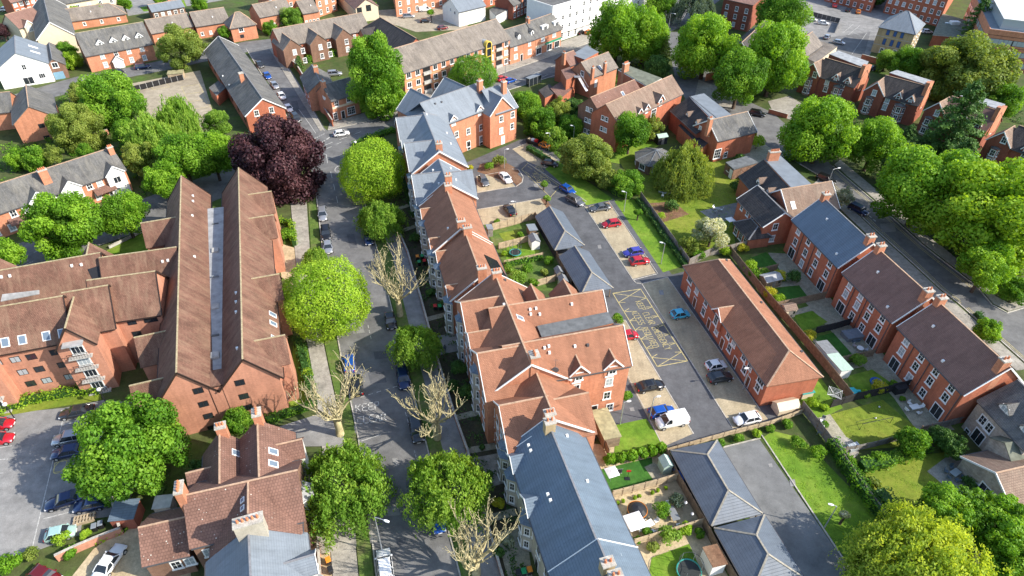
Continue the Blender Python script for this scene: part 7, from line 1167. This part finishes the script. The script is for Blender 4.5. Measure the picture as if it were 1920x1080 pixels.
# bus shelter
c = P(1000, 158); t = thing('bus_shelter', 'glass bus shelter with a grey roof beside the high street', 'bus shelter', c, R(45)); MB().box(-2.6, 2.6, -.8, .8, 2.4, 2.52).build('roof', 'flat grey', t); MB().box(-2.5, 2.5, -.75, -.71, .2, 2.3).box(-2.5, -2.46, -.7, .6, .2, 2.3).box(2.46, 2.5, -.7, .6, .2, 2.3).build('glazing', 'glass', t)
for x in (-2.5, -.85, .85, 2.5): MB().box(x-.05, x+.05, -.8, -.7, 0, 2.4).build('post', 'metal', t)
MB().box(-2, 2, -.5, -.2, .45, .52).build('bench', 'metal', t)
# sheds
shed((1001, 462), 2.4, 1.7, 1.9, 106, 'white-painted shed with a grey roof in the fenced lawn', 'render white'); shed((997, 440), 2.2, 1.6, 1.7, 106, 'plain shed with a slate-grey roof above the white one', 'timber', 'flat grey', 'pent'); shed((1047, 520), 1.6, 1.3, 1.6, 106, 'small grey shed, upper of two by the carport', 'timber grey'); shed((1055, 537), 1.8, 1.4, 1.7, 106, 'pale shed, lower of two by the carport', 'mint'); shed((918, 440), 1.6, 1.0, 1.8, 106, 'lean shed with a blue-grey roof against the terrace', 'timber grey', 'flat grey', 'pent')
shed((1441, 533), 3.4, 2.3, 1.7, 20, 'wide shed with a pale grey roof behind the mews fence', 'timber', 'lead'); shed((1474, 590), 2.2, 1.8, 1.8, 15, 'cream summerhouse with a brown roof', 'render cream', 'tile tan'); shed((1545, 668), 3.2, 2., 1.8, 106, 'white shed with a flat grey roof, upper of two', 'render white', 'felt roof', 'pent'); shed((1567, 695), 3.6, 2., 1.9, 106, 'white shed with a mint-grey roof, lower of two', 'render white', 'mint', 'pent'); shed((1508, 742), 1.9, 1.2, 1.2, 15, 'low green-lidded store behind the mews end', 'render cream', 'teal', 'pent', door=False); shed((1470, 768), 3.4, 1.9, 1.2, 15, 'cream arched store cover at the yard fence', 'render cream', 'render cream', rise=.7, door=False); shed((1683, 735), 1.8, 1.0, 1.3, 15, 'black storage shed at the patio corner', 'timber dark', 'timber dark', 'pent', door=False)
shed((245, 975), 2.8, 2.6, 2.2, 8, 'dark brick shed with a blue-grey tarpaulin roof', 'brick dark', 'slate blue', 'pent', door=False); shed((315, 958), 2.0, 1.6, 2.0, 8, 'small rubble store with a pale roof', 'stone rubble', 'concrete', 'pent', door=False); shed((1133, 812), 5.2, 2.4, 2.1, 106, 'timber bin store with a translucent yellowish roof', 'timber', 'glazing worn', 'pent', door=False); shed((1245, 880), 1.6, 1.3, 1.7, 106, 'mint green garden store on the small patio', 'mint', 'mint', door=False); shed((1333, 1060), 2.4, 1.8, 2.2, 106, 'white box shed with a planted brown roof', 'render white', 'soil', 'pent'); shed((1238, 268), 2.6, 2., 2.0, 20, 'green-roofed timber shed on the back lawn', 'timber dark', 'mint')
shed((332, 145), 4.2, 2.4, 1.5, 15, 'open-slatted timber bin enclosure beside the olive tree', 'timber pale', 'glazing worn', 'pent', door=False)
# playthings and garden furniture
def at0(px, z=.05): c = P(*px); return (c[0], c[1], z)
t = thing('sandpit', 'turquoise turtle-shaped sandpit on the fifth terrace lawn', 'sandpit', at0((1598, 735))); MB().cyl(0, 0, 0, .25, .75, .7, 16).build('shell', 'plastic turquoise', t); MB().box(.6, 1.2, -.2, .2, .05, .3).build('head', 'plastic turquoise', t)
for a in (60, 130, 230, 300): MB().box(.6, .95, -.12, .12, .02, .12).build('flipper', 'plastic turquoise', t, rz=R(a))
t = thing('paddling_pool', 'blue inflatable paddling pool ring on the fifth terrace lawn', 'paddling pool', at0((1643, 718))); m = MB(); m.tube([(.85*cos(i*pi/10), .85*sin(i*pi/10), .15) for i in range(21)], .17, 8, cap=False); m.build('ring', 'plastic blue', t, smooth=True); MB().cyl(0, 0, .01, .05, .8, n=20).build('pool_floor', 'pale blue', t)
t = thing('rotary_dryer', 'white folded-out rotary clothes dryer on the lawn below the mews end', 'clothes dryer', at0((1558, 752))); MB().cyl(0, 0, 0, 1.9, .03, n=6).build('pole', 'metal', t)
for i in range(4): a = i*pi/2+.3; MB().bar((0, 0, 1.5), (1.4*cos(a), 1.4*sin(a), 1.9), .04, .04).build('arm', 'white paint', t)
m = MB()
for r in (.5, .8, 1.1, 1.35):
    for i in range(4): a = i*pi/2+.3; b = a+pi/2; m.bar((r*cos(a), r*sin(a), 1.5+.28*r), (r*cos(b), r*sin(b), 1.5+.28*r), .025, .02)
m.build('washing_line', 'white paint', t)
def trampoline(px, r, lb, net=True, mat='net'):
    t = thing('trampoline', lb, 'trampoline', at0(px, .05)); MB().cyl(0, 0, .58, .62, r*.92, n=24).build('mat', mat, t); m = MB(); m.tube([(r*cos(i*pi/12), r*sin(i*pi/12), .6) for i in range(25)], .09, 6, cap=False); m.build('rim', 'plastic blue' if not net else 'teal', t)
    for i in range(6): a = i*pi/3; MB().cyl(r*cos(a), r*sin(a), 0, 2.3 if net else .6, .03, n=6).build('pole', 'metal', t)
    if net:
        m = MB(); m.tube([(r*cos(i*pi/12), r*sin(i*pi/12), 2.25) for i in range(25)], .035, 5, cap=False)
        for i in range(24): a = i*pi/12; m.bar((r*cos(a), r*sin(a), .6), (r*cos(a), r*sin(a), 2.25), .012, .012)
        m.build('safety_net', 'net', t)
trampoline((1290, 1075), 1.45, 'round black netted trampoline on the lowest lawn'); trampoline((966, 478), 1.1, 'small green-netted trampoline on the fenced lawn'); trampoline((1398, 335), 1.5, 'teal trampoline beside the grey-roofed house', True)
t = thing('play_tent', 'domed black mesh gazebo in the gravel garden', 'gazebo', at0((1192, 968))); m = MB(); r = 1.25
for k in range(12):
    a0, a1 = k*pi/6, (k+1)*pi/6; ring = lambda a: [(r*cos(a), r*sin(a), 0), (r*cos(a), r*sin(a), 1.5), (r*.6*cos(a), r*.6*sin(a), 2.0), (0, 0, 2.2)]
    A_, B_ = ring(a0), ring(a1); m.add(A_+B_, [(0, 4, 5, 1), (1, 5, 6, 2), (2, 6, 7, 3)])
m.build('canopy', 'plastic black', t); m = MB(); m.tube([(r*1.01*cos(i*pi/12), r*1.01*sin(i*pi/12), 1.5) for i in range(25)], .04, 5, cap=False); m.build('hoop', 'orange paint', t)
def parasol(px, w, lb, mat='fabric white', z=2.2, square=True):
    t = thing('parasol', lb, 'parasol', at0(px, 0), R(20)); MB().cyl(0, 0, 0, z+.35, .03, n=6).build('pole', 'metal', t); q = [(w*s, w*u) for s, u in ((-1, -1), (1, -1), (1, 1), (-1, 1))] if square else [(w*cos(i*pi/4), w*sin(i*pi/4)) for i in range(8)]
    n = len(q); MB().add([(x, y, z) for x, y in q]+[(0, 0, z+.4)], [(i, (i+1) % n, n) for i in range(n)]+[tuple(range(n))[::-1]]).build('canopy', mat, t)
parasol((1186, 995), 1.15, 'white square parasol beside the domed gazebo'); parasol((1144, 903), .8, 'pale lilac parasol against the blue terrace wall'); parasol((1365, 428), .8, 'lilac parasol beside the blossom tree'); parasol((1380, 412), .25, 'closed white parasol before the brick annexe', z=2.0, square=False); parasol((1281, 957), .2, 'closed white parasol, upper of two in gravel garden', z=1.8, square=False); parasol((1293, 978), .2, 'closed white parasol, lower of two in gravel garden', z=1.8, square=False)
table_set((1790, 888), 30, 'grey rattan table on the stone house patio', 6, 'slate blue', 'glass pale'); table_set((1612, 655), 0, 'round white table on the fourth terrace patio', 3, 'metal', 'render white', r=.55); table_set((1714, 765), 15, 'white patio table beside the nearest terrace', 4, 'render white'); table_set((1345, 393), 0, 'round grey table on the back lawn patio', 3, 'metal', 'lead', r=.5); table_set((1540, 798), 60, 'white lounge table on the tan patio', 2, 'fabric grey', 'fabric white', L=1.8, W=.8); table_set((1215, 985), 30, 'white table under the parasol in the gravel garden', 4, 'render white'); table_set((1262, 965), 106, 'grey long table in the gravel garden', 2, 'render white', 'fabric grey', L=2.0, W=1.); table_set((1572, 840), 10, 'small grey table beside the round paved circle', 3, 'glass pale', 'glass pale', L=1.)
table_set((1245, 363), 10, 'white bench table under the drooping lawn tree', 3, 'render white', 'render white', L=1.2)
t = thing('hot_tub', 'large covered blue-grey hot tub on the fourth terrace patio', 'hot tub', at0((1596, 632), 0), R(15)); MB().box(-1.5, 1.5, -1.0, 1.0, 0, .75).build('tub', 'fabric grey', t); MB().box(-1.55, 1.55, -1.05, 1.05, .75, .88).build('cover', 'slate grey', t); MB().box(-.7, .7, -1.35, -1.02, 0, .5).build('step', 'slate blue', t)
t = thing('sun_lounger', 'white-framed black sun lounger on the small lawn', 'sun lounger', at0((1152, 885), 0), R(-20)); MB().add([(-.95, -.33, .35), (.4, -.33, .33), (.4, .33, .33), (-.95, .33, .35), (1.0, -.33, .75), (1.0, .33, .75)], [(0, 1, 2, 3), (1, 4, 5, 2), (3, 2, 1, 0), (2, 5, 4, 1)]).build('fabric', 'fabric grey', t); m = MB()
for sy in (-.36, .36): m.tube([(-1, sy, .35), (.4, sy, .33), (1.02, sy, .77)], .03, 5); m.tube([(-.6, sy, 0), (-.6, sy, .34)], .025, 5); m.tube([(.5, sy, 0), (.5, sy, .38)], .025, 5)
m.build('frame', 'white paint', t)
t = thing('basketball_hoop', 'small red toy basketball hoop on the small lawn', 'toy hoop', at0((1176, 898), 0)); MB().cyl(0, 0, 0, 1.7, .03, n=6).build('pole', 'plastic black', t); MB().box(-.3, .3, -.02, .02, 1.6, 2.0).build('backboard', 'plastic red', t); MB().box(-.35, .35, -.25, .25, 0, .12).build('base', 'plastic black', t)
t = thing('football_net', 'black football goal net on the wide dry lawn', 'goal net', at0((1640, 800), 0), R(15)); m = MB(); m.tube([(-2.6, 0, .05), (-2.6, 0, 1.4), (2.6, 0, 1.4), (2.6, 0, .05)], .04, 5); m.tube([(-2.6, 0, .05), (-2.2, 1.4, .05), (2.2, 1.4, .05), (2.6, 0, .05)], .03, 5); m.build('frame', 'net', t)
for q, lb in (((1648, 764), 'white football, upper on the dry lawn'), ((1641, 785), 'white football, lower on the dry lawn')): t = thing('football', lb, 'ball', at0(q, .16)); MB().tube([(0, 0, -.14), (0, 0, -.1), (0, 0, 0), (0, 0, .1), (0, 0, .14)], [.03, .1, .15, .1, .03], 10).build('ball', 'white paint', t, smooth=True)
t = thing('greenhouse', 'small glass cold frame on the round paved circle', 'cold frame', at0((1598, 842), 0), R(20)); MB().box(-.9, .9, -.5, .5, 0, .7).build('glazing', 'glass pale', t); m = MB(); [m.bar((x, -.52, .72), (x, .52, .72), .05, .05) for x in (-.9, -.3, .3, .9)]; m.build('frame', 'white paint', t)
m = MB().prism([(2.0*cos(i*pi/10), 2.0*sin(i*pi/10)) for i in range(20)], .0, .07); o = m.build('paving_circle', 'footway', None, at0((1582, 838), 0)); o['kind'] = 'structure'
for q, an, lid, lb in (((580, 1000), 14, 'orange paint', 'orange-lidded bin, left of three by the white bay'), ((591, 998), 14, 'orange paint', 'orange-lidded bin, middle of three by the white bay'), ((602, 994), 14, 'plastic green', 'green-lidded bin, right of three by the white bay'), ((616, 1053), 30, 'orange paint', 'orange-lidded bin at the brick wall end'), ((620, 1070), 30, 'plastic black', 'black bin at the brick wall end'),
    ((783, 484), 15, 'orange paint', 'orange-lidded bin in the upper front garden cluster'), ((792, 483), 15, 'plastic green', 'green-lidded bin in the upper front garden cluster'), ((786, 494), 15, 'plastic green', 'second green-lidded bin, lower row of the upper cluster'), ((796, 492), 15, 'plastic red', 'pink-lidded bin in the upper front garden cluster'), ((816, 577), 15, 'plastic red', 'red-lidded bin behind the dark shrub'), ((825, 577), 15, 'plastic green', 'green-lidded bin behind the dark shrub'),
    ((972, 1076), 15, 'plastic black', 'black-lidded bin, left of three by the stone bay'), ((982, 1074), 15, 'plastic green', 'green-lidded bin, middle of three by the stone bay'), ((993, 1071), 15, 'orange paint', 'orange-lidded bin, right of three by the stone bay'), ((1104, 812), 15, 'plastic black', 'black bin in the bin yard, left'), ((1113, 822), 15, 'plastic black', 'black bin in the bin yard, right'), ((178, 990), 20, 'flat grey', 'large grey bin by the pallets, left'), ((190, 985), 20, 'flat grey', 'large grey bin by the pallets, right'), ((571, 147), 20, 'plastic blue', 'blue-lidded bin in the pub yard')): wheelie(q, an, lid, lb)
t = thing('pallet_stack', 'weathered timber pallets beside the pale green car', 'pallets', at0((160, 975), 0), R(20)); m = MB()
for i in range(7): m.box(-1.2+i*.36, -1.0+i*.36, -.6, .6, .42, .46); 
for y in (-.55, 0, .55): m.box(-1.2, 1.2, y-.05, y+.05, 0, .42)
m.build('slats', 'timber pale', t)
t = thing('person', 'person in a checked top walking on the driveway by the middle row', 'person', (0, 0, 0)); c = P(835, 661); t.location = c; bm_ = bpy.data.meshes.new('body'); vs = [(0, 0, .95), (0, 0, 1.2), (0, 0, 1.42), (0, 0, 1.52), (0, .02, 1.66), (-.09, 0, .9), (-.11, .12, .5), (-.11, .18, .06), (-.11, .30, .03), (.09, 0, .9), (.10, -.06, .5), (.10, -.2, .08), (.10, -.09, .03), (-.19, 0, 1.40), (-.25, -.08, 1.14), (-.24, .04, .9), (.19, 0, 1.40), (.25, .08, 1.14), (.24, .16, .92)]
bm_.from_pydata(vs, [(0, 1), (1, 2), (2, 3), (3, 4), (0, 5), (5, 6), (6, 7), (7, 8), (0, 9), (9, 10), (10, 11), (11, 12), (2, 13), (13, 14), (14, 15), (2, 16), (16, 17), (17, 18)], []); bm_.materials.append(MT['slate blue']); ob = put(bm_, 'body', t, (0, 0, 0)); md = ob.modifiers.new('skin', 'SKIN'); ob.modifiers.new('sub', 'SUBSURF').levels = 1
rad = [.15, .14, .16, .06, .10, .09, .07, .05, .04, .09, .07, .05, .04, .06, .045, .035, .06, .045, .035]
for i, r in enumerate(rad): bm_.skin_vertices[0].data[i].radius = (r, r*.8)
bm_.skin_vertices[0].data[0].use_root = True
m = MB(); m.tube([(0, 0, 1.62), (0, 0, 1.70), (0, -.01, 1.78), (0, -.01, 1.80)], [.10, .12, .08, .02], 10); m.build('hair', 'brown frame', t, smooth=True)
